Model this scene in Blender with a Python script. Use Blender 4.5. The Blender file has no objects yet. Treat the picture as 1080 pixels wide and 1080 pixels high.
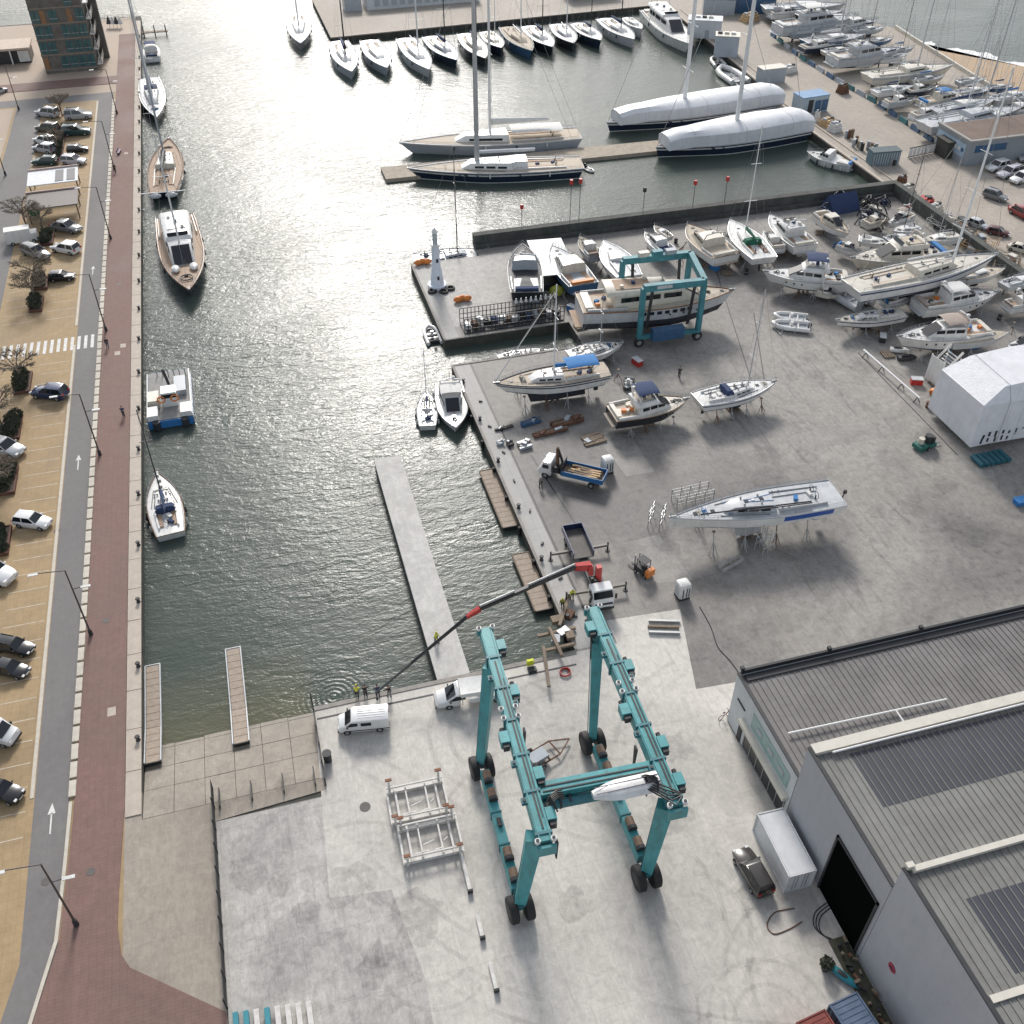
import bpy, math, random
from mathutils import Vector, Matrix
rnd = random.Random(7)
SC = bpy.context.scene
COL = SC.collection
R = math.radians
# ---------------------------------------------------------------- camera
EYE = 80.0
PITCH = math.atan(911/1050.0)
YAW = R(15.75)
cam_data = bpy.data.cameras.new('camera')
cam_data.sensor_width = 36.0
cam_data.lens = 35.0
cam_data.clip_start = 1.0
cam_data.clip_end = 20000.0
cam = bpy.data.objects.new('camera', cam_data)
COL.objects.link(cam)
cam.location = (0, 0, EYE)
cam.rotation_euler = (math.pi/2 - PITCH, 0, -YAW)
SC.camera = cam
# ---------------------------------------------------------------- sky, sun, exposure
SUN_EL, SUN_AZ = R(32), R(8)          # azimuth clockwise from +Y
w = bpy.data.worlds.new('World')
SC.world = w
w.use_nodes = True
nt = w.node_tree
sky = nt.nodes.new('ShaderNodeTexSky')
sky.sky_type = 'NISHITA'
sky.sun_disc = False
sky.sun_elevation = SUN_EL
sky.sun_rotation = SUN_AZ
sky.air_density = 1.0
sky.dust_density = 1.6
sky.ozone_density = 1.0
hs = nt.nodes.new('ShaderNodeHueSaturation')
hs.inputs['Saturation'].default_value = 0.42
bg = nt.nodes['Background']
nt.links.new(sky.outputs[0], hs.inputs['Color'])
nt.links.new(hs.outputs[0], bg.inputs['Color'])
bg.inputs['Strength'].default_value = 0.15
sd = bpy.data.lights.new('sun', 'SUN')
sd.energy = 2.6
sd.angle = R(12)
sd.color = (1.0, 0.955, 0.90)
sun = bpy.data.objects.new('sun', sd)
COL.objects.link(sun)
sdir = Vector((math.sin(SUN_AZ)*math.cos(SUN_EL), math.cos(SUN_AZ)*math.cos(SUN_EL), math.sin(SUN_EL)))
sun.rotation_euler = (-sdir).to_track_quat('-Z', 'Y').to_euler()
sun.location = (0, 0, 120)
vs = SC.view_settings
vs.view_transform = 'Standard'
vs.look = 'None'
vs.exposure = 0.40
vs.gamma = 1.0
vs.use_curve_mapping = False
# ---------------------------------------------------------------- survey: photograph pixel + height -> place
_f = 1050.0
_fw = (math.sin(YAW)*math.cos(PITCH), math.cos(YAW)*math.cos(PITCH), -math.sin(PITCH))
_rt = (math.cos(YAW), -math.sin(YAW), 0.0)
_up = (math.sin(YAW)*math.sin(PITCH), math.cos(YAW)*math.sin(PITCH), math.cos(PITCH))
def at(u, v, z=0.0):
    a = (u-540)/_f; b = (540-v)/_f
    d = [_fw[i]+a*_rt[i]+b*_up[i] for i in range(3)]
    t = (EYE-z)/-d[2]
    return Vector((d[0]*t, d[1]*t, z))
WATER = -1.5
def V(*a): return Vector(a)
# ---------------------------------------------------------------- materials
_M = {}
def rgb(r, g, b):
    return tuple(((c/255.0)/12.92 if c <= 10 else ((c/255.0+0.055)/1.055)**2.4) for c in (r, g, b))
def mat(name, col, rough=0.6, metal=0.0, var=0.12, scale=1.2, bump=0.0, spec=0.5, coat=0.0, grime=0.0):
    if name in _M: return _M[name]
    m = bpy.data.materials.new(name); m.use_nodes = True
    n = m.node_tree.nodes; l = m.node_tree.links
    p = n['Principled BSDF']
    p.inputs['Roughness'].default_value = rough
    p.inputs['Metallic'].default_value = metal
    p.inputs['Specular IOR Level'].default_value = spec
    if coat: p.inputs['Coat Weight'].default_value = coat
    tc = n.new('ShaderNodeTexCoord')
    ns = n.new('ShaderNodeTexNoise'); ns.inputs['Scale'].default_value = scale
    ns.inputs['Detail'].default_value = 5.0; ns.inputs['Roughness'].default_value = 0.65
    l.new(tc.outputs['Object'], ns.inputs['Vector'])
    mr = n.new('ShaderNodeMapRange')
    mr.inputs[1].default_value = 0.3; mr.inputs[2].default_value = 0.7
    mr.inputs[3].default_value = 1-var; mr.inputs[4].default_value = 1+var
    l.new(ns.outputs['Fac'], mr.inputs[0])
    mx = n.new('ShaderNodeVectorMath'); mx.operation = 'SCALE'
    mx.inputs[0].default_value = col
    l.new(mr.outputs[0], mx.inputs['Scale'])
    if grime:
        mp = n.new('ShaderNodeMapping'); mp.inputs['Scale'].default_value = (1.0, 1.0, 0.22); l.new(tc.outputs['Object'], mp.inputs['Vector'])
        g2 = n.new('ShaderNodeTexNoise'); g2.inputs['Scale'].default_value = 1.9; g2.inputs['Detail'].default_value = 7; g2.inputs['Roughness'].default_value = 0.7; l.new(mp.outputs[0], g2.inputs['Vector'])
        r2 = n.new('ShaderNodeMapRange'); r2.inputs[1].default_value = 0.5; r2.inputs[2].default_value = 0.78; r2.inputs[3].default_value = 0.0; r2.inputs[4].default_value = grime; l.new(g2.outputs['Fac'], r2.inputs[0])
        gm = n.new('ShaderNodeMix'); gm.data_type = 'RGBA'; l.new(mx.outputs[0], gm.inputs['A']); gm.inputs['B'].default_value = (col[0]*.35+.03, col[1]*.33+.022, col[2]*.30+.015, 1)
        l.new(r2.outputs[0], gm.inputs['Factor']); l.new(gm.outputs['Result'], p.inputs['Base Color'])
    else: l.new(mx.outputs[0], p.inputs['Base Color'])
    if bump:
        b = n.new('ShaderNodeBump'); b.inputs['Strength'].default_value = bump
        b.inputs['Distance'].default_value = 0.05
        n2 = n.new('ShaderNodeTexNoise'); n2.inputs['Scale'].default_value = scale*9
        l.new(tc.outputs['Object'], n2.inputs['Vector'])
        l.new(n2.outputs['Fac'], b.inputs['Height']); l.new(b.outputs[0], p.inputs['Normal'])
    _M[name] = m
    return m
def ground_mat(name, col, stain=(0.55, 0.55, 0.56), amount=0.6, size=0.07, grain=0.10, rough=0.85, streak=0.0, tint=None, grid=None, gridw=0.03, mottle=0.0):
    """paving: base colour, broad stains, fine grain and optional joints cut in relief"""
    if name in _M: return _M[name]
    m = bpy.data.materials.new(name); m.use_nodes = True
    n = m.node_tree.nodes; l = m.node_tree.links
    p = n['Principled BSDF']; p.inputs['Roughness'].default_value = rough
    p.inputs['Specular IOR Level'].default_value = 0.35
    g = n.new('ShaderNodeNewGeometry')
    def noise(sc, det=6, ro=0.6, vec=None, dist=0.0):
        t = n.new('ShaderNodeTexNoise'); t.inputs['Scale'].default_value = sc
        t.inputs['Detail'].default_value = det; t.inputs['Roughness'].default_value = ro
        t.inputs['Distortion'].default_value = dist
        l.new(vec if vec else g.outputs['Position'], t.inputs['Vector']); return t.outputs['Fac']
    def ramp(src, a, b, lo, hi):
        r = n.new('ShaderNodeMapRange'); r.inputs[1].default_value = a; r.inputs[2].default_value = b
        r.inputs[3].default_value = lo; r.inputs[4].default_value = hi; l.new(src, r.inputs[0]); return r.outputs[0]
    def mul(a, b):
        t = n.new('ShaderNodeMath'); t.operation = 'MULTIPLY'; l.new(a, t.inputs[0])
        if isinstance(b, float): t.inputs[1].default_value = b
        else: l.new(b, t.inputs[1])
        return t.outputs[0]
    s1 = ramp(noise(size, 8, 0.62, dist=0.6), 0.42, 0.66, 0.0, amount)
    mp = n.new('ShaderNodeMapping'); mp.inputs['Scale'].default_value = (1, 0.16, 1); mp.inputs['Rotation'].default_value = (0, 0, 0.5)
    l.new(g.outputs['Position'], mp.inputs['Vector'])
    s2 = ramp(noise(0.6, 6, 0.7, mp.outputs[0], 1.2), 0.52, 0.75, 0.0, streak)
    s3 = ramp(noise(0.9, 6, 0.7), 0.5, 0.8, 0.0, amount*0.55)
    mix = n.new('ShaderNodeMix'); mix.data_type = 'RGBA'
    mix.inputs['A'].default_value = (*col, 1)
    mix.inputs['B'].default_value = (*(c*s for c, s in zip(col, stain)), 1)
    a1 = n.new('ShaderNodeMath'); a1.operation = 'MAXIMUM'; l.new(s1, a1.inputs[0]); l.new(s2, a1.inputs[1])
    a2 = n.new('ShaderNodeMath'); a2.operation = 'ADD'; a2.use_clamp = True; l.new(a1.outputs[0], a2.inputs[0]); l.new(s3, a2.inputs[1])
    l.new(a2.outputs[0], mix.inputs['Factor'])
    out = mix.outputs['Result']
    if tint:
        mt = n.new('ShaderNodeMix'); mt.data_type = 'RGBA'; l.new(out, mt.inputs['A']); mt.inputs['B'].default_value = (*tint, 1)
        l.new(ramp(noise(size*1.9, 5, 0.6), 0.5, 0.72, 0.0, 0.5), mt.inputs['Factor']); out = mt.outputs['Result']
    gr = ramp(noise(7.0, 3, 0.7), 0.25, 0.75, 1-grain, 1+grain)
    if mottle:
        gr = mul(gr, ramp(noise(1.15, 7, 0.72, dist=0.8), 0.36, 0.64, 1-mottle, 1+mottle*0.6))
        gr = mul(gr, ramp(noise(2.6, 5, 0.7, mp.outputs[0], 1.5), 0.40, 0.62, 1+mottle*0.35, 1-mottle*0.5))
    if grid:
        br = n.new('ShaderNodeTexBrick'); br.offset = 0.0
        br.inputs['Color1'].default_value = (1, 1, 1, 1); br.inputs['Color2'].default_value = (0.93, 0.93, 0.93, 1)
        br.inputs['Mortar'].default_value = (0.72, 0.72, 0.72, 1); br.inputs['Scale'].default_value = 1.0
        br.inputs['Mortar Size'].default_value = gridw; br.inputs['Brick Width'].default_value = grid[0]; br.inputs['Row Height'].default_value = grid[1]
        l.new(g.outputs['Position'], br.inputs['Vector'])
        sp = n.new('ShaderNodeSeparateColor'); l.new(br.outputs['Color'], sp.inputs[0])
        gr = mul(gr, sp.outputs[0])
    sc = n.new('ShaderNodeVectorMath'); sc.operation = 'SCALE'; l.new(out, sc.inputs[0]); l.new(gr, sc.inputs['Scale'])
    l.new(sc.outputs[0], p.inputs['Base Color'])
    rr = ramp(a2.outputs[0], 0, 1, rough, rough*0.75); l.new(rr, p.inputs['Roughness'])
    b = n.new('ShaderNodeBump'); b.inputs['Strength'].default_value = 0.35; b.inputs['Distance'].default_value = 0.03
    l.new(noise(12.0, 4), b.inputs['Height']); l.new(b.outputs[0], p.inputs['Normal'])
    _M[name] = m
    return m
def curve_pts(pts, n=6):
    pts = [Vector(p) for p in pts]; out = []
    for i in range(len(pts)-1):
        p0 = pts[max(i-1, 0)]; p1 = pts[i]; p2 = pts[i+1]; p3 = pts[min(i+2, len(pts)-1)]
        for k in range(n):
            t = k/n; out.append(0.5*((2*p1)+(p2-p0)*t+(2*p0-5*p1+4*p2-p3)*t*t+(3*p1-p0-3*p2+p3)*t**3))
    return out+[pts[-1]]
# ---------------------------------------------------------------- mesh builder
class MB:
    def __init__(s): s.v = []; s.f = []
    def add(s, vs, fs):
        o = len(s.v); s.v += [tuple(p) for p in vs]; s.f += [tuple(i+o for i in f) for f in fs]; return s
    def box(s, c, d, rz=0.0, m=None):
        x, y, z = (k/2 for k in d); c = Vector(c)
        P = [Vector((a*x, b*y, e*z)) for e in (-1, 1) for a, b in ((-1, -1), (1, -1), (1, 1), (-1, 1))]
        if m is not None: P = [m @ p + c for p in P]
        elif rz:
            cs, sn = math.cos(rz), math.sin(rz); P = [Vector((p.x*cs-p.y*sn, p.x*sn+p.y*cs, p.z)) + c for p in P]
        else: P = [p + c for p in P]
        return s.add(P, [(3, 2, 1, 0), (4, 5, 6, 7), (0, 1, 5, 4), (1, 2, 6, 5), (2, 3, 7, 6), (3, 0, 4, 7)])
    def bb(s, x0, x1, y0, y1, z0, z1): return s.box(((x0+x1)/2, (y0+y1)/2, (z0+z1)/2), (x1-x0, y1-y0, z1-z0))
    def bar(s, p, q, w, h, w2=None, h2=None):
        p = Vector(p); q = Vector(q); d = (q-p).normalized()
        sd_ = d.cross(Vector((0, 0, 1)))
        sd_ = sd_.normalized() if sd_.length > 1e-4 else Vector((1, 0, 0))
        up = sd_.cross(d).normalized()
        w2 = w if w2 is None else w2; h2 = h if h2 is None else h2
        P = []
        for c, ww, hh in ((p, w, h), (q, w2, h2)):
            P += [c - sd_*ww/2 - up*hh/2, c + sd_*ww/2 - up*hh/2, c + sd_*ww/2 + up*hh/2, c - sd_*ww/2 + up*hh/2]
        return s.add(P, [(0, 1, 2, 3), (7, 6, 5, 4), (0, 4, 5, 1), (1, 5, 6, 2), (2, 6, 7, 3), (3, 7, 4, 0)])
    def tube(s, p, q, r, r2=None, n=8):
        p = Vector(p); q = Vector(q); d = (q-p)
        if d.length < 1e-6: return s
        d.normalize(); r2 = r if r2 is None else r2
        a = d.orthogonal().normalized(); b = d.cross(a)
        P = []
        for c, rr in ((p, r), (q, r2)):
            P += [c + (a*math.cos(2*math.pi*k/n) + b*math.sin(2*math.pi*k/n))*rr for k in range(n)]
        F = [(k, (k+1) % n, n+(k+1) % n, n+k) for k in range(n)]
        F += [tuple(range(n-1, -1, -1)), tuple(range(n, 2*n))]
        return s.add(P, F)
    def path(s, pts, r, n=6):
        pts = [Vector(p) for p in pts]
        rings = []
        for i, p in enumerate(pts):
            d = (pts[min(i+1, len(pts)-1)] - pts[max(i-1, 0)]).normalized()
            a = d.cross(Vector((0.03, 0.02, 1))); a = a.normalized() if a.length > 1e-3 else Vector((1, 0, 0)); b = d.cross(a)
            rr = r[i] if isinstance(r, (list, tuple)) else r
            rings.append([p + (a*math.cos(2*math.pi*k/n) + b*math.sin(2*math.pi*k/n))*rr for k in range(n)])
        return s.loft(rings)
    def loft(s, rings, caps=(True, True), closed=True):
        n = len(rings[0]); P = [p for r in rings for p in r]; F = []
        for i in range(len(rings)-1):
            for k in range(n if closed else n-1):
                F.append((i*n+k, i*n+(k+1) % n, (i+1)*n+(k+1) % n, (i+1)*n+k))
        if caps[0]: F.append(tuple(range(n-1, -1, -1)))
        if caps[1]: F.append(tuple((len(rings)-1)*n+k for k in range(n)))
        return s.add(P, F)
    def prism(s, poly, z0, z1):
        n = len(poly)
        a = sum(poly[i][0]*poly[(i+1) % n][1]-poly[(i+1) % n][0]*poly[i][1] for i in range(n))
        if a < 0: poly = poly[::-1]
        P = [(x, y, z0) for x, y in poly] + [(x, y, z1) for x, y in poly]
        F = [tuple(range(n-1, -1, -1)), tuple(range(n, 2*n))] + [(k, (k+1) % n, n+(k+1) % n, n+k) for k in range(n)]
        return s.add(P, F)
    def ell(s, c, r, n=8, m=6, bottom=-1.0):
        c = Vector(c); rings = []
        for j in range(m+1):
            t = -math.pi/2 + math.pi*j/m; z = max(math.sin(t), bottom); q = max(math.cos(t), 0.02)
            rings.append([c + Vector((r[0]*q*math.cos(2*math.pi*k/n), r[1]*q*math.sin(2*math.pi*k/n), r[2]*z)) for k in range(n)])
        return s.loft(rings)
    def sheet(s, pts): return s.add(pts, [tuple(range(len(pts)))])
    def xf(s, M): s.v = [tuple(M @ Vector(p)) for p in s.v]; return s
    def mesh(s, name, m, smooth=None):
        me = bpy.data.meshes.new(name); me.from_pydata(s.v, [], s.f); me.validate()
        if m: me.materials.append(m)
        if smooth is not None:
            me.polygons.foreach_set('use_smooth', [True]*len(me.polygons))
            me.set_sharp_from_angle(angle=R(smooth))
        return me
    def build(s, name, m, parent=None, smooth=None, loc=None, rz=0.0):
        o = bpy.data.objects.new(name, s.mesh(name, m, smooth)); COL.objects.link(o)
        if parent is not None: o.parent = parent
        if loc is not None: o.location = loc
        if rz: o.rotation_euler = (0, 0, rz)
        return o
def tag(o, label=None, cat=None, group=None, kind=None):
    if label: o['label'] = label
    if cat: o['category'] = cat
    if group: o['group'] = group
    if kind: o['kind'] = kind
    return o
def thing(name, label, cat, loc=(0, 0, 0), rz=0.0, group=None):
    o = bpy.data.objects.new(name, None); COL.objects.link(o)
    o.empty_display_size = 0.2
    o.location = loc; o.rotation_euler = (0, 0, rz)
    return tag(o, label, cat, group)
def struct(name, mb, m, parent=None, **k): return tag(mb.build(name, m, parent, **k), kind='structure')
def inst(name, me, parent=None, loc=(0, 0, 0), rz=0.0, sc=None):
    o = bpy.data.objects.new(name, me); COL.objects.link(o)
    if parent is not None: o.parent = parent
    o.location = loc; o.rotation_euler = (0, 0, rz)
    if sc: o.scale = sc
    return o
def copy_tree(o, parent=None, label=None):
    c = o.copy(); COL.objects.link(c); c.parent = parent
    if label: c['label'] = label
    for ch in list(o.children): copy_tree(ch, c)
    return c
# common materials
WHITE = mat('white_gelcoat', (0.66, 0.655, 0.63), 0.34, var=0.10, scale=0.7, coat=0.1, grime=0.45)
CREAM = mat('cream_gelcoat', (0.58, 0.54, 0.46), 0.38, var=0.12, scale=0.8, grime=0.5)
PALEGREY = mat('pale_grey_gelcoat', (0.46, 0.475, 0.485), 0.36, var=0.12, scale=0.8, grime=0.5)
MIDGREY = mat('mid_grey_paint', (0.33, 0.36, 0.39), 0.35, var=0.08)
NAVY = mat('navy_hull_paint', (0.018, 0.028, 0.05), 0.18, var=0.15, coat=0.4)
BLACKHULL = mat('black_hull_paint', (0.02, 0.022, 0.026), 0.2, var=0.15, coat=0.3)
BLUEHULL = mat('blue_hull_paint', (0.04, 0.10, 0.19), 0.3, var=0.15)
ANTIFOUL = mat('dark_antifouling', (0.035, 0.037, 0.045), 0.85, var=0.3, scale=1.0)
BLUEFOUL = mat('blue_antifouling', (0.03, 0.09, 0.20), 0.85, var=0.3, scale=1.0)
REDFOUL = mat('red_antifouling', (0.16, 0.035, 0.025), 0.85, var=0.3, scale=1.0)
TEAK = mat('teak_deck', (0.36, 0.25, 0.17), 0.75, var=0.15, scale=2.5)
PALETEAK = mat('weathered_teak', (0.50, 0.43, 0.34), 0.8, var=0.12, scale=2.5)
VARNISH = mat('varnished_wood', (0.21, 0.10, 0.045), 0.35, var=0.2, scale=2.0)
GLASS = mat('dark_glass', (0.012, 0.015, 0.018), 0.06, var=0.1, spec=0.6)
STEEL = mat('galvanised_steel', (0.36, 0.37, 0.37), 0.45, 0.5, var=0.2, scale=2.0)
ALU = mat('aluminium_spar', (0.52, 0.53, 0.54), 0.4, 0.5, var=0.06)
WSPAR = mat('white_spar', (0.72, 0.72, 0.71), 0.35, var=0.05)
DARKSPAR = mat('carbon_spar', (0.03, 0.03, 0.033), 0.35, var=0.1)
WIRE = mat('rigging_wire', (0.32, 0.33, 0.34), 0.4, 0.6, var=0.05)
RUBBER = mat('black_rubber', (0.018, 0.018, 0.018), 0.75, var=0.25, scale=4)
DARK = mat('dark_fittings', (0.03, 0.031, 0.034), 0.6, var=0.2)
CANVASB = mat('blue_canvas', (0.03, 0.17, 0.42), 0.8, var=0.15, scale=2, bump=0.4)
CANVASN = mat('navy_canvas', (0.025, 0.045, 0.11), 0.85, var=0.15, scale=2, bump=0.4)
CANVASG = mat('green_canvas', (0.02, 0.12, 0.075), 0.85, var=0.15, scale=2, bump=0.4)
CANVASW = mat('white_canvas', (0.68, 0.67, 0.64), 0.85, var=0.08, scale=2, bump=0.4)
CANVAST = mat('taupe_canvas', (0.34, 0.28, 0.24), 0.85, var=0.12, scale=2, bump=0.4)
RUST = mat('rusty_steel', (0.13, 0.065, 0.04), 0.85, var=0.4, scale=3)
WOOD = mat('grey_timber', (0.22, 0.17, 0.125), 0.85, var=0.25, scale=3)
PALEWOOD = mat('sawn_timber', (0.52, 0.36, 0.20), 0.8, var=0.2, scale=2)
PAINTW = mat('road_paint_white', (0.62, 0.61, 0.58), 0.75, var=0.2, scale=1.5)
REDP = mat('red_paint', (0.42, 0.03, 0.025), 0.4, var=0.12)
ORANGE = mat('orange_plastic', (0.62, 0.20, 0.04), 0.5, var=0.12)
YELLOW = mat('hi_vis_yellow', (0.62, 0.66, 0.04), 0.7, var=0.1)
# ================================================================ SETTING
# ---- water: one sheet to the horizon
def water_mat():
    m = bpy.data.materials.new('harbour_water'); m.use_nodes = True
    n = m.node_tree.nodes; l = m.node_tree.links
    p = n['Principled BSDF']
    p.inputs['IOR'].default_value = 1.333
    p.inputs['Specular IOR Level'].default_value = 0.27
    p.inputs['Roughness'].default_value = 0.26
    g = n.new('ShaderNodeNewGeometry')
    def noise(sc, det, ro, rotz=0.0, stretch=(1, 1, 1), dist=0.0):
        mp = n.new('ShaderNodeMapping'); mp.inputs['Scale'].default_value = stretch; mp.inputs['Rotation'].default_value = (0, 0, rotz)
        l.new(g.outputs['Position'], mp.inputs['Vector'])
        t = n.new('ShaderNodeTexNoise'); t.inputs['Scale'].default_value = sc; t.inputs['Detail'].default_value = det
        t.inputs['Roughness'].default_value = ro; t.inputs['Distortion'].default_value = dist
        l.new(mp.outputs[0], t.inputs['Vector']); return t.outputs['Fac']
    def scale(a, k):
        t = n.new('ShaderNodeMath'); t.operation = 'MULTIPLY'; l.new(a, t.inputs[0])
        if isinstance(k, float): t.inputs[1].default_value = k
        else: l.new(k, t.inputs[1])
        return t.outputs[0]
    def add(a, b):
        t = n.new('ShaderNodeMath'); t.operation = 'ADD'; l.new(a, t.inputs[0]); l.new(b, t.inputs[1]); return t.outputs[0]
    h1 = scale(noise(0.45, 3.0, 0.55, 0.2, (0.5, 1.3, 1), 0.9), 0.21)
    h2 = scale(noise(1.7, 3.0, 0.6, 0.12, (0.6, 1.2, 1), 0.6), 0.125)
    h3 = scale(noise(4.5, 2.0, 0.5, -0.2, (0.8, 1.1, 1)), 0.032)
    calm = n.new('ShaderNodeMapRange'); calm.inputs[1].default_value = 0.36; calm.inputs[2].default_value = 0.62
    calm.inputs[3].default_value = 0.45; calm.inputs[4].default_value = 1.0; l.new(noise(0.028, 3, 0.5), calm.inputs[0])
    sq = n.new('ShaderNodeSeparateXYZ'); l.new(g.outputs['Position'], sq.inputs[0])
    def ramp(src, a, b, lo, hi):
        r = n.new('ShaderNodeMapRange'); r.inputs[1].default_value = a; r.inputs[2].default_value = b; r.inputs[3].default_value = lo; r.inputs[4].default_value = hi; l.new(src, r.inputs[0]); return r.outputs[0]
    shelter = scale(ramp(sq.outputs['Y'], 62, 125, 0.45, 1.0), ramp(sq.outputs['X'], 35, 75, 1.0, 0.35))
    hh = scale(scale(add(add(h1, h2), h3), calm.outputs[0]), shelter)
    rv = n.new('ShaderNodeMapRange'); rv.inputs[1].default_value = 0.35; rv.inputs[2].default_value = 0.65; rv.inputs[3].default_value = 0.20; rv.inputs[4].default_value = 0.30; l.new(noise(0.035, 4, 0.6, 0.3, (0.4, 1.2, 1), 1.0), rv.inputs[0]); l.new(rv.outputs[0], p.inputs['Roughness'])
    # rings where the diver's line drops in
    c = at(352, 735, WATER)
    vd = n.new('ShaderNodeVectorMath'); vd.operation = 'DISTANCE'; l.new(g.outputs['Position'], vd.inputs[0]); vd.inputs[1].default_value = c
    sn = n.new('ShaderNodeMath'); sn.operation = 'SINE'; l.new(scale(vd.outputs['Value'], 12.0), sn.inputs[0])
    fo = n.new('ShaderNodeMapRange'); fo.inputs[1].default_value = 0.5; fo.inputs[2].default_value = 5.0; fo.inputs[3].default_value = 0.013; fo.inputs[4].default_value = 0.0
    l.new(vd.outputs['Value'], fo.inputs[0])
    hh = add(hh, scale(sn.outputs[0], fo.outputs[0]))
    b = n.new('ShaderNodeBump'); b.inputs['Strength'].default_value = 1.0; b.inputs['Distance'].default_value = 1.0
    l.new(hh, b.inputs['Height']); l.new(b.outputs[0], p.inputs['Normal'])
    # body colour: green grey, paler silt in broad drifts, olive over the shallow ramp
    r = n.new('ShaderNodeMix'); r.data_type = 'RGBA'
    r.inputs['A'].default_value = (0.048, 0.063, 0.054, 1); r.inputs['B'].default_value = (0.078, 0.095, 0.081, 1)
    l.new(noise(0.02, 4, 0.6), r.inputs['Factor'])
    sp = n.new('ShaderNodeSeparateXYZ'); l.new(g.outputs['Position'], sp.inputs[0])
    sh = n.new('ShaderNodeMapRange'); sh.inputs[1].default_value = 66.0; sh.inputs[2].default_value = 76.0; sh.inputs[3].default_value = 0.85; sh.inputs[4].default_value = 0.0
    l.new(sp.outputs['Y'], sh.inputs[0])
    sx = n.new('ShaderNodeMapRange'); sx.inputs[1].default_value = -3.5; sx.inputs[2].default_value = -1.5; sx.inputs[3].default_value = 1.0; sx.inputs[4].default_value = 0.0
    l.new(sp.outputs['X'], sx.inputs[0])
    r2 = n.new('ShaderNodeMix'); r2.data_type = 'RGBA'; l.new(r.outputs['Result'], r2.inputs['A']); r2.inputs['B'].default_value = (0.115, 0.112, 0.070, 1)
    l.new(scale(sh.outputs[0], sx.outputs[0]), r2.inputs['Factor'])
    l.new(r2.outputs['Result'], p.inputs['Base Color'])
    return m
wm = MB()
wm.sheet([(-6000, -300, WATER), (6000, -300, WATER), (6000, 9000, WATER), (-6000, 9000, WATER)])
struct('water', wm, water_mat())
# ---- paving materials
APRON = ground_mat('pale_apron_concrete', (0.575, 0.545, 0.495), (0.62, 0.62, 0.63), 0.7, 0.06, 0.05, 0.7, 0.6, mottle=0.13, grid=(6.0, 6.0), gridw=0.012)
APRON2 = ground_mat('scuffed_apron_concrete', (0.47, 0.452, 0.42), (0.55, 0.55, 0.56), 0.8, 0.10, 0.09, 0.75, 0.6, mottle=0.2, grid=(6.0, 6.0), gridw=0.015)
YARD = ground_mat('yard_asphalt_concrete', (0.32, 0.302, 0.275), (0.36, 0.36, 0.38), 1.0, 0.036, 0.08, 0.72, 0.85, mottle=0.17, tint=(0.315, 0.285, 0.25), grid=(9.0, 9.0), gridw=0.012)
TRACK = ground_mat('track_concrete', (0.42, 0.41, 0.385), (0.62, 0.62, 0.62), 0.7, 0.16, 0.07, 0.75, 0.3, grid=(3.0, 5.0))
PIERC = ground_mat('pier_concrete', (0.52, 0.505, 0.475), (0.6, 0.6, 0.6), 0.6, 0.22, 0.06, 0.75, 0.3, mottle=0.12, grid=(4.0, 5.0), gridw=0.01)
TAN = ground_mat('tan_parking', (0.395, 0.285, 0.16), (0.64, 0.63, 0.63), 0.65, 0.09, 0.07, 0.85, 0.35, mottle=0.08, grid=(0.8, 0.8), gridw=0.012)
ROADM = ground_mat('grey_road', (0.185, 0.177, 0.17), (0.74, 0.74, 0.76), 0.6, 0.12, 0.06, 0.85, 0.4, mottle=0.07)
REDM = ground_mat('red_paving', (0.225, 0.138, 0.115), (0.66, 0.68, 0.70), 0.6, 0.09, 0.07, 0.85, 0.35, mottle=0.08, grid=(0.6, 0.3), gridw=0.012)
RAMPG = ground_mat('beige_concrete', (0.36, 0.315, 0.262), (0.66, 0.66, 0.66), 0.7, 0.10, 0.07, 0.85, 0.5, tint=(0.25, 0.22, 0.20), mottle=0.12, grid=(3.6, 5.0), gridw=0.01)
SLABM = ground_mat('wet_ramp_concrete', (0.30, 0.262, 0.218), (0.55, 0.56, 0.54), 0.8, 0.20, 0.10, 0.7, 0.4, mottle=0.16)
PLAZA = ground_mat('plaza_paving', (0.42, 0.335, 0.26), (0.78, 0.78, 0.78), 0.5, 0.06, 0.06, 0.85, 0.1)
MOLEM = ground_mat('mole_paving', (0.40, 0.355, 0.30), (0.66, 0.66, 0.67), 0.7, 0.05, 0.07, 0.85, 0.5, mottle=0.12)
COPING = mat('coping_stone', (0.44, 0.38, 0.315), 0.8, var=0.12, scale=0.9, bump=0.3)
KERBM = mat('kerb_stone', (0.52, 0.475, 0.40), 0.8, var=0.12, scale=1.5, bump=0.3)
QUAYW = mat('weedy_quay_wall', (0.060, 0.060, 0.050), 0.9, var=0.4, scale=0.5, bump=0.6)
SAND = ground_mat('beach_sand', (0.46, 0.335, 0.22), (0.75, 0.75, 0.74), 0.6, 0.05, 0.05, 0.9, 0.1)
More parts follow.
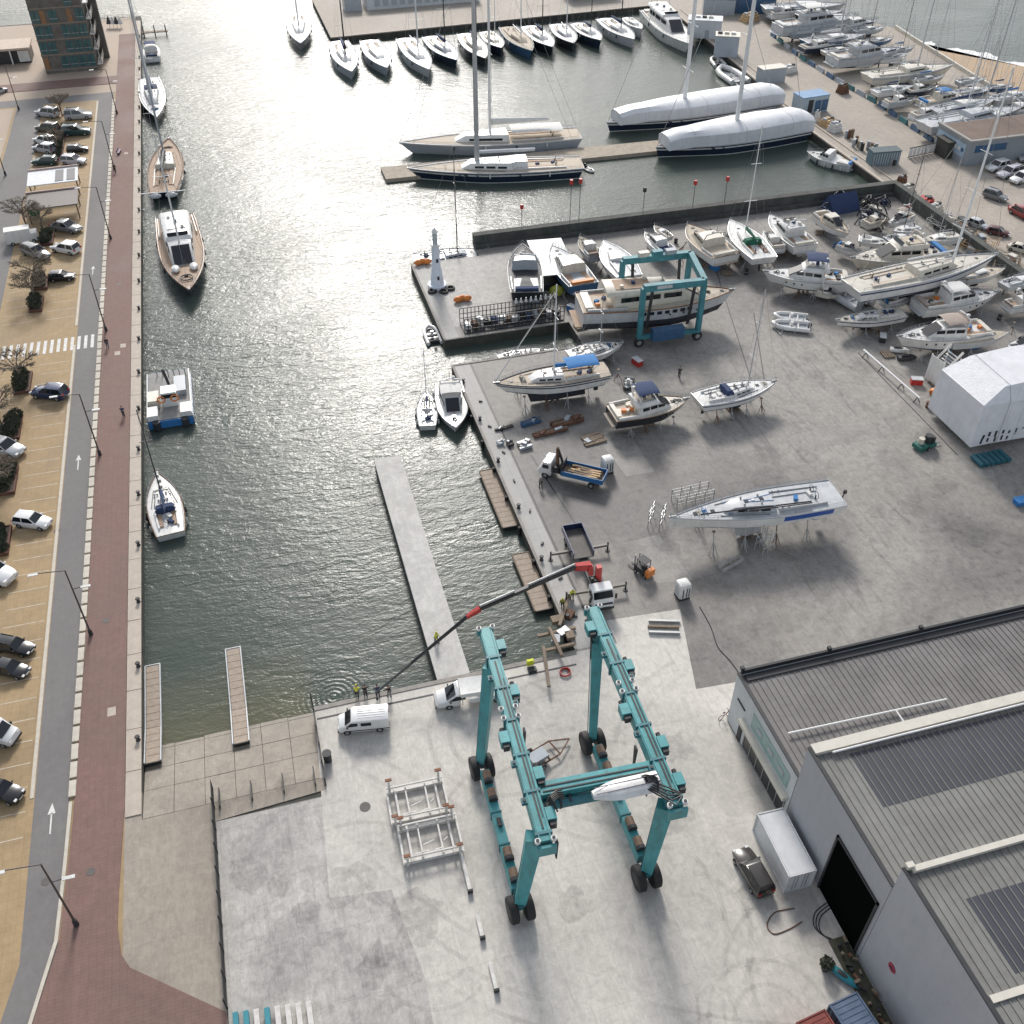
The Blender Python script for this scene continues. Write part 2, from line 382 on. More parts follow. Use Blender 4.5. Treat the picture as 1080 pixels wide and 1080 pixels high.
# ---- west bank: parking, road, promenade
XQ = -18.7
def slab(name, poly, z0, z1, m): return struct(name, MB().prism(poly, z0, z1), m)
slab('quay_wall_west', [(-400, -40), (XQ-0.02, -40), (XQ-0.02, 328), (-400, 328)], -6, -0.02, QUAYW)
slab('plaza', [(-400, 262), (-20.2, 262), (-20.2, 327), (-400, 327)], -0.018, 0.0, PLAZA)
slab('parking_ground', [(-400, -40), (-20.2, -40), (-20.2, 262), (-400, 262)], -0.018, 0.0, TAN)
def strip(name, pts, z, m): return struct(name, MB().sheet([(x, y, z) for x, y in pts]), m)
strip('road', [(-28.2, 262), (-28.2, 46), (-30.5, 36), (-34, 20), (-30, 20), (-26.4, 40.5), (-25.3, 47), (-25.1, 62), (-24.9, 262)], 0.006, ROADM)
strip('plaza_road', [(-80, 257), (-28.2, 257), (-28.2, 261.9), (-80, 261.9)], 0.006, ROADM)
strip('west_road', [(-46.2, 257), (-40.4, 257), (-40.4, 60), (-46.2, 60)], 0.006, ROADM)
strip('west_pavement', [(-200, 256), (-46.8, 256), (-46.8, 60), (-200, 60)], 0.008, PLAZA)
prom = MB().prism([(-20.2, 310), (-20.2, 58.9), (-20.6, 50), (-20.65, 47), (-20.3, 44.6), (-19.6, 43.3), (-18.3, 42.3), (-12.4, 37.7), (-12.4, 10), (-40, 10), (-31, 28), (-26.9, 40.5), (-25.2, 47.2), (-24.7, 58), (-24.4, 80), (-24.4, 268), (-60, 268), (-60, 274), (-24.4, 274), (-24.4, 310)], 0.0, 0.09)
promenade = struct('promenade', prom, REDM)
kb = MB().box((0, 0, 0.11), (0.62, 1.78, 0.22)).mesh('kerb_block', KERBM)
y = 62.0
while y < 256:
    inst('kerb_block', kb, promenade, (-24.74 - 0.004*max(0, 90-y), y, 0.006), rnd.uniform(-.012, .012)); y += 2.12
kp = MB()
for a, b in zip([(-24.95, 60.6), (-25.15, 53.5), (-25.45, 47.2), (-27.1, 40.4)], [(-25.15, 53.5), (-25.45, 47.2), (-27.1, 40.4), (-31.4, 28)]):
    kp.bar((*a, 0.07), (*b, 0.07), 0.3, 0.15)
struct('road_kerb', kp, KERBM)
kq = MB()
for y0, y1 in ((62, 144), (150, 256)):
    for x in (-28.45,): kq.bar((x, y0, 0.02), (x, y1, 0.02), 0.35, 0.06)
struct('parking_edge', kq, KERBM)
cs = [MB().box((0, 0, 0), (1.42, L_, 0.16)).mesh('coping_stone', COPING) for L_ in (4.92, 3.92)]
quay = struct('quay_edge', MB().bb(-20.19, XQ-0.06, 44, 327, -0.6, -0.05), QUAYW)
y = 60.0
while y < 322:
    inst('coping_stone', cs[0], quay, (-19.43, y, 0.03 + rnd.uniform(-.012, .012))); y += 5.0
# painted bays, crossing, arrows
pl = MB()
yy = 58.0
bays = []
while yy < 236:
    if not (140 < yy < 151): bays.append(yy)
    yy += 2.72
for yb in bays: pl.box((-31.0, yb, 0.008), (4.2, 0.11, 0.004))
for yb in bays[::1]: pl.box((-37.6, yb, 0.008), (4.2, 0.11, 0.004))
struct('bay_markings', pl, mat('worn_bay_paint', (0.52, 0.45, 0.35), 0.8, var=0.25, scale=1.2))
cw = MB()
for k in range(16):
    x = -39.6 + k*0.98
    cw.box((x, 144.6, 0.012), (0.46, 3.9, 0.004))
struct('zebra_crossing', cw, PAINTW)
ar = MB()
for yb in (58.8, 113, 168):
    ar.box((-26.6, yb, 0.012), (0.14, 2.2, 0.004)); ar.add([(-26.95, yb+1.0, 0.014), (-26.25, yb+1.0, 0.014), (-26.6, yb+2.2, 0.014)], [(0, 1, 2)])
ar.box((-29.0, 40.6, 0.012), (2.2, 0.4, 0.004)); 
struct('road_arrows', ar, PAINTW)
pm = MB()
for q in ((130, 365), (133, 402 - 240), (124, 373), (118, 751)):
    p = at(*q); pm.box((p.x, p.y, 0.094), (0.8, 1.1, 0.006))
struct('promenade_covers', pm, COPING)
# ---- slipway with its concrete slabs
ramp = MB()
SL = lambda yv: -max(0.0, yv-57.0)*0.165
ramp.add([(XQ, 55, 0.0), (-2.25, 55, 0.0), (-2.25, 57, 0.0), (-2.25, 82, SL(82)), (XQ, 82, SL(82)), (XQ, 57, 0.0)], [(0, 1, 2, 5), (5, 2, 3, 4)])
ramp.v = [(a, b, c-0.07) for a, b, c in ramp.v]
slip = struct('slipway', ramp, QUAYW)
rows = [57.0, 60.4, 63.1, 65.6, 69, 73]
cols = [XQ+0.05, -15.9, -13.1, -10.3, -7.6, -4.9, -2.3]
for i in range(len(rows)-1):
    for j in range(6):
        y0, y1, x0, x1 = rows[i]+0.025, rows[i+1]-0.025, cols[j]+0.025, cols[j+1]-0.025
        dz = rnd.uniform(-0.02, 0.012)
        v = []
        for zz in (-0.06, 0.0): v += [(x0, y0, SL(y0)+zz+dz), (x1, y0, SL(y0)+zz+dz), (x1, y1, SL(y1)+zz+dz), (x0, y1, SL(y1)+zz+dz)]
        MB().add(v, [(3, 2, 1, 0), (4, 5, 6, 7), (0, 1, 5, 4), (1, 2, 6, 5), (2, 3, 7, 6), (3, 0, 4, 7)]).build('concrete_slab', SLABM, slip)
slab('ramp_ground', [(-20.2, 8), (-12.35, 8), (-12.35, 56.95), (XQ, 56.95), (XQ, 60), (-20.2, 60)], -0.6, 0.03, RAMPG)
slab('ramp_apron', [(-12.33, 55.0), (-2.3, 55.6), (-2.3, 56.97), (-12.33, 56.97)], -0.6, 0.012, SLABM)
# ---- yard: one pavement with the lift slots cut out
yardpoly = [(-12.3, -60), (220, -60), (220, 105), (122.5, 105), (122.5, 160), (38, 160), (38, 156), (25.9, 156), (25.9, 130), (46, 130), (46, 123), (25.4, 123), (25.4, 65.4), (-2.25, 65.4), (-2.25, 54.98), (-12.3, 54.98)]
slab('yard_quay', yardpoly, -6, -0.03, QUAYW)
slab('yard_ground', [(x*1.0, y_) for x, y_ in yardpoly], -0.028, 0.0, YARD)
strip('apron', [(-2.1, 65.2), (-3.4, 44.9), (1.8, 44.2), (3, 36), (2, 8), (37.1, 8), (36.9, 52.6), (40, 56.9), (35.6, 57.2), (38.4, 68.0), (30, 68.6), (30, 65.2)], 0.005, APRON)
strip('worn_apron', [(-12.25, 54.9), (-12.25, 8), (2.0, 8), (3, 36), (1.8, 44.2), (-3.4, 44.9), (-2.35, 54.9)], 0.004, APRON2)
strip('track_slab', [(25.45, 65.5), (25.45, 122.9), (28.0, 122.9), (28.0, 65.5)], 0.006, TRACK)
strip('block_edge', [(25.95, 130.1), (25.95, 155.9), (28.3, 155.9), (28.3, 130.1)], 0.006, TRACK)
strip('block_slab', [(28.4, 133.5), (28.4, 155.8), (46, 155.8), (46, 133.5)], 0.006, APRON2)
def stain_mat(name, col, amt, sc):
    m = bpy.data.materials.new(name); m.use_nodes = True
    n = m.node_tree.nodes; l = m.node_tree.links; p = n['Principled BSDF']; p.inputs['Base Color'].default_value = (*col, 1); p.inputs['Roughness'].default_value = 0.7
    g = n.new('ShaderNodeNewGeometry'); t = n.new('ShaderNodeTexNoise'); t.inputs['Scale'].default_value = sc; t.inputs['Detail'].default_value = 6; t.inputs['Roughness'].default_value = 0.7
    l.new(g.outputs['Position'], t.inputs['Vector'])
    r = n.new('ShaderNodeMapRange'); r.inputs[1].default_value = 0.30; r.inputs[2].default_value = 0.75; r.inputs[3].default_value = 0.0; r.inputs[4].default_value = amt; l.new(t.outputs['Fac'], r.inputs[0])
    l.new(r.outputs[0], p.inputs['Alpha']); return m
TYRE = stain_mat('tyre_scuff', (0.16, 0.155, 0.15), 0.16, 0.4)
OIL = stain_mat('oil_stain', (0.12, 0.116, 0.11), 0.24, 1.4)
tk = MB(); rk = random.Random(3); zz_ = 0.0085
for k in range(46):
    if k < 30: cx0, cy0, aa, rr_ = rk.uniform(0, 34), rk.uniform(12, 60), rk.uniform(0, 6.28), rk.choice((5, 8, 12, 20, 60))
    else: cx0, cy0, aa, rr_ = rk.uniform(32, 100), rk.uniform(62, 118), rk.uniform(0, 6.28), rk.choice((10, 18, 30, 80))
    ln_ = rk.uniform(6, 20); w_ = rk.uniform(0.25, 0.5); n_ = 16; sgn = rk.choice((-1, 1))
    for off in (0.0, 2.0):
        A_ = []; B_ = []
        for j in range(n_+1):
            s_ = ln_*j/n_; th = aa+sgn*s_/rr_
            px_ = cx0+sgn*rr_*(math.sin(th)-math.sin(aa)); py_ = cy0-sgn*rr_*(math.cos(th)-math.cos(aa)); nx_, ny_ = -math.sin(th), math.cos(th)
            A_.append((px_+nx_*off, py_+ny_*off, zz_)); B_.append((px_+nx_*(off+w_), py_+ny_*(off+w_), zz_))
        if all((-10 < x_ < 36.5 and 8 < y2_ < 64) or (31 < x_ < 118 and 61.5 < y2_ < 121) for x_, y2_, _ in A_+B_):
            tk.add(A_+B_, [(j, j+1, n_+2+j, n_+1+j) for j in range(n_)])
        zz_ += 0.00012
struct('tyre_scuffs', tk, TYRE)
ok_ = MB()
for k in range(60):
    cx0, cy0 = (rk.uniform(-10, 34), rk.uniform(12, 60)) if k < 22 else (rk.uniform(32, 115), rk.uniform(66, 118))
    r_ = rk.uniform(0.4, 2.6); n_ = 14; zz_ += 0.00012
    ok_.sheet([(cx0+r_*rk.uniform(.6, 1.2)*math.cos(j*6.283/n_), cy0+r_*rk.uniform(.6, 1.2)*math.sin(j*6.283/n_), zz_) for j in range(n_)])
struct('oil_stains', ok_, OIL)
PATCHA = ground_mat('patch_concrete', (0.325, 0.309, 0.285), (0.6, 0.6, 0.6), 0.7, 0.2, 0.08, 0.75, 0.5, mottle=0.15)
PATCHB = ground_mat('dark_patch', (0.305, 0.29, 0.267), (0.6, 0.6, 0.6), 0.7, 0.2, 0.08, 0.75, 0.5, mottle=0.15)
for k, (q, a_, b_, m_) in enumerate((((880, 460), 12, 4, PATCHB), ((690, 590), 5, 8, PATCHB), ((660, 480), 4, 9, PATCHB), ((400, 1000), 5, 5, APRON2))):
    c_ = at(*q); j_ = [rk.uniform(-.5, .5) for _ in range(4)]
    strip('paving_patch', [(c_.x-a_/2+j_[0], c_.y-b_/2+j_[1]), (c_.x+a_/2+j_[1], c_.y-b_/2+j_[2]), (c_.x+a_/2+j_[2], c_.y+b_/2+j_[3]), (c_.x-a_/2+j_[3], c_.y+b_/2+j_[0])], 0.0062+0.0001*k, m_)
dr = MB()
for a_, b_ in (((748, 262), (792, 400)), ((795, 330), (806, 400)), ((905, 372), (1010, 480)), ((560, 480), (612, 560))): dr.bar(at(*a_, .006), at(*b_, .006), .16, .012)
struct('surface_drain', dr, DARK)
gr = MB()
gr.bar((28.25, 65.6, 0.01), (28.25, 122.6, 0.01), 0.22, 0.03)
gr.bar((-2.0, 63.9, 0.012), (24.9, 63.6, 0.012), 0.2, 0.03)
struct('track_drain', gr, DARK)
lc = MB()
lc.bar((-2.2, 65.2, 0.0), (25.4, 65.2, 0.0), 0.5, 0.16)
lc.bar((25.55, 65.5, 0.0), (25.55, 122.9, 0.0), 0.35, 0.12)
lc.bar((25.4, 122.85, 0.02), (46, 122.85, 0.02), 0.35, 0.14)
lc.bar((25.9, 130.2, 0.02), (46, 130.2, 0.02), 0.35, 0.14)
lc.bar((26.05, 130.2, 0.02), (26.05, 156, 0.02), 0.35, 0.14)
struct('yard_coping', lc, mat('dark_coping', (0.27, 0.25, 0.225), 0.85, var=0.2, bump=0.3))
slab('pier', [(10.55, 65.0), (13.9, 65.0), (13.9, 103.6), (10.55, 103.6)], -5, -0.03, QUAYW)
slab('pier_deck', [(10.5, 64.98), (13.95, 64.98), (13.95, 103.65), (10.5, 103.65)], -0.35, 0.02, PIERC)
# ---- breakwater walls round the yard
WALLM = mat('dark_breakwater_concrete', (0.075, 0.078, 0.07), 0.9, var=0.35, scale=0.6, bump=0.5)
bw = MB(); bw.bb(38, 122.5, 159.2, 160.6, 0.0, 2.2); bw.bb(38, 122.4, 158.3, 159.19, 0.0, 0.7)
tag(bw.build('breakwater_wall', WALLM), 'long dark concrete parapet wall along the far edge of the boatyard', 'wall')
mw = MB(); mw.bb(121.3, 122.6, 106, 159.15, 0.0, 2.3)
tag(mw.build('breakwater_wall', WALLM), 'dark weedy retaining wall between the boatyard and the mole road', 'wall')
# ---- mole with quay road, far quay and beach
mole = [(122.5, 106), (122.5, 217), (126, 225), (131, 298), (31, 291), (31, 332), (166, 332), (166, 300)]+[(at(*q).x, at(*q).y) for q in ((944, 30), (962, 42), (983, 55), (1004, 68), (1026, 82), (1048, 95), (1075, 110), (1140, 150), (1220, 215))]
slab('mole_quay', mole, -6, -0.04, QUAYW)
slab('mole_ground', mole, -0.038, 0.0, MOLEM)
mc = MB()
for a, b in (((122.9, 160.7), (122.9, 217)), ((122.9, 217), (126.4, 225)), ((126.4, 225), (131.4, 298))): mc.bar((*a, 0.1), (*b, 0.1), 0.7, 0.22)
for a, b in (((125.3, 160.7), (125.3, 217)), ((125.3, 217), (128.6, 225)), ((128.6, 225), (133.6, 292))): mc.bar((*a, 0.09), (*b, 0.09), 0.3, 0.2)
mc.bar((31, 291.4, 0.1), (129, 298, 0.1), 0.6, 0.22)
struct('mole_kerb', mc, COPING)
p1 = [at(1005, 62), at(1080, 88), at(1190, 128)]
sf0 = [at(u_, v_, WATER) for u_, v_ in ((955, 50), (985, 55), (1030, 63), (1080, 74), (1160, 96), (1260, 140))]
sand = MB().prism([(q.x, q.y) for q in sf0]+[(at(*q).x+1.2, at(*q).y+1.2) for q in ((1220, 215), (1140, 150), (1075, 110), (1048, 95), (1026, 82), (1004, 68), (983, 55), (962, 42))], -4, -0.7)
struct('beach', sand, SAND)
surf = MB()
sfp = []
for k in range(40):
    t = k/39*(len(sf0)-1.001); i_ = int(t); q = sf0[i_].lerp(sf0[i_+1], t-i_); sfp.append((q.x, q.y))
nrm = Vector((sf0[0].y-sf0[-1].y, sf0[-1].x-sf0[0].x)).normalized()
A = []; B = []
for k, (x, yv) in enumerate(sfp):
    o = 1.2*math.sin(k*0.9)+0.8*math.sin(k*2.3); wd = 6.5+2.0*math.sin(k*0.55+1)
    A.append((x+nrm.x*(o-wd*0.2), yv+nrm.y*(o-wd*0.2), WATER+0.05)); B.append((x+nrm.x*(o+wd), yv+nrm.y*(o+wd), WATER+0.03))
n = len(A)
surf.add(A+B, [(k, k+1, n+k+1, n+k) for k in range(n-1)])
tag(surf.build('surf', mat('sea_foam', (0.80, 0.80, 0.78), 0.9, var=0.12, scale=0.5, bump=0.6)), 'white band of surf breaking along the beach', 'surf', kind='stuff')
# inner pontoon between the large yachts
pn = MB().prism([(28.6, 194.9), (122.4, 193.4), (122.4, 198.8), (28.6, 201.2)], WATER-0.6, WATER+0.75)
struct('pontoon_dock', pn, mat('pontoon_planking', (0.34, 0.29, 0.225), 0.85, var=0.2, scale=1.0))
# ================================================================ BUILDINGS
WALLG = mat('grey_cladding', (0.36, 0.37, 0.39), 0.6, var=0.06, scale=0.3, grime=0.22)
WALLP = mat('pale_cladding', (0.52, 0.54, 0.55), 0.6, var=0.06, scale=0.3, grime=0.3)
ROOFB = mat('brown_grey_roof', (0.158, 0.149, 0.145), 0.55, var=0.25, scale=0.25, grime=0.6)
ROOFK = mat('khaki_grey_roof', (0.188, 0.186, 0.172), 0.55, var=0.2, scale=0.25, grime=0.4)
PV = mat('thin_film_solar', (0.045, 0.047, 0.058), 0.55, var=0.15, scale=0.4)
RIDGE = mat('ridge_capping', (0.56, 0.53, 0.46), 0.55, var=0.08)
def warehouse(label, y0, y1, z, roofm, wallm, x1=100.0):
    t = thing('warehouse', label, 'warehouse', (37, (y0+y1)/2, 0))
    h = (y1-y0)/2
    MB().bb(0, 0.3, -h, h, 0, z).build('wall', wallm, t)
    MB().bb(0.31, x1-37, h-0.3, h, 0, z-0.01).build('wall', wallm, t); MB().bb(0.31, x1-37, -h, -h+0.3, 0, z-0.01).build('wall', wallm, t)
    rf = MB().bb(0.31, x1-37, -h+0.31, h-0.31, z-0.35, z-0.12).build('roof', roofm, t)
    sm = MB(); x = 0.9
    while x < min(x1-37.3, 45):
        sm.bar((x, -h+0.4, z-0.085), (x, h-0.4, z-0.085), 0.06, 0.09); x += 0.62
    tag(sm.build('roof_seam', roofm, rf), kind='stuff')
    p = MB().bar((0.1, -h, z+0.06), (0.1, h, z+0.06), 0.34, 0.14)
    p.build('verge_trim', DARK, rf)
    return t, h
w1, h1 = warehouse('low warehouse with brown ribbed roof and glazed shop front', 41.05, 52.85, 7.0, ROOFB, WALLP)
b = MB(); b.bar((0.3, h1-0.1, 7.25), (62, h1-0.1, 7.25), 0.25, 0.5); b.bar((0.5, h1-0.75, 7.0), (62, h1-0.75, 7.0), 0.7, 0.12)
b.build('gutter', mat('black_gutter', (0.02, 0.022, 0.024), 0.5), w1)
for x in (0.4, 9.5, 19.5): MB().box((x, h1, 7.65), (0.35, 0.35, 0.3)).build('rain_hopper', DARK, w1)
b = MB(); b.tube((1.2, 45.2-46.95, 7.25), (17.0, 44.7-46.95, 7.25), 0.09); b.tube((11.8, 44.9-46.95, 7.25), (11.8, 42.2-46.95, 7.25), 0.08)
b.build('roof_pipe', WSPAR, w1)
fr = MB().bb(-0.06, 0.0, -5.4, 2.6, 0.2, 2.9).build('shop_window', GLASS, w1)
for k in range(7): MB().bb(-0.12, -0.061, -5.4+k*1.3, -5.32+k*1.3, 0.2, 2.9).build('mullion', STEEL, fr)
MB().bb(-0.55, -0.005, -5.6, 3.4, 3.0, 3.45).build('canopy', RIDGE, w1)
up = MB().bb(-0.05, 0.0, -5.0, 2.0, 3.9, 5.9).build('glazed_panel', mat('green_glazing', (0.22, 0.34, 0.33), 0.25, var=0.2, scale=0.7), w1)
for k in range(3): MB().bb(-0.09, -0.051, -4.2+k*2.1, -3.3+k*2.1, 4.6, 5.2).build('printed_disc', MIDGREY, up)
MB().bb(-0.09, -0.0, 3.4, 4.9, 4.4, 4.6).build('sign_bar', DARK, w1)
MB().bb(-0.12, -0.0, 3.1, 3.7, 0, 2.3).build('entrance_door', DARK, w1)
w2, h2 = warehouse('middle warehouse with dark solar film on the roof and open loading door', 28.2, 40.95, 11.25, ROOFK, WALLG)
MB().bb(0.2, 60, h2-0.85, h2+0.08, 11.16, 11.55).build('ridge_cap', RIDGE, w2)
MB().tube((1.6, h2-1.1, 11.5), (60, h2-1.1, 11.5), 0.09).build('roof_pipe', WSPAR, w2)
MB().bb(3.05, 45, h2-6.6, h2-1.4, 11.1, 11.15).build('solar_film', PV, w2)
d = MB(); d.bb(-0.03, -0.002, 28.75-34.575, 34.45-34.575, 0.02, 7.9); dd = d.build('doorway_shade', mat('dark_interior', (0.004, 0.005, 0.0045), 1.0, spec=0.0), w2)  # flat black panel: the unlit inside of the open doorway put into colour
b = MB(); b.bb(-0.15, -0.002, 34.45-34.575, 34.65-34.575, 0, 8.1); b.bb(-0.15, -0.002, 28.55-34.575, 28.75-34.575, 0, 8.1); b.bb(-0.15, -0.002, 28.55-34.575, 34.65-34.575, 7.9, 8.1)
b.build('door_frame', DARK, dd)
w3, h3 = warehouse('tall warehouse nearest the camera with solar film and blank grey wall', -4, 28.15, 14.0, ROOFK, WALLG)
b = MB(); b.bb(0.5, 60, h3-0.55, h3-0.1, 13.9, 14.25); b.bb(0.15, 0.75, h3-0.3, h3+0.12, 13.9, 14.5); b.build('ridge_cap', RIDGE, w3)
MB().bb(3.05, 30, h3-8.6, h3-3.2, 13.85, 13.9).build('solar_film', PV, w3)
b = MB(); b.tube((4.4, h3-9.0, 14.1), (30, h3-9.0, 14.1), 0.12); b.build('roof_pipe', WSPAR, w3)
MB().bb(3.65, 30, h3-16.0, h3-10.5, 13.85, 13.9).build('solar_film', PV, w3)
b = MB().bb(0.4, 60, h3-9.9, h3-9.4, 13.9, 14.05); b.build('walkway', RIDGE, w3)
sg = MB().tube((-0.06, 25.2-12.075, 4.6), (0.0, 25.2-12.075, 4.6), 0.42, n=14).build('round_sign', mat('crimson_sign', (0.30, 0.03, 0.06), 0.5), w3)
MB().box((-0.08, 25.2-12.075, 4.6), (0.03, 0.5, 0.12)).build('sign_stroke', NAVY, sg)
# ---- brick tower with teal glazing, by the plaza
tw = thing('apartment_tower', 'brick and teal glass tower block on the plaza', 'building', (-35, 285, 0))
BRK = mat('dark_brick', (0.125, 0.115, 0.10), 0.85, var=0.35, scale=0.8)
TEALG = mat('teal_glass', (0.05, 0.115, 0.12), 0.15, var=0.25, scale=0.6)
MB().bb(-6.2, 6.0, -5, 6, 0, 17.2).build('wall', BRK, tw)
MB().bb(-6.45, 5.2, -5.25, 6.2, 17.2, 17.6).build('roof', WHITE, tw)
BAND = mat('slab_edge', (0.19, 0.165, 0.14), 0.8, var=0.2)
OCHRE = mat('ochre_panel', (0.23, 0.125, 0.06), 0.7, var=0.2)
for fl in range(5):
    z0 = 1.0+fl*3.5
    MB().bb(-6.3, 6.3, -5.12, -5.0, z0-0.35, z0).build('slab_edge', BAND, tw)
    for k in range(6):
        x0 = -6.0 + k*2.03
        kind = (fl*5+k*3+fl*k) % 7
        if (fl*3+k*5) % 11 in (2, 5) or (fl == 4 and k not in (3, 4)): continue
        if kind in (0, 4) and fl not in (1, 2): 
            MB().bb(x0, x0+1.1, -5.1, -5.0, z0, z0+2.9).build('panel', OCHRE, tw); continue
        wnd = MB().bb(x0, x0+1.75, -5.1, -5.0, z0+0.2, z0+2.8).build('window', TEALG, tw)
        MB().bb(x0+0.8, x0+0.9, -5.15, -5.1, z0+0.2, z0+2.8).build('mullion', DARK, wnd)
        MB().bb(x0, x0+1.75, -5.16, -5.1, z0+0.9, z0+1.0).build('rail', STEEL, wnd)
for fl in range(5):
    z0 = 1.2+fl*3.5
    bal = MB().bb(6.2, 7.4, -4.6, 5.2, z0, z0+0.2).build('balcony', WHITE, tw)
    for k in range(5): MB().bb(7.3, 7.42, -4.5+k*1.9, -3.0+k*1.9, z0+0.2, z0+1.3).build('balcony_panel', CREAM, bal)
MB().bb(6.21, 8.6, 4.4, 6.0, 0, 17.0).build('stair_wing', BRK, tw)
lb = thing('terrace_pavilion', 'low dark glazed pavilion with pale flat roof beside the tower', 'building', (-55, 292, 0))
MB().bb(-20, 9.5, -1.0, 6, 0, 3.4).build('wall', mat('shadowed_glazing', (0.03, 0.035, 0.035), 0.4), lb)
MB().bb(-20.5, 10.0, -2.2, 6.6, 3.4, 3.9).build('roof', PLAZA and mat('pale_roof', (0.52, 0.42, 0.34), 0.8), lb)
for k in range(7): MB().bb(-19+k*4, -18.7+k*4, -2.0, -1.7, 0, 3.4).build('post', WHITE, lb)
MB().bb(6.8, 9.4, -1.3, -1.0, 0.4, 3.0).build('white_panel', WHITE, lb)
# ---- lighthouse-like white tower at the end of the lift block
lh = thing('harbour_beacon', 'white tapered harbour beacon tower on the pier head', 'beacon', (28.6, 147.0, 0))
m = MB(); prof = [(1.6, 0), (1.6, 0.6), (1.15, 0.7), (0.85, 3.2), (0.75, 3.4), (0.62, 7.6)]
m.loft([[Vector((r*math.cos(a*math.pi/6), r*math.sin(a*math.pi/6), z)) for a in range(12)] for r, z in prof]); m.build('tower', mat('beacon_white', (0.66, 0.70, 0.76), 0.5, var=0.05), lh, 40)
MB().tube((0, 0, 7.6), (0, 0, 7.8), 1.0, n=14).build('gallery', WHITE, lh)
rl = MB()
for k in range(12):
    a = k*math.pi/6; rl.tube((0.95*math.cos(a), 0.95*math.sin(a), 7.8), (0.95*math.cos(a), 0.95*math.sin(a), 8.7), 0.03, n=4)
rl.path([(0.95*math.cos(k*math.pi/6), 0.95*math.sin(k*math.pi/6), 8.7) for k in range(13)], 0.035, 5); rl.build('railing', STEEL, lh)
MB().tube((0, 0, 7.8), (0, 0, 9.6), 0.45, 0.4, n=10).build('lantern', mat('beacon_lantern', (0.45, 0.5, 0.52), 0.3), lh)
MB().tube((0, 0, 9.6), (0, 0, 10.4), 0.55, 0.05, n=10).build('cap', WHITE, lh)
for zz, yy_ in ((2.0, -1.0), (5.0, -0.78)): MB().box((0.05, yy_, zz), (0.35, 0.1, 0.6)).build('window', GLASS, lh)
for k, (dx, dy) in enumerate(((-1.2, -1.6), (0.6, -2.2), (1.9, -1.4))):
    t = MB()
    t.path([(0.6*math.cos(a*math.pi/6), 0.6*math.sin(a*math.pi/6), 0.2) for a in range(13)], 0.2, 6)
    tag(t.build('tyre', RUBBER, None, 60, (28.6+dx, 147+dy, 0)), ['old black tyre lying left of the beacon foot', 'old black tyre lying nearest the camera at the beacon foot', 'old black tyre lying right of the beacon foot'][k], 'tyre')
# ---- shrink-wrapped shed over a boat
tn = thing('shrink_wrap_shed', 'big white shrink-wrapped shelter with hipped end at the right edge', 'shelter', (86, 88.5, 0))
WRAP = mat('white_shrink_wrap', (0.64, 0.65, 0.67), 0.5, var=0.09, scale=0.5, bump=0.9, grime=0.25)
m = MB()
prof = [(-4.6, 0.9), (-4.45, 7.2), (-3.4, 9.1), (4.0, 9.2), (4.9, 7.0), (5.0, 0.9)]
rings = []
for x, s, dz in ((0.0, 1.0, 0.0), (0.15, 1.0, 0.0), (3.2, 1.0, 0.0), (9, 1.02, 0.3), (16, 1.02, 0.1), (24, 1.02, 0.4)):
    ring = []
    for k, (yy_, zz) in enumerate(prof):
        if x < 1 and k in (2, 3): yy_, zz = (-4.3, 7.32) if k == 2 else (4.75, 7.15)
        ring.append(Vector((x, yy_*s, zz+(dz if k in (2, 3) else 0)+rnd.uniform(-.05, .05))))
    rings.append(ring)
for k in range(1, 9):
    xs_ = 1.5+k*2.4; tp = MB(); tp.path([V(xs_, y2_*1.012, z2_*1.01+.02) for y2_, z2_ in prof], .035, 5); tp.build('seam', PALEGREY, tn)
m.loft(rings, closed=False, caps=(False, False)); m.add([tuple(p) for p in rings[0]], [(5, 4, 3, 2, 1, 0)]); m.build('wrap', WRAP, tn)
sk = MB()
for k in range(9): sk.tube((1+k*2.6, -4.3, 0), (1+k*2.6, -4.3, 1.2), 0.06, n=5); sk.tube((1+k*2.6, 4.6, 0), (1+k*2.6, 4.6, 1.2), 0.06, n=5)
sk.build('scaffold_feet', STEEL, tn)
sl = MB()
for k in range(12):
    x = 1.2+k*1.0
    for j in range(2):
        o = rnd.uniform(0, .3); sl.bb(x+o, x+o+0.3, -4.63, -4.55, 1.0+j*0.9+rnd.uniform(0, .4), 1.6+j*0.9+rnd.uniform(0, .4))
sl.build('slit', DARK, tn)
st = thing('boarding_stairs', 'white boarding staircase tower beside the shrink-wrapped shelter', 'stairs', tuple(at(990, 402)), 0.1)
for sx in (-1.4, 1.4):
    for sy in (-1.3, 1.3): MB().bar((sx, sy, 0), (sx, sy, 4.2), 0.14, 0.14).build('post', WHITE, st)
MB().bb(-1.55, -1.49, -1.3, 1.3, 0.3, 4.2).build('end_panel', WHITE, st)
for k in range(9): MB().box((-1.0+k*0.27, 0.0, 1.6+k*0.32), (0.28, 2.2, 0.07)).build('tread', WHITE if k % 2 else MIDGREY, st)
for sy in (-1.25, 1.25): MB().bar((-1.3, sy, 2.2), (1.5, sy, 5.2), 0.06, 0.5).build('side_panel', WHITE, st)
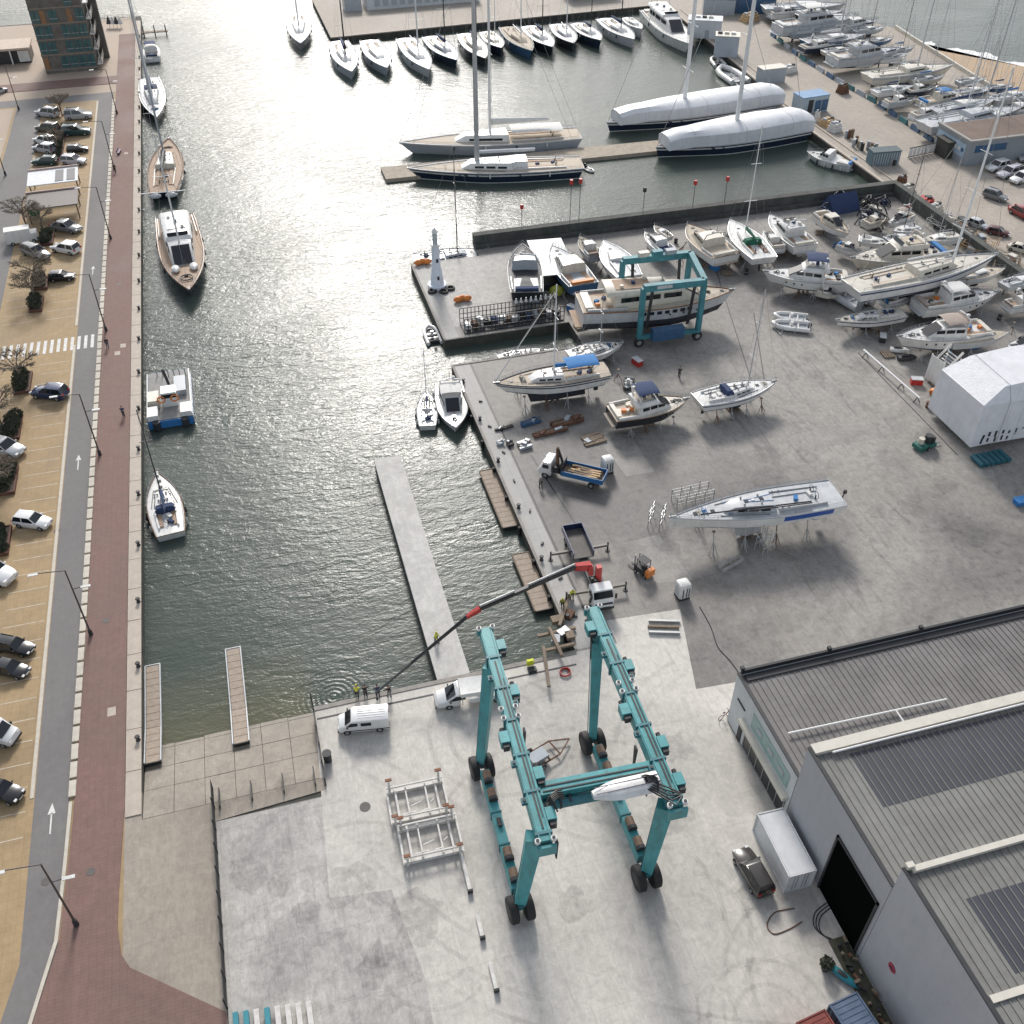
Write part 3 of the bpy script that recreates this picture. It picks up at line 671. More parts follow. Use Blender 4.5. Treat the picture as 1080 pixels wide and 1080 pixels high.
# ---- workshop with blue sign and flat brown roof at the right edge
p = at(1012, 176); wk = thing('workshop', 'flat brown roofed workshop with blue lettered wall by the mole road', 'building', (p.x+1, p.y, 0))
MB().bb(0, 40, 0, 11, 0, 4.8).build('wall', mat('blue_grey_render', (0.25, 0.27, 0.29), 0.8, var=0.1, scale=0.4), wk)
MB().bb(0.6, 39.5, 0.6, 10.5, 4.8, 4.95).build('roof', mat('brown_flat_roof', (0.17, 0.125, 0.10), 0.9, var=0.15, scale=0.3), wk)
b = MB(); b.bb(-0.2, 40.2, -0.2, 0.5, 4.81, 5.2); b.bb(-0.2, 0.5, 0.51, 11.2, 4.81, 5.2); b.build('parapet', mat('grey_parapet', (0.3, 0.29, 0.27), 0.8), wk)
sgn = MB().bb(-0.08, -0.002, 1.0, 10.5, 1.4, 4.0).build('sign_board', mat('pale_blue_board', (0.33, 0.43, 0.53), 0.5), wk)
for k in range(8): MB().bb(-0.14, -0.081, 1.4+k*1.1, 2.1+k*1.1, 2.4, 3.1).build('letter_block', WHITE if k % 3 else BLUEHULL, sgn)
MB().bb(1.5, 9, -0.06, -0.002, 2.6, 4.0).build('blue_sign', BLUEHULL, wk)
# ---- sheds on the far mole and huts along the quay road
def hut(name, label, cat, c, d, rz, wallm, roofm, extra=None):
    t = thing(name, label, cat, c, rz)
    x, y_, z = d
    MB().box((0, 0, z/2), (x, y_, z)).build('wall', wallm, t)
    MB().box((0, 0, z+0.06), (x+0.25, y_+0.25, 0.12)).build('roof', roofm, t)
    if extra: extra(t)
    return t
GREYROOF = mat('blue_grey_sheet_roof', (0.36, 0.40, 0.44), 0.55, var=0.1, scale=0.3)
def shed_extra(t):
    for k in range(12): MB().box((-14+k*2.5, -4.06, 2.0), (1.6, 0.08, 2.2)).build('shed_door', MIDGREY, t)
hut('quay_shed', 'long pale blue roofed shed on the far quay behind the moored sloops', 'shed', (62, 320, 0), (34, 8, 3.6), 0.03, WALLP, GREYROOF, shed_extra)
hut('quay_shed', 'dark grey cabin at the left end of the far quay shed', 'shed', (41, 317.5, 0), (5, 4, 3.4), 0.03, MIDGREY, MIDGREY)
hut('quay_shed', 'blue tarpaulin covered shed on the far quay near the white motor yacht', 'shed', (113, 314, 0), (16, 7, 5), 0.05, GREYROOF, mat('blue_tarp', (0.16, 0.24, 0.33), 0.6))
hut('quay_shed', 'dark blue container shed at the top of the mole road', 'shed', tuple(at(790, 12)), (14, 5, 5), -0.35, BLUEHULL, MIDGREY)
hut('quay_shed', 'dark blue grey container shed beside the mole road top', 'shed', tuple(at(757, 14)), (9, 4, 4), -0.35, MIDGREY, BLUEHULL)
def corr(t):
    for k in range(11): MB().box((-2.7+k*0.54, -1.3, 1.35), (0.24, 0.1, 2.4)).build('rib', MIDGREY, t)
hut('storage_container', 'grey corrugated container with cream roof beside the quay road', 'container', tuple(at(812, 86)), (6.4, 3.0, 3.4), 0.05, MIDGREY, CREAM, corr)
def bluehut(t):
    MB().box((-1.3, -2.06, 1.6), (1.2, 0.1, 2.8)).build('door', DARK, t)
    for k in range(2): MB().box((0.7+k*1.8, -2.06, 1.5), (1.5, 0.1, 2.4)).build('blue_panel', BLUEHULL, t)
hut('kiosk', 'blue roofed kiosk with open front on the quay road', 'kiosk', tuple(at(853, 116)), (7, 4, 3.6), 0.1, mat('pale_blue_wall', (0.35, 0.42, 0.47), 0.6), mat('blue_roof', (0.12, 0.25, 0.42), 0.5), bluehut)
for k, (q, d, c, lab) in enumerate((((742, 38), (9, 5, 4.5), 'white', 'long white tool shed beside the big motor yacht berth'), ((765, 58), (6, 4, 5), 'blue', 'pale blue tank cabin on the quay beyond the dinghies'))):
    def ex(t, k=k):
        for j in range(3): MB().box((-2+j*1.7, 0.4, d[2]+0.3), (1.2, 1.0, 0.5)).build('roof_unit', (WHITE, DARK, CREAM)[(j+k) % 3], t)
        MB().box((0.8, -d[1]/2-0.03, 1.2), (1.1, 0.06, 2.1)).build('door', MIDGREY, t)
    hut('quay_cabin', lab, 'cabin', tuple(at(*q)), d, -0.45, WALLP if k == 0 else GREYROOF, CREAM if k else WALLP, ex)
hut('storage_container', 'mid blue container with slatted door at the quay wall corner', 'container', tuple(at(930, 172)), (6.0, 2.6, 2.8), -0.1, mat('teal_container', (0.10, 0.16, 0.19), 0.6), mat('dark_teal', (0.06, 0.09, 0.10), 0.7), corr)
# ================================================================ TRAVEL LIFTS
TEALP = mat('teal_lift_paint', (0.055, 0.27, 0.285), 0.45, var=0.22, scale=0.5, coat=0.05, grime=0.85)
TEALD = mat('deep_teal_paint', (0.03, 0.15, 0.175), 0.45, var=0.2, scale=0.5, grime=0.7)
MOTOR = mat('bronze_motor', (0.19, 0.125, 0.085), 0.5, 0.3, var=0.25, scale=3)
HOSE = mat('black_hose', (0.015, 0.015, 0.016), 0.5)
L0 = V(17.4, 46.0, 0)
lift = thing('travel_lift', 'large teal travel lift straddling the apron with a white cover on its cross beam', 'boat lift', tuple(L0))
def LB(): return MB()
def lbuild(mb, name, m, parent=None, smooth=None):
    if not getattr(mb, 'moved', False): mb.xf(Matrix.Translation(-L0)); mb.moved = True
    return mb.build(name, m, lift if parent is None else parent, smooth)
tyre_me = None
def wheel(parent, c, r, wd, ax, tm=RUBBER, rm=STEEL):
    ax = Vector(ax).normalized()
    t = MB(); n = 20
    a = ax.orthogonal().normalized(); b = ax.cross(a)
    rings = []
    for o, rr in ((-wd/2, r*0.62), (-wd/2, r*0.9), (-wd*0.38, r), (wd*0.38, r), (wd/2, r*0.9), (wd/2, r*0.62)):
        rings.append([Vector(c)+ax*o+(a*math.cos(2*math.pi*k/n)+b*math.sin(2*math.pi*k/n))*rr for k in range(n)])
    t.loft(rings)
    o = t.build('tyre', tm, parent, 35)
    d = MB(); d.tube(Vector(c)-ax*(wd/2+0.01), Vector(c)+ax*(wd/2+0.01), r*0.5, n=14)
    d.build('rim', rm, o, 35)
    return o
legs = [((11.75, 39.2, 1.9), (12.75, 38.9, 12.0)), ((12.1, 53.4, 1.9), (13.75, 56.0, 12.0)), ((22.85, 39.0, 1.9), (23.35, 38.7, 12.0)), ((23.0, 53.3, 1.9), (23.9, 56.2, 12.0))]
for a, c in legs:
    m = LB(); m.bar(a, c, 0.72, 0.95, 1.0, 1.35); lg = lbuild(m, 'leg', TEALP)
    m = LB(); off = V(-0.40, 0, 0)
    m.bar(V(*a)+off+V(0, .35, .3), V(*c)+off*1.25+V(0, .4, 0), 0.06, 0.12); lbuild(m, 'edge_rib', TEALD, lg)
    m = LB(); bx = V(a[0], a[1]-0.1, 1.0)
    m.bar(bx+V(0, 0, 1.1), bx+V(0, 0, 0.3), 0.5, 0.7, 0.4, 0.6); fk = lbuild(m, 'axle_fork', TEALD)
    for s in (-1, 1):
        wheel(lift, V(a[0]+s*0.68, a[1]-0.1, 1.15)-L0, 1.15, 0.72, (1, 0.02, 0), RUBBER, DARK)
beams = [((13.2, 37.6, 12.6), (14.25, 59.3, 12.6)), ((23.8, 37.8, 12.6), (24.45, 59.1, 12.6))]
for bi, (a, c) in enumerate(beams):
    a = V(*a); c = V(*c); d = (c-a).normalized(); sx = V(d.y, -d.x, 0)
    m = LB(); m.bar(a, c, 1.1, 1.3); bm_ = lbuild(m, 'top_beam', TEALP)
    m = LB()
    for o in (-0.42, 0.42): m.bar(a+sx*o+V(0, 0, .68), c+sx*o+V(0, 0, .68), 0.1, 0.12)
    lbuild(m, 'guide_rail', TEALP, bm_)
    m = LB(); m.bar(a+sx*0.05+V(0, 0, .69)+d*1, c+V(0, 0, .69)-d*4, 0.14, 0.06); m.bar(a+sx*0.28+V(0, 0, .7)+d*2, c+sx*0.28+V(0, 0, .7)-d*6, 0.06, 0.05); lbuild(m, 'hose_run', HOSE, bm_)
    for fr_ in (0.03, 0.2, 0.36, 0.52, 0.68, 0.84):
        pz = a.lerp(c, fr_); m = LB(); m.bar(pz-d*0.12, pz+d*0.12, 1.34, 1.5); lbuild(m, 'stiffener', TEALD, bm_)
    for fr_ in (0.0, 0.53, 0.575, 1.0):
        for s in (-1, 1):
            pz = a.lerp(c, fr_)+sx*s*0.62+V(0, 0, 0.75); m = LB(); m.tube(pz-V(0, 0, .12), pz+V(0, 0, .12), 0.23, n=14)
            pu = lbuild(m, 'pulley', WHITE, None, 40)
            m = LB(); m.tube(pz+V(0, 0, .1), pz+V(0, 0, .2), 0.13, n=8); lbuild(m, 'hub', DARK, pu)
    for fr_, s in ((0.1, 1), (0.27, 1), (0.66, 1), (0.9, -1 if bi else 1), (0.45, -1)):
        pz = a.lerp(c, fr_)+sx*s*0.95+V(0, 0, 0.25); m = LB(); m.bar(pz-d*0.55, pz+d*0.55, 0.75, 0.9); hb = lbuild(m, 'winch_box', TEALP)
        m = LB(); m.bar(pz-d*0.95, pz-d*0.56, 0.5, 0.6); m.tube(pz+d*0.56, pz+d*1.1, 0.2, n=8); lbuild(m, 'winch_motor', DARK, hb)
    for fr_, s in ((0.17, -1), (0.33, -1), (0.74, -1), (0.6, 1)):
        pz = a.lerp(c, fr_)+sx*s*0.75+V(0, 0, 0.45); m = LB(); m.bar(pz-d*0.25, pz+d*0.25, 0.45, 0.35); lg_ = lbuild(m, 'lug', TEALD)
        m = LB(); m.tube(pz+V(0, 0, .18), pz+V(0, 0, .26), 0.13, n=8); lbuild(m, 'bolt', DARK, lg_)
    for pz, h_ in ((a-d*0.35, 1.1), (c+d*0.3, 0.8)):
        m = LB(); m.bar(pz-sx*0.75-V(0, 0, .1), pz+sx*0.75-V(0, 0, .1), 0.25, h_); lbuild(m, 'end_plate', TEALP, bm_)
    # hanging sling hooks, dark plates
    for fr_ in (0.16, 0.3, 0.86) if bi else (0.02, 0.3, 0.5):
        pz = a.lerp(c, fr_)+sx*(-1 if bi else 1)*1.0; m = LB(); m.bar(pz+V(0, 0, -.4), pz+V(0, 0, -2.8), 0.16, 0.5, 0.1, 0.28); lbuild(m, 'sling_hook', DARK)
for xa, ya, xb, yb in ((11.75, 40.3, 12.1, 52.2), (22.9, 40.2, 23.0, 52.0)):
    a = V(xa, ya, 1.7); c = V(xb, yb, 1.7); d = (c-a).normalized()
    m = LB(); m.bar(a, c, 0.85, 1.1); sb_ = lbuild(m, 'sill_beam', TEALP)
    for fr_ in (0.1, 0.27, 0.52, 0.77, 0.93):
        pz = a.lerp(c, fr_)+V(0.05, 0, 0.75)
        if fr_ == 0.52:
            m = LB(); m.bar(pz-d*0.4, pz+d*0.4, 0.4, 0.25); lbuild(m, 'vent_box', DARK, sb_); continue
        m = LB(); m.tube(pz-d*0.42, pz+d*0.42, 0.38, n=12); mo = lbuild(m, 'drive_motor', MOTOR, None, 40)
        m = LB(); m.tube(pz-d*0.75, pz-d*0.43, 0.42, n=12); lbuild(m, 'motor_cap', DARK, mo, 40)
    for fr_ in (0.35, 0.62):
        pz = a.lerp(c, fr_); m = LB(); m.bar(pz-d*0.06, pz+d*0.06, 1.0, 1.25); lbuild(m, 'stiffener', TEALD, sb_)
xa = V(14.0, 42.2, 12.3); xb = V(23.6, 41.7, 12.3)
m = LB(); m.bar(xa, xb, 1.2, 1.2); cb = lbuild(m, 'cross_beam', TEALP)
m = LB(); m.bar(xa+V(0.3, .1, .63), xb+V(-.3, .1, .63), 0.12, 0.07); m.bar(xa+V(0.3, -.35, .63), xb+V(-.3, -.35, .63), 0.1, 0.07); lbuild(m, 'hose_run', HOSE, cb)
m = LB(); m.tube(xa+V(0.2, -1.0, -.35), xb+V(-.3, -1.0, -.35), 0.42, n=12); lbuild(m, 'hydraulic_cylinder', TEALD, cb, 40)
m = LB(); m.tube(xa+V(2.2, -1.0, -.3), xa+V(4.4, -1.0, -.3), 0.3, n=10); lbuild(m, 'piston_rod', STEEL, cb, 40)
for k in range(3):
    m = LB(); pz = xa+V(0.6+0.8*k, -1.0, -.35); m.tube(pz, pz+V(0.16, 0, 0), 0.52, n=12); lbuild(m, 'clamp', DARK, cb, 40)
cov = LB()
ca = V(17.9, 40.5, 12.9); ce = V(23.3, 40.3, 13.0); rings = []
for k in range(9):
    t = k/8; cc = ca.lerp(ce, t); r = 0.95*min(1.0, 0.4+1.8*t)
    rings.append([cc+V(0, r*math.cos(q*math.pi/5), 0.5*min(1, .5+2*t)*math.sin(q*math.pi/5)) for q in range(10)])
cov.loft(rings); cv = lbuild(cov, 'cover', WHITE, None, 50)
for o in (-0.3, 0.3):
    m = LB(); m.bar(ca+V(.2, o, .46), ce+V(0, o, .5), 0.05, 0.05); lbuild(m, 'cover_seam', mat('violet_seam', (0.14, 0.11, 0.16), 0.7), cv)
for base, sd_ in ((V(14.1, 41.2, 13.0), 1), (V(23.4, 40.6, 13.1), -1)):
    for k in range(5):
        m = LB(); pts = [base+V(sd_*(0.1+0.15*k), -0.5-.25*k, .2), base+V(sd_*0.5, -0.2-.2*k, .55+.1*k), base+V(sd_*1.1, .1-.15*k, .5), base+V(sd_*1.6, .3-.2*k, .1)]
        if sd_ < 0: pts += [base+V(-0.2+.1*k, -1.0-.5*k, .4), base+V(0.9, -2.0-.1*k, .35)]
        m.path(pts, 0.07, 5); lbuild(m, 'loose_hose', HOSE, None, 60)
m = LB(); 
for k in range(16): m.tube((24.7, 39.7, 1.0+k*0.65), (25.15, 39.7, 1.0+k*0.65), 0.03, n=4)
m.bar((24.7, 39.7, .6), (24.7, 39.7, 12), 0.05, 0.05); m.bar((25.15, 39.7, .6), (25.15, 39.7, 12), 0.05, 0.05)
# ---- the smaller blue lift carrying the old motor yacht
zt = 9.8
nl = at(679, 304, zt); nr = at(743, 297, zt); fl_ = at(657, 275, zt); fr2 = at(728, 268, zt)
c0 = (nl+nr+fl_+fr2)/4; c0.z = 0
lift2 = thing('travel_lift', 'weathered blue green travel lift holding the old white motor yacht in slings', 'boat lift', tuple(c0))
BLUEGR = mat('weathered_lift_blue', (0.045, 0.19, 0.22), 0.55, var=0.3, scale=0.8)
def b2(mb, name, m, parent=None): mb.xf(Matrix.Translation(-c0)); return mb.build(name, m, parent or lift2)
for q in (nl, nr, fl_, fr2):
    b2(MB().bar(V(q.x, q.y, 1.4), V(q.x, q.y, zt), 0.7, 0.7), 'leg', BLUEGR)
    wheel(lift2, V(q.x, q.y, 0.75)-c0, 0.75, 0.6, (0, 1, 0))
for a, c in ((nl, nr), (fl_, fr2), (fr2, nr)): b2(MB().bar(a, c, 0.85, 1.0), 'top_beam', BLUEGR)
for a, c in ((nl, nr), (fl_, fr2)): b2(MB().bar(V(a.x, a.y, 1.6), V(c.x, c.y, 1.6), 0.5, 0.6), 'sill_beam', BLUEGR)
for t in (0.15, 0.85):
    for a, c in ((nl, nr), (fl_, fr2)):
        q = a.lerp(c, t); mid = (nl+fl_)/2 if t < .5 else (nr+fr2)/2
        b2(MB().bar(q-V(0, 0, .5), V(q.x, q.y*0.8+c0.y*0.2, 2.4), 0.5, 0.06), 'sling', DARK)
m = MB(); q = nl.lerp(nr, 0.45); m.box((q.x, q.y-0.6, 2.2), (5, 1.2, 1.8)); b2(m, 'engine_house', BLUEHULL)
for k in range(3):
    q = fl_.lerp(fr2, 0.3+k*.2); b2(MB().box((q.x, q.y, zt+.8), (1.6, 0.9, 0.7)), 'winch_box', (CREAM, BLUEGR, MIDGREY)[k])
b2(MB().bar(nl.lerp(nr, .2)+V(0, -.46, .1), nl.lerp(nr, .45)+V(0, -.46, .1), 0.06, 0.5), 'name_plate', PALEGREY)
# ================================================================ VEHICLES
PAINTS = {}
def paint(name, c): return mat('car_paint_'+name, c, 0.25, 0.1, var=0.03, coat=0.6)
LAMP = mat('lamp_glass', (0.7, 0.7, 0.68), 0.1, var=0.02)
TAIL = mat('tail_lamp_red', (0.35, 0.015, 0.015), 0.2, var=0.02)
def ring8(x, w_, zb, zm, zt_, inset=0.86):
    return [V(x, -w_*.9, zb), V(x, -w_, zm), V(x, -w_*.97, zt_-.07), V(x, -w_*inset, zt_), V(x, w_*inset, zt_), V(x, w_*.97, zt_-.07), V(x, w_, zm), V(x, w_*.9, zb)]
def car(label, loc, heading, col, kind='hatch', group=None, size=None):
    """passenger car, nose towards +x"""
    S = dict(hatch=(4.1, 1.75, 1.48), suv=(4.6, 1.88, 1.70), sedan=(4.6, 1.8, 1.44), estate=(4.7, 1.82, 1.5))[kind]
    L_, W_, H_ = S; hw = W_/2
    t = thing('parked_car', label, 'car', loc, heading, group)
    if size: t.scale = (max(.95, min(1.3, size/L_)),)*3
    sh = 0.60*H_+0.03
    st_ = [(-.5, .80, .42, .62), (-.47, .93, .25, sh-.02), (-.30, 1, .2, sh), (.10, 1, .2, sh), (.26, .99, .2, sh-.02), (.40, .95, .22, sh-.14), (.48, .84, .27, sh-.25), (.5, .72, .36, .52)]
    if kind == 'sedan': st_[1] = (-.47, .92, .25, sh-.08); st_[2] = (-.32, 1, .2, sh-.03)
    MB().loft([ring8(a*L_, hw*b_, z0, .55, z1) for a, b_, z0, z1 in st_]).build('body', col, t, 40)
    r0, f0, r1, f1 = dict(hatch=(-.465, .21, -.40, .04), suv=(-.475, .20, -.44, .05), sedan=(-.36, .22, -.22, .05), estate=(-.47, .2, -.42, .04))[kind]
    def frame(x0, x1, wf, z, wb=None): wb = wb or wf; return [V(x0*L_, -hw*wb, z), V(x1*L_, -hw*wf, z), V(x1*L_, hw*wf, z), V(x0*L_, hw*wb, z)]
    MB().loft([frame(r0, f0, .90, sh-.02), frame(r1, f1, .74, H_-.05)]).build('glasshouse', GLASS, t)
    rf = MB().loft([frame(r1-.012, f1+.012, .765, H_-.06, .75), frame(r1+.005, f1-.01, .74, H_, .72), frame(r1+.03, f1-.04, .64, H_+.03, .62)]).build('roof', col, t, 40)
    for s in (-1, 1):
        for (xa_, xb_) in ((r0, r1), (f0, f1)): MB().bar((xa_*L_, s*hw*.895, sh), (xb_*L_, s*hw*.745, H_-.04), .07, .07).build('pillar', col, t)
        mid = (r1+f1)/2; MB().bar((mid*L_, s*hw*.91, sh), (mid*L_, s*hw*.75, H_-.04), .09, .05).build('pillar', col, t)
    for s in (-1, 1):
        MB().box((f0*L_-.18, s*(hw+.06), sh+.06), (.14, .16, .11)).build('mirror', col, t)
        MB().box((.475*L_, s*hw*.62, sh-.27), (.22, .32, .13)).build('headlight', LAMP, t)
        MB().box((-.488*L_, s*hw*.70, sh-.12), (.12, .28, .2)).build('tail_light', TAIL, t)
        for x in (-.30, .31): wheel(t, V(x*L_, s*(hw-.1), .32), .32, .22, (0, 1, 0))
    if kind in ('suv', 'estate'):
        for s in (-1, 1): MB().bar(((r1+.06)*L_, s*hw*.66, H_+.07), ((f1-.06)*L_, s*hw*.66, H_+.07), .05, .06).build('roof_rail', DARK, rf)
    MB().bar((.497*L_, -.3, .5), (.497*L_, .3, .5), .05, .12).build('number_plate', PAINTW, t)
    return t
def van(label, loc, heading, col, L_=5.0, H_=2.0, cat='van', cab_only=False, name='parked_van'):
    t = thing(name, label, cat, loc, heading); hw = 0.98
    xr = -.5*L_ if not cab_only else 0.17*L_
    st_ = [(xr, .96, .35, H_-.03), (xr+.1, 1, .3, H_), (.17*L_, 1, .3, H_), (.205*L_, 1, .3, H_-.06), (.345*L_, .99, .3, 1.28), (.46*L_, .93, .3, 1.06), (.495*L_, .80, .36, .75)]
    MB().loft([ring8(a, hw*b_, z0, .7, z1, .80 if z1 > 1.5 else .86) for a, b_, z0, z1 in st_]).build('body', col, t, 35)
    m = MB(); m.add([(.222*L_, -hw*.78, H_-.12), (.222*L_, hw*.78, H_-.12), (.343*L_, hw*.84, 1.33), (.343*L_, -hw*.84, 1.33)], [(0, 1, 2, 3)]); m.v = [(x+.03, y_, z+.02) for x, y_, z in m.v]
    m.build('windscreen', GLASS, t)
    for s in (-1, 1):
        m = MB(); yv = s*(hw+.012)
        m.add([(.10*L_, yv, 1.3), (.33*L_, yv, 1.22), (.22*L_, s*hw*.97, H_-.22), (.10*L_, s*hw*.97, H_-.22)], [(0, 1, 2, 3)]); m.build('door_window', GLASS, t)
        if not cab_only:
            MB().box((-.06*L_, yv, 1.45), (.20*L_, .02, .42)).build('side_window', GLASS, t)
            MB().box((-.10*L_, s*(hw+.01), .62), (.82*L_, .03, .1)).build('rub_strip', DARK, t)
        MB().box((.30*L_, s*(hw+.12), 1.35), (.16, .2, .26)).build('mirror', DARK, t)
        MB().box((.462*L_, s*hw*.66, .82), (.26, .36, .22)).build('headlight', LAMP, t)
        for x in ((-.31, .32) if not cab_only else (.32,)): wheel(t, V(x*L_, s*(hw-.12), .36), .36, .24, (0, 1, 0))
        if not cab_only: MB().box((-.5*L_, s*hw*.82, 1.1), (.06, .14, .5)).build('tail_light', TAIL, t)
    MB().box((.49*L_, 0, .42), (.12, 1.7, .24)).build('bumper', DARK, t)
    if not cab_only:
        for k in range(5): MB().bar((-.44*L_, -.55+k*.275, H_+.015), (.1*L_, -.55+k*.275, H_+.015), .05, .04).build('roof_rib', col, t)
    return t
def toward(u0, v0, u1, v1, z=0.0):
    a = at(u0, v0, z); b = at(u1, v1, z); c = (a+b)/2; return V(c.x, c.y, 0), math.atan2(b.y-a.y, b.x-a.x), (b-a).length
WH = paint('white', (0.70, 0.70, 0.69)); BK = paint('black', (0.02, 0.021, 0.023)); GY = paint('grey', (0.17, 0.175, 0.18)); SV = paint('silver', (0.42, 0.43, 0.44))
DB = paint('dark_blue', (0.02, 0.035, 0.09)); TL = paint('dark_teal', (0.02, 0.06, 0.065)); RD = paint('red', (0.24, 0.025, 0.02)); BZ = paint('bronze', (0.045, 0.040, 0.036)); LV = paint('lilac_silver', (0.50, 0.49, 0.53)); OL = paint('olive', (0.12, 0.115, 0.095))
c, h_, _ = toward(806, 946, 780, 901); car('near-black four-wheel-drive parked beside the white container', c, h_, BZ, 'suv')
c, h_, _ = toward(410, 763, 358, 768); van('white panel van parked at the edge of the basin', c, h_, WH)
CARS = [  # rear px, nose px, paint, kind, label
 ((18, 551), (54, 556), WH, 'hatch', 'white hatchback parked alone in the middle of the tan car park'),
 ((72, 420), (36, 416), DB, 'hatch', 'dark blue hatchback beside the pollarded tree below the zebra crossing'),
 ((-16, 470), (28, 482), SV, 'sedan', 'silver grey saloon parked under a bare tree at the left edge'),
 ((-28, 600), (16, 616), WH, 'suv', 'white car with dark windows cut by the left edge below the hedge planters'),
 ((-3, 681), (36, 689), BK, 'estate', 'black estate car, upper of the parked dark pair at the left edge'),
 ((-8, 704), (31, 713), BK, 'sedan', 'black saloon, lower of the parked dark pair at the left edge'),
 ((-18, 832), (24, 844), BK, 'suv', 'black car cut by the left edge below the white van'),
 ((54, 240), (88, 246), GY, 'sedan', 'blue grey saloon parked by the dark hedge clump'),
 ((84, 268), (57, 263), WH, 'hatch', 'white hatchback below the blue grey saloon'),
 ((52, 296), (80, 294), BK, 'hatch', 'small black hatchback beside the bare tree stake'),
 ((20, 262), (58, 278), GY, 'estate', 'dusty grey estate car under the wide bare tree'),
 ((68, 126), (99, 124), SV, 'suv', 'silver people carrier at the top right of the car cluster'),
 ((64, 143), (99, 141), TL, 'suv', 'teal and white camper-like car in the right row of the cluster'),
 ((71, 161), (94, 159), BK, 'hatch', 'black hatchback in the right row of the cluster'),
 ((66, 172), (91, 173), LV, 'hatch', 'lilac silver hatchback lowest in the right row of the cluster'),
 ((62, 124), (40, 121), SV, 'suv', 'pale dusty car at the top left of the car cluster'),
 ((62, 140), (40, 137), OL, 'suv', 'olive off-roader in the left row of the cluster'),
 ((59, 154), (37, 149), WH, 'hatch', 'cream white hatchback in the left row of the cluster'),
 ((59, 162), (37, 158), SV, 'hatch', 'silver hatchback in the left row just above the dark teal car'),
 ((62, 173), (35, 173), TL, 'estate', 'dark teal estate lowest in the left row of the cluster'),
 ((-6, 100), (6, 96), SV, 'hatch', 'small car at the road corner on the far left edge'),
 ((1037, 206), (1061, 214), GY, 'suv', 'dark grey four-wheel-drive on the mole road'),
 ((1064, 221), (1092, 236), RD, 'sedan', 'dark red saloon on the mole road at the right edge'),
 ((1062, 176), (1040, 182), WH, 'hatch', 'white hatchback at the near end of the workshop parking row'),
 ((1082, 180), (1045, 191), LV, 'estate', 'silver blue estate in the workshop parking row'),
 ((1090, 187), (1062, 196), WH, 'hatch', 'white car lower right in the workshop parking row'),
 ((1100, 172), (1074, 170), SV, 'hatch', 'silver car at the right edge beside the workshop wall'),
 ((1022, 236), (1040, 243), SV, 'hatch', 'small silver car parked behind the retaining wall on the mole'),
 ((1040, 245), (1064, 250), mat('maroon_paint', (0.10, 0.03, 0.035), 0.4), 'hatch', 'maroon car parked behind the retaining wall on the mole'),
 ((1064, 262), (1086, 268), CREAM, 'sedan', 'cream car by the right edge above the retaining wall'),
]
for r_, n_, pm_, kd, lab in CARS:
    c, h_, s_ = toward(*r_, *n_); car(lab, c, h_, pm_, kd, None, s_)
c, h_, _ = toward(-40, 772, 28, 784); van('white delivery van cut by the left edge', c, h_, WH, 5.2, 2.2)
# ---- white pickup with box and tools in the bed (half under the lift)
c, h_, _ = toward(549, 729, 446, 745); pk = van('white crew truck with open tool bed parked under the teal lift', c, h_, WH, 7.6, 2.1, 'truck', True, 'tool_truck')
MB().box((-1.7, 0, .72), (4.1, 2.0, .14)).build('bed', WH, pk)
for s in (-1, 1): MB().box((-1.7, s*.98, .98), (4.1, .05, .4)).build('bed_side', WH, pk)
MB().box((-3.75, 0, 1.15), (.05, 2.0, .8)).build('tailgate', WH, pk)
MB().box((.0, .2, 2.2), (2.5, 2.1, .5)).build('canopy_roof', WHITE, pk)
b = MB()
for x in (-1.2, 1.1):
    for yv in (-.55, 1.2): b.bar((x, yv, .75), (x, yv, 1.95), .06, .06)
b.build('canopy_frame', STEEL, pk)
for k in range(6): MB().box((-1.5+k*.42, -.55+.15*(k % 2), 1.0+.12*(k % 3)), (.34, .5, .3), k*.3).build('tool_crate', (BLUEHULL, DARK, CANVASB)[k % 3], pk)
for s in (-1, 1): wheel(pk, V(-2.4, s*.86, .36), .36, .24, (0, 1, 0))
# ---- crane truck with outriggers
a = at(603, 557, 1.4); b_ = at(637, 640, 1.0); hd = math.atan2(b_.y-a.y, b_.x-a.x); cc = (a+b_)/2; LT = V(b_.x-a.x, b_.y-a.y, 0).length
ct = thing('crane_truck', 'flatbed crane truck with red knuckle boom and outriggers spread on the yard', 'truck', (cc.x, cc.y, 0), hd)
hl = LT/2
m = MB(); m.box((-.2, 0, .85), (LT-.6, .9, .35)); m.build('chassis', DARK, ct)
bed = MB().box((-hl+2.5, 0, 1.2), (5.0, 2.4, .12)).build('bed', mat('scuffed_bed', (0.10, 0.092, 0.085), .7, var=.3), ct)
for s in (-1, 1): MB().box((-hl+2.5, s*1.2, 1.65), (5.0, .1, .85)).build('drop_side', DB, bed)
MB().box((-hl+.02, 0, 1.65), (.1, 2.44, .85)).build('tailboard', DB, bed)
st_ = [(hl-2.1, 1.0, .7, 2.75), (hl-1.9, 1.02, .5, 2.9), (hl-.75, 1.02, .5, 2.85), (hl-.35, 1.0, .5, 2.0), (hl-.12, .98, .45, 1.5), (hl, .92, .5, 1.2)]
MB().loft([ring8(x, 1.2*w_, z0, .9, z1, .9) for x, w_, z0, z1 in st_]).build('cab', WH, ct, 30)
m = MB(); m.add([(hl-.66, -1.05, 2.7), (hl-.66, 1.05, 2.7), (hl-.31, 1.1, 1.95), (hl-.31, -1.1, 1.95)], [(0, 1, 2, 3)]); m.v = [(x+.04, y_, z+.03) for x, y_, z in m.v]; m.build('windscreen', GLASS, ct)
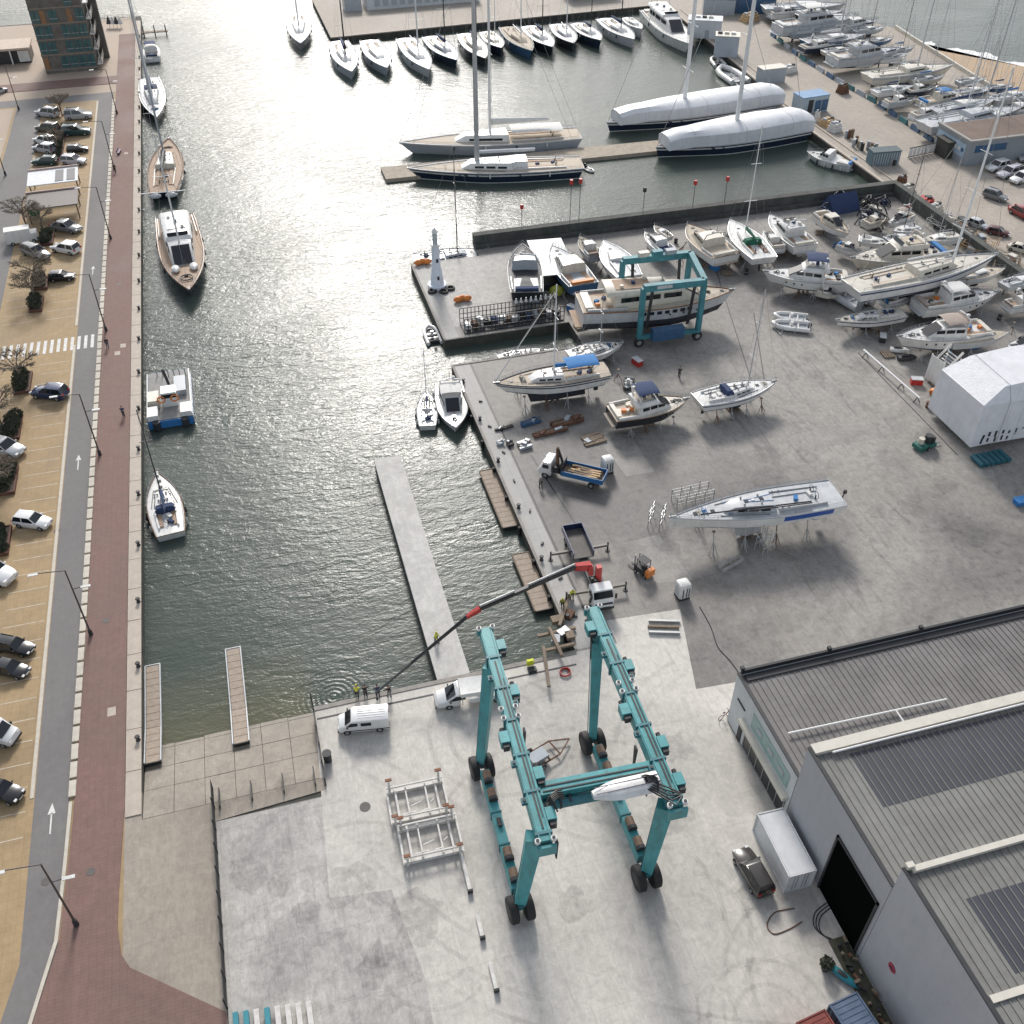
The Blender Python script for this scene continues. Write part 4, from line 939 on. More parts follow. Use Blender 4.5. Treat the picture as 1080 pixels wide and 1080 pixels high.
MB().box((hl-.05, 0, 1.35), (.1, 2.0, .22)).build('grille', DARK, ct); MB().box((hl+.02, 0, .75), (.14, 2.3, .35)).build('bumper', DARK, ct)
for s in (-1, 1):
    MB().box((hl-1.1, s*1.235, 2.1), (1.0, .02, .7)).build('door_window', GLASS, ct); MB().box((hl-.4, s*1.45, 2.0), (.15, .22, .7)).build('mirror', DARK, ct)
    MB().box((hl+.02, s*.85, 1.05), (.1, .4, .2)).build('headlight', LAMP, ct)
    for x in (hl-1.3, -hl+1.2, -hl+2.5): wheel(ct, V(x, s*1.0, .5), .5, .34, (0, 1, 0))
cx_ = hl-3.1
MB().box((cx_, 0, 1.5), (1.0, 1.6, 1.2)).build('crane_base', DARK, ct)
MB().bar((cx_, .2, 2.0), (cx_, .2, 4.2), .6, .6).build('crane_column', REDP, ct)
for k in range(6): MB().box((cx_-.5+.2*k, -.5+.2*(k % 3), 2.2+.2*(k % 2)), (.3, .35, .5)).build('valve_block', DARK, ct)
for x in (cx_+.3, -hl+3.3):
    for s in (-1, 1):
        o = MB().bar((x, s*.4, .9), (x, s*3.5, .95), .28, .3).build('outrigger', mat('taupe_steel', (0.16, .14, .125), .5), ct)
        MB().bar((x, s*3.45, .1), (x, s*3.45, 1.35), .16, .16).build('outrigger_leg', DARK, o); MB().tube((x, s*3.45, 0), (x, s*3.45, .1), .28, n=10).build('foot', DARK, o)
Rz = Matrix.Rotation(-hd, 4, 'Z'); o0 = V(cc.x, cc.y, 0)
def loc_(p): return Rz @ (p-o0)
P0 = at(622, 597, 4.4); P1 = at(606, 598, 5.0); P2 = at(506, 642, 6.2); P3 = at(492, 651, 5.8); P4 = at(396, 731, 1.6)
kn = MB(); kn.bar(loc_(P0), loc_(P1), .7, .9, .55, .7); kn.bar(loc_(P0)+V(.3, 0, -.9), loc_(P0)+V(0, 0, .2), .5, .9); kn.build('knuckle', REDP, ct)
MB().bar(loc_(P1), loc_(P2), .42, .5, .34, .4).build('main_boom', mat('dark_boom', (0.035, .035, .037), .4, var=.2), ct)
m = MB(); m.tube(loc_(P1)+V(0, 0, .4), loc_(P1.lerp(P2, .5))+V(0, 0, .38), .11); m.tube(loc_(P2)+V(0, 0, .35), loc_(P2.lerp(P1, .35))+V(0, 0, .35), .14); m.build('ram', STEEL, ct)
MB().bar(loc_(P2), loc_(P3), .45, .6, .3, .45).build('fly_knuckle', REDP, ct)
MB().bar(loc_(P3), loc_(P4), .26, .3, .14, .16).build('fly_boom', DARK, ct)
m = MB(); m.tube(loc_(P3)+V(0, 0, .25), loc_(P3.lerp(P4, .62))+V(0, 0, .2), .06); m.build('boom_extension', DARK, ct)
m = MB(); m.path([loc_(P4), loc_(P4)+V(0, .1, -.8)], .04); m.ell(loc_(P4)+V(0, .1, -.95), (.14, .14, .2)); m.build('hook', DARK, ct)
# ---- blue dropside truck loaded with timber
a = at(570, 492, .8); b_ = at(638, 508, .8); hd = math.atan2(a.y-b_.y, a.x-b_.x); cc = (a+b_)/2; LT = (a-b_).length; hl = LT/2
bt = thing('timber_truck', 'blue dropside truck with white cab loaded with pale timber', 'truck', (cc.x, cc.y, 0), hd)
MB().box((0, 0, .8), (LT-.6, .9, .3)).build('chassis', DARK, bt)
BLT = mat('blue_truck_paint', (.03, .13, .30), .4, var=.15)
bed = MB().box((-hl+2.75, 0, 1.15), (5.4, 2.4, .12)).build('bed', WOOD, bt)
for s in (-1, 1): MB().box((-hl+2.75, s*1.2, 1.5), (5.4, .08, .7)).build('drop_side', BLT, bed)
MB().box((-hl+.04, 0, 1.5), (.08, 2.44, .7)).build('tailboard', BLT, bed); MB().box((-hl+5.5, 0, 1.8), (.08, 2.44, 1.3)).build('headboard', DARK, bed)
for k in range(14): MB().bar((-hl+.6+.1*(k % 4), -.95+.15*k, 1.4+.12*(k % 3)), (-hl+4.6-.3*(k % 5), -.95+.15*k+rnd.uniform(-.1, .1), 1.42+.12*((k+1) % 3)), .22, .16).build('timber_plank', (PALEWOOD, WOOD, PALEWOOD)[k % 3], bt)
st_ = [(hl-1.75, 1.0, .6, 2.45), (hl-1.6, 1.02, .5, 2.55), (hl-.75, 1.02, .5, 2.5), (hl-.45, 1, .5, 1.75), (hl-.1, .97, .45, 1.4), (hl, .9, .5, 1.1)]
MB().loft([ring8(x, 1.1*w_, z0, .9, z1, .9) for x, w_, z0, z1 in st_]).build('cab', WH, bt, 30)
m = MB(); m.add([(hl-.68, -.95, 2.38), (hl-.68, .95, 2.38), (hl-.43, 1.0, 1.72), (hl-.43, -1.0, 1.72)], [(0, 1, 2, 3)]); m.v = [(x+.04, y_, z+.03) for x, y_, z in m.v]; m.build('windscreen', GLASS, bt)
for s in (-1, 1):
    MB().box((hl-1.05, s*1.135, 1.9), (.8, .02, .55)).build('door_window', GLASS, bt); MB().box((hl+.0, s*.75, .95), (.1, .34, .2)).build('headlight', LAMP, bt)
    for x in (hl-1.0, -hl+1.5): wheel(bt, V(x, s*.95, .45), .45, .3, (0, 1, 0))
MB().bar((hl-2.3, 0, 1), (hl-2.3, .2, 4.6), .4, .4, .3, .3).build('crane_post', RUST, bt); MB().bar((hl-2.3, .2, 4.5), (hl-2.9, -.3, 2.0), .3, .3).build('crane_arm', DARK, bt); MB().box((hl-2.3, 0, 1.5), (.7, 1.7, .8)).build('crane_base', DARK, bt)
# ---- white wheeled pods (portable cabins)
for q, lab in (((719, 629), 'white portable shower pod with dark stripes standing alone on the yard'), ((640, 497), 'white portable pod standing behind the timber truck')):
    p = at(*q); t = thing('portable_pod', lab, 'cabin', (p.x, p.y, 0), 0.1)
    rings = []
    for z, s in ((.25, .86), (.4, 1), (1.9, 1), (2.2, .88), (2.35, .55)): rings.append([V(.72*s*x, .72*s*y_, z) for x, y_ in ((-1, -.75), (-.75, -1), (.75, -1), (1, -.75), (1, .75), (.75, 1), (-.75, 1), (-1, .75))])
    MB().loft(rings).build('shell', WHITE, t, 40); MB().box((0, 0, .13), (1.3, 1.3, .26)).build('base', DARK, t)
    for x in (-.35, .1, .4): MB().box((x, -.725, 1.15), (.13, .02, 1.3)).build('stripe', NAVY, t)
    MB().box((-.725, 0, 1.15), (.02, .8, 1.4)).build('door', PALEGREY, t)
# ---- containers by the warehouse
def container(label, c, rz, wm_, rm_=None, L_=6.1, W_=2.44, H_=2.6, ribs=True):
    t = thing('shipping_container', label, 'container', c, rz)
    MB().box((0, 0, H_/2+.02), (W_-.08, L_-.08, H_-.1)).build('shell', wm_, t)
    MB().box((0, 0, H_-.005), (W_-.2, L_-.2, .06)).build('roof', rm_ or wm_, t)
    fr_ = MB()
    for x in (-W_/2, W_/2):
        for z in (.1, H_): fr_.bar((x, -L_/2, z), (x, L_/2, z), .12, .14)
        for yv in (-L_/2, L_/2): fr_.bar((x, yv, 0.05), (x, yv, H_+.05), .13, .13)
    for yv in (-L_/2, L_/2):
        for z in (.1, H_): fr_.bar((-W_/2, yv, z), (W_/2, yv, z), .12, .14)
    fr_.build('frame', rm_ or wm_, t)
    if ribs:
        n_ = 14
        for k in range(n_): MB().box((0, -L_/2+.35+k*(L_-.7)/(n_-1), H_+.03), (W_-.35, .2, .05)).build('roof_rib', rm_ or wm_, t)
        for k in range(n_): MB().box((-W_/2+.02, -L_/2+.35+k*(L_-.7)/(n_-1), H_/2), (.06, .2, H_-.4)).build('side_rib', wm_, t)
    for x in (-.6, -.3, .3, .6): MB().tube((x, -L_/2-.02, .3), (x, -L_/2-.02, H_-.3), .03, n=6).build('lock_rod', STEEL, t)
    return t
container('white refrigerated container against the warehouse wall', (35.15, 37.9, 0), -.02, mat('white_container', (.62, .63, .64), .45, var=.06), mat('white_container_roof', (.58, .59, .60), .4, var=.08), ribs=False)
p = at(868, 1075, 2.6); container('rust red corrugated container at the bottom edge', (p.x-.4, p.y-2.6, 0), .12, mat('red_container', (.20, .045, .035), .6, var=.2))
p = at(905, 1062, 2.6); container('blue corrugated container at the bottom edge beside the red one', (p.x-.4, p.y-2.2, 0), .12, mat('blue_container', (.09, .13, .20), .6, var=.2))
# ================================================================ BOATS
def hull_lines(L, B, fb, dep, ws=.8, tm=.42, pw=2.0, rake=.06, sheer=.22, stern=0.0, N=16):
    """stations from stern to bow; each gives (sheer, mid, waterline, bilge, keel) half points at x"""
    out = []
    for i in range(N+1):
        t = i/N
        t = 1-(1-t)**1.25
        if t < tm: f = ws+(1-ws)*math.sin(math.pi/2*t/tm)
        else: f = max(0.0, 1-((t-tm)/(1-tm))**pw)
        b = max(B/2*f, 0.02)
        zs = fb*(.93+sheer*abs(t-.32)**1.7)
        d = max(.04, dep*(1-abs(2*t-.92)**2.4))
        wl = .90 if t < .6 else .90-.45*((t-.6)/.4)
        pts = []
        for yv, z in ((b, zs), (b*(1+wl)/2*1.01, zs*.5), (b*wl, 0.0), (b*wl*.72, -d*.62), (0.0, -d)):
            k = 1-max(-.6, z/zs)
            x = -L/2+L*t - rake*L*k*t**5 + stern*L*k*(1-t)**5
            pts.append(V(x, yv, z))
        out.append(pts)
    return out
def skin(lines, j0, j1, off=0.0):
    m = MB(); rings = []
    for pts in lines:
        row = [V(p.x, -p.y-off, p.z) for p in pts[j0:j1+1]]+[V(p.x, p.y+off, p.z) for p in reversed(pts[j0:j1+1])]
        rings.append(row)
    n = len(rings[0]); h = n//2; P = [p for r in rings for p in r]; F = []
    for i in range(len(rings)-1):
        for k in list(range(h-1))+list(range(h, n-1)):
            F.append((i*n+k, (i+1)*n+k, (i+1)*n+k+1, i*n+k+1))
    F.append(tuple(range(n)))                       # transom
    m.add(P, F); return m
def sheer_at(lines, t):
    q = t*(len(lines)-1); i = min(int(q), len(lines)-2); f = q-i
    return lines[i][0].lerp(lines[i+1][0], f)
def at_x(lines, x):
    for a, b in zip(lines, lines[1:]):
        if a[0].x <= x <= b[0].x: return a[0].lerp(b[0], (x-a[0].x)/max(1e-6, b[0].x-a[0].x))
    return lines[0][0] if x < lines[0][0].x else lines[-1][0]
def make_hull(t, lines, hullm, bottomm, stripem, deckm, railm, fb, boot=None):
    h = skin(lines, 0, 2).build('hull', hullm, t, 50)
    skin(lines, 2, 4).build('underbody', bottomm, t, 50)
    if boot:
        s = MB()
        for sg_ in (-1, 1):
            a = []; b = []
            for pts in lines:
                p = pts[1].lerp(pts[2], .30); q = pts[2]; a.append(V(p.x, sg_*(p.y+.025), p.z)); b.append(V(q.x, sg_*(q.y+.025), q.z))
            n_ = len(a); s.add(a+b, [(k, k+1, n_+k+1, n_+k) for k in range(n_-1)])
        s.build('boot_band', boot, h)
    if stripem:
        s = MB()
        for sg_ in (-1, 1):
            a = []; b = []
            for pts in lines:
                p = pts[0].lerp(pts[1], .34); q = pts[0].lerp(pts[1], .62)
                a.append(V(p.x, sg_*(p.y+.02), p.z)); b.append(V(q.x, sg_*(q.y+.02), q.z))
            n_ = len(a); s.add(a+b, [(k, k+1, n_+k+1, n_+k) for k in range(n_-1)])
        s.build('stripe', stripem, h)
        s = MB()
        for sg_ in (-1, 1):
            a = []; b = []
            for pts in lines:
                p = pts[1].lerp(pts[2], .86); q = pts[2]
                a.append(V(p.x, sg_*(p.y+.02), p.z)); b.append(V(q.x, sg_*(q.y+.02), q.z))
            n_ = len(a); s.add(a+b, [(k, k+1, n_+k+1, n_+k) for k in range(n_-1)])
        s.build('boot_top', stripem, h)
    dk = MB(); P = []
    for pts in lines:
        p = pts[0]; P += [V(p.x, -p.y*.97, p.z-.03), V(p.x, 0, p.z+.05*p.y), V(p.x, p.y*.97, p.z-.03)]
    dk.add(P, [f for i in range(len(lines)-1) for f in ((i*3, i*3+3, i*3+4, i*3+1), (i*3+1, i*3+4, i*3+5, i*3+2))])
    d = dk.build('deck', deckm, t, 50)
    r = MB()
    for sg_ in (-1, 1): r.path([V(p[0].x, sg_*p[0].y, p[0].z+.02) for p in lines], max(.04, .0045*abs(lines[0][0].x*2)), 5)
    r.path([V(lines[0][0].x, sg_*lines[0][0].y, lines[0][0].z+.02) for sg_ in (-1, 1)], .05, 5)
    r.build('toe_rail', railm, d)
    return d
def block(lines, x0, x1, w0, w1, h, front=.3, back=.1, zoff=0.0, zbase=None, top=.82):
    """deckhouse volume following the deck between x0 (aft) and x1 (fore)"""
    m = MB(); rings = []
    for k, (x, hh) in enumerate(((x0, 0.02), (x0+back*h, h), (x0*.5+x1*.5, h), (x1-front*h*2, h*.93), (x1, 0.02))):
        s = at_x(lines, x); f = (x-x0)/max(1e-6, x1-x0); w_ = w0+(w1-w0)*f
        zb = (s.z if zbase is None else zbase)+zoff
        rings.append([V(x, -w_, zb), V(x, -w_*.93, zb+hh*.6), V(x, -w_*top, zb+hh*.97), V(x, 0, zb+hh+.04*w_*(hh > .1)), V(x, w_*top, zb+hh*.97), V(x, w_*.93, zb+hh*.6), V(x, w_, zb)])
    m.loft(rings, closed=False); return m
def rails(lines, h, t0=0.0, t1=1.0, n=12, r=.022):
    m = MB()
    for sg_ in (-1, 1):
        tops = []
        for k in range(n+1):
            p = sheer_at(lines, t0+(t1-t0)*k/n); q = V(p.x-.02, sg_*p.y*.95, p.z); tops.append(q+V(0, 0, h))
            m.tube(q, q+V(0, 0, h), r, n=4)
        m.path(tops, r, 4); m.path([p-V(0, 0, h*.5) for p in tops], r*.8, 4)
    return m
def rig(t, lines, L, mh, mx, spar=ALU, boomcover=None, boom=True, furl=None, nspread=2, r=None, wires=True, backx=None):
    z0 = at_x(lines, mx).z; r = r or max(.07, L*.0075)
    ms = MB(); ms.tube((mx, 0, z0), (mx, 0, z0+mh), r, r*.6, 8); mast = ms.build('mast', spar, t, 40)
    for k in range(nspread):
        z = z0+mh*(k+1)/(nspread+1); ww = L*.075*(1-.2*k)
        MB().bar((mx-.1*ww, -ww, z), (mx, 0, z), .08, .06).build('spreader', spar, mast); MB().bar((mx, 0, z), (mx-.1*ww, ww, z), .08, .06).build('spreader', spar, mast)
    if wires:
        wr = MB(); wd = max(.016, L*.0009); bow = lines[-1][0]; stern = lines[0][0]; ch = at_x(lines, mx)
        wr.tube((mx, 0, z0+mh), (bow.x-.1, 0, bow.z), wd, n=4); wr.tube((mx, 0, z0+mh), (stern.x+.1, 0, stern.z), wd, n=4)
        for s in (-1, 1):
            zl_ = z0+mh*nspread/(nspread+1); ww = L*.07
            wr.tube((mx-.05, s*ch.y*.95, ch.z), (mx-.1, s*ww, z0+mh/(nspread+1)), wd, n=4); wr.tube((mx-.1, s*ww, z0+mh/(nspread+1)), (mx, 0, z0+mh*.97), wd, n=4)
        wr.build('rigging', WIRE, mast)
    if boom:
        bz = z0+max(1.2, L*.085); bl = L*.33
        b = MB(); b.tube((mx, 0, bz), (mx-bl, 0, bz+.1), r*.7, n=8); bo = b.build('boom', spar, t, 40)
        if boomcover:
            c = MB(); c.path([(mx-.15, 0, bz+.35), (mx-.3, 0, bz+.3), (mx-bl*.5, 0, bz+.24), (mx-bl*.97, 0, bz+.18)], [r*1.6, r*2.6, r*2.1, r*1.2], 8); c.build('sail_cover', boomcover, bo, 50)
    if furl:
        f = MB(); f.tube((lines[-1][0].x-.25, 0, lines[-1][0].z+.5), (mx+.15, 0, z0+mh*.93), r*.75, r*.4, 6); f.build('furled_sail', furl, t, 40)
    return mast
def keel_parts(t, L, kd, dep, bottomm, full=False):
    k = MB()
    a, b = ((-.30, .22) if full else (-.06, .12))
    def foil(x0, x1, w_, z): return [V(x0, 0, z), V(x0*.4+x1*.6, -w_, z), V(x1, 0, z), V(x0*.4+x1*.6, w_, z)]
    k.loft([foil(a*L, b*L, .012*L, -dep*.7), foil(a*L-.01*L, b*L-.04*L, .018*L, -kd)]); k.build('keel', bottomm, t)
    r_ = MB(); r_.loft([foil(-.42*L, -.37*L, .008*L, -dep*.2), foil(-.425*L, -.385*L, .006*L, -kd*.82)]); r_.build('rudder', bottomm, t)
def cradle(label, pos, hd, L, B, zl, dep, n=4):
    t = thing('boat_cradle', label, 'cradle', (pos.x, pos.y, 0), hd)
    for k in range(n):
        x = L*(-.30+.56*k/(n-1))
        for s in (-1, 1):
            yv = s*B*.36; m = MB(); top = V(x, s*B*.30, zl-dep*.25)
            m.tube((x, yv*1.25, .05), top, .06, n=6)
            for dx, dy in ((-.5, 0), (.5, 0), (0, s*.5)): m.tube((x+dx, yv*1.25+dy, .03), V(x, yv*1.25, .05).lerp(top, .55), .045, n=5)
            pr = m.build('prop', RUST if (k+int(L)) % 3 == 0 else STEEL, t)
            m = MB(); m.box(top, (.35, .3, .12)); m.build('pad', WOOD, pr)
    for k in range(3): MB().box((L*(-.06+.05*k), 0, .12), (.35, 1.3, .24)).build('keel_block', WOOD, t)
    return t
def sailboat(label, L, B=None, fb=None, hull=WHITE, deck=WHITE, stripe=None, bottom=ANTIFOUL, rail=ALU, mh=0, mx=.07, spar=ALU, cover=None, hood=None, bimini=None, house=WHITE, furl=None, teak=None, land=False, full=False, detail=2, ws=.78, tm=.42, pw=2.0, rake=.07, stern=.03, sheer=.22, boom=True, kd=None, wheel_=True, name='sailing_yacht', group=None, nspread=2, mr=None):
    B = B or (.30*L**.9 + .35); fb = fb or (.055*L+.45); dep = .045*L; kd = kd or (.11*L+.5)
    t = thing(name, label, 'sailing boat', group=group)
    ln = hull_lines(L, B, fb, dep, ws, tm, pw, rake, sheer, stern)
    make_hull(t, ln, hull, bottom, stripe, deck, rail, fb)
    x0, x1 = -.10*L, .20*L
    w0 = at_x(ln, x0).y*.62; w1_ = at_x(ln, x1).y*.40; hh = .032*L+.18
    co = block(ln, x0, x1, w0, w1_, hh, .8, .2).build('coachroof', house, t, 35)
    for s in (-1, 1):
        for k in range(3 if detail > 1 else 1):
            xa_ = x0+.04*L+k*.065*L; xb_ = xa_+(.05*L if detail > 1 else .18*L); f = (xa_-x0)/(x1-x0)
            ya = (w0+(w1_-w0)*f)*.975; f2 = (xb_-x0)/(x1-x0); yb = (w0+(w1_-w0)*f2)*.975; z = at_x(ln, xa_).z+hh*.38
            MB().bar((xa_, s*ya, z), (xb_, s*yb, z), .06, hh*.32).build('window', GLASS, co)
    # cockpit: sole, coamings, benches
    cx0, cx1 = -.40*L, -.11*L; cw_ = at_x(ln, -.3*L).y*.60; cz = at_x(ln, -.3*L).z
    ck = MB().box(((cx0+cx1)/2, 0, cz+.02), (cx1-cx0, cw_*1.1, .05)).build('cockpit_sole', teak or PALEGREY, t)
    for s in (-1, 1):
        MB().bar((cx0, s*cw_*.95, cz+.16), (cx1, s*cw_*1.05, cz+.2), .2, .34).build('coaming', house, ck)
        MB().bar((cx0+.3, s*cw_*.66, cz+.12), (cx1, s*cw_*.7, cz+.12), cw_*.36, .2).build('bench', teak or deck, ck)
    if wheel_:
        for s in ((-1, 1) if L > 13 else (0,)):
            w_ = MB(); w_.path([V(cx0+.18*(cx1-cx0), s*cw_*.45+.45*math.cos(k*math.pi/5), cz+.75+.45*math.sin(k*math.pi/5)) for k in range(11)], .035, 5)
            w_.tube((cx0+.2*(cx1-cx0), s*cw_*.45, cz+.05), (cx0+.2*(cx1-cx0), s*cw_*.45, cz+.75), .09, n=6); w_.build('steering_wheel', DARK, t)
    for k in range(2 if detail > 1 else 1):
        xh = x1+.05*L+k*.10*L; MB().box((xh, 0, at_x(ln, xh).z+.07), (.5, .5, .08)).build('hatch', GLASS, t)
    if detail > 1:
        for k in range(2): MB().box((x0+.07*L+k*.09*L, 0, at_x(ln, x0+.1*L).z+hh+.05), (.5, .5, .07)).build('hatch', GLASS, co)
        for s in (-1, 1):
            for k in range(2): MB().tube((cx1-.4-k*.8, s*cw_*.98, cz+.35), (cx1-.4-k*.8, s*cw_*.98, cz+.52), .09, n=8).build('winch', STEEL, ck)
    if detail > 1:
        gear = rnd.choice((CANVASN, CANVASB, REDP, CREAM, DARK))
        for k in range(3):
            xq = rnd.uniform(.1, .34)*L; q = at_x(ln, xq); m = MB(); m.path([V(xq+.28*math.cos(a_*.8), q.y*rnd.choice((-.4, .4))+.28*math.sin(a_*.8), q.z+.06+.012*a_) for a_ in range(17)], .035, 5); m.build('rope_coil', rnd.choice((CREAM, DARK, CANVASB)), t)
        for s in (-1, 1):
            a1 = at_x(ln, -.05*L); a2 = at_x(ln, .22*L); MB().bar((a1.x, s*a1.y*.74, a1.z+.05), (a2.x, s*a2.y*.6, a2.z+.05), .07, .06).build('genoa_track', DARK, t)
            MB().bar((x0+.1, s*w0*.35, at_x(ln, x0).z+hh+.06), (mx*L, s*.15, at_x(ln, mx*L).z+hh+.06), .05, .04).build('halyard', gear, t)
        bw0 = ln[-1][0]; MB().box((bw0.x-.35, 0, bw0.z+.12), (.9, .22, .2)).build('anchor', STEEL, t)
        for k in range(2): MB().box((-.33*L+.3*k*L*.3, rnd.uniform(-.4, .4), cz+.28), (.8, .45, .3), rnd.uniform(0, 2)).build('sail_bag', rnd.choice((gear, WHITE, CANVASN)), t)
        for s in (-1, 1):
            for k in range(2): MB().ell((-.02*L+.1*L*k, s*w0*.4, at_x(ln, 0).z+hh+.14), (.14, .14, .16), 6, 4).build('vent_cowl', STEEL, t)
    if not land and detail > 0:
        for s in (-1, 1):
            for k in range(4):
                q = at_x(ln, (-.3+.17*k)*L); MB().ell((q.x, s*(q.y+.16), q.z-.55), (.17, .17, .5), 8, 6).build('fender', NAVY if k % 2 else WHITE, t, 60)
    if hood:
        h = block(ln, x0-.08*L, x0+.045*L, w0*.92, w0*.85, .62+hh*.7, .35, .05).build('sprayhood', hood, t, 40)
    if bimini:
        bz = cz+1.9; m = MB(); bw_ = cw_*1.05
        m.loft([[V(x, bw_*math.cos(a)*1.0, bz+.22*math.sin(a)-.1*abs(f)) for a in [math.pi*k/6 for k in range(7)]] for x, f in ((cx0+.1, 1), ((cx0+cx1)/2-.1, 0), (cx1-.1, 1))], (False, False), False); bi_ = m.build('bimini', bimini, t, 50)
        m = MB()
        for x in (cx0+.15, cx1-.15):
            for s in (-1, 1): m.tube((x, s*bw_, bz-.1), ((cx0+cx1)/2, s*bw_, cz+.3), .03, n=5)
        m.build('bimini_frame', STEEL, bi_)
    if detail > 0: rails(ln, .6, .02, .99, 8 if detail == 1 else 12, .018 if L < 15 else .026).build('guard_rail', STEEL, t)
    if mh: rig(t, ln, L, mh, mx*L, spar, cover, boom, furl, nspread, mr)
    if land: keel_parts(t, L, kd, dep, bottom, full)
    return t, dict(L=L, B=B, fb=fb, zl=kd+.22, dep=dep, ln=ln, zd=kd+.22+fb)
def motorboat(label, L, B=None, fb=None, hull=WHITE, deck=WHITE, stripe=None, bottom=ANTIFOUL, house=WHITE, fly=True, bimini=None, arch=True, teak=None, detail=2, land=False, tiers=None, name='motor_yacht', cat='motor boat', rail=STEEL, pw=2.4, covered=None, mast=True, group=None, sheer=.34, cabin_x=(-.20, .22), boot=None):
    B = B or (.27*L+.9); fb = fb or (.075*L+.45); dep = .055*L
    t = thing(name, label, cat, group=group)
    ln = hull_lines(L, B, fb, dep, .90, .40, pw, .09, sheer, 0.0)
    make_hull(t, ln, hull, bottom, stripe, deck, rail, fb, boot)
    x0, x1 = cabin_x[0]*L, cabin_x[1]*L
    w0 = at_x(ln, x0).y*.80; w1_ = at_x(ln, x1).y*.62; h = .06*L+.7
    hs_ = block(ln, x0, x1, w0, w1_, h, .75, .12, top=.86).build('deckhouse', house, t, 35)
    z = at_x(ln, 0).z+h*.62
    for s in (-1, 1):
        for k in range(3):
            xa_ = x0+.04*L+k*(x1-x0)*.24; xb_ = xa_+(x1-x0)*.20; f = (xa_-x0)/(x1-x0); f2 = (xb_-x0)/(x1-x0)
            MB().bar((xa_, s*(w0+(w1_-w0)*f)*.95, z), (xb_, s*(w0+(w1_-w0)*f2)*.95, z), .07, h*.34).build('window', GLASS, hs_)
    s1 = at_x(ln, x1).z; wf = w1_*.86
    ws_ = MB(); xa_ = x1-.75*h*2
    ws_.add([V(xa_+.06, -w1_*.80, s1+h*.90), V(xa_+.06, w1_*.80, s1+h*.90), V(x1-.12, w1_*.80, s1+h*.16), V(x1-.12, -w1_*.80, s1+h*.16)], [(0, 1, 2, 3)]); ws_.v = [(x+.05, y_, zz+.06) for x, y_, zz in ws_.v]; ws_.build('windscreen', GLASS, hs_)
    zt_ = at_x(ln, x0).z
    if fly:
        fx0, fx1 = x0-.05*L, x0+(x1-x0)*.62
        fl2 = block(ln, fx0, fx1, w0*.92, w0*.78, .55, .5, .1, zbase=zt_+h*.97).build('flybridge', house, t, 35)
        MB().box(((fx0+fx1)/2-.1*L*.3, 0, zt_+h+.58), ((fx1-fx0)*.55, w0*1.1, .05)).build('fly_deck', teak or PALEGREY, fl2)
        for k in range(3): MB().box((fx0+(fx1-fx0)*(.25+.2*k), (k-1)*.35*w0, zt_+h+.78), (.5, .5, .4)).build('seat', (CREAM, CANVASN, CREAM)[k], fl2)
        m = MB(); m.add([(fx1-.9, -w0*.6, zt_+h+1.0), (fx1-.9, w0*.6, zt_+h+1.0), (fx1-.45, w0*.6, zt_+h+.5), (fx1-.45, -w0*.6, zt_+h+.5)], [(0, 1, 2, 3)]); m.build('fly_screen', GLASS, fl2)
    if arch:
        az = zt_+h+(.5 if fly else 0); ax_ = x0+.02*L; m = MB()
        m.path([V(ax_, -w0*.88, az-.2), V(ax_-.35, -w0*.75, az+1.0), V(ax_-.4, 0, az+1.2), V(ax_-.35, w0*.75, az+1.0), V(ax_, w0*.88, az-.2)], .12, 6); ar_ = m.build('radar_arch', house, t, 40)
        if mast:
            MB().tube((ax_-.4, 0, az+1.2), (ax_-.5, 0, az+2.4), .05, n=5).build('aerial', STEEL, ar_); MB().ell((ax_-.4, w0*.3, az+1.4), (.3, .3, .17), 10, 4).build('radar', WHITE, ar_, 50)
    if bimini:
        bz = zt_+h+(1.9 if fly else .7); bx0, bx1 = x0-.02*L, x0+(x1-x0)*.55; bw_ = w0*.85
        m = MB(); m.loft([[V(x, bw_*math.cos(math.pi*k/6), bz+.2*math.sin(math.pi*k/6)-dz) for k in range(7)] for x, dz in ((bx0, .12), ((bx0+bx1)/2, 0), (bx1, .12))], (False, False), False); m.build('bimini', bimini, t, 50)
    if detail > 1:
        for k in range(4):
            xq = rnd.uniform(-.42, -.24)*L; MB().box((xq, rnd.uniform(-.5, .5)*w0, at_x(ln, xq).z+.3), (.7, .5, .4), rnd.uniform(0, 3)).build('deck_gear', rnd.choice((CANVASN, CREAM, DARK, ORANGE, CANVASB)), t)
        xq = .33*L; m = MB(); m.path([V(xq+.3*math.cos(a_*.8), .3*math.sin(a_*.8), at_x(ln, xq).z+.1+.012*a_) for a_ in range(17)], .04, 5); m.build('rope_coil', DARK, t)
        bw0 = ln[-1][0]; MB().box((bw0.x-.35, 0, bw0.z+.12), (1.0, .26, .22)).build('anchor', STEEL, t)
        for s in (-1, 1): MB().bar((x0+.3, s*w0*.70, zt_+h+.02), (x0+(x1-x0)*.6, s*w0*.66, zt_+h+.04), .06, .08).build('roof_rail', STEEL, hs_)
    if not land and detail > 0:
        for s in (-1, 1):
            for k in range(4):
                q = at_x(ln, (-.34+.17*k)*L); MB().ell((q.x, s*(q.y+.18), q.z-.6), (.19, .19, .55), 8, 6).build('fender', NAVY if k % 2 else WHITE, t, 60)
    # aft cockpit and bathing platform
    cz = at_x(ln, -.38*L).z; cw_ = at_x(ln, -.38*L).y
    ck = MB().box((-.345*L, 0, cz+.03), (.25*L, cw_*1.45, .06)).build('cockpit_sole', teak or TEAK, t)
    MB().box((-.455*L, 0, cz+.28), (.05*L, cw_*1.4, .5)).build('stern_bench', covered or CREAM, ck)
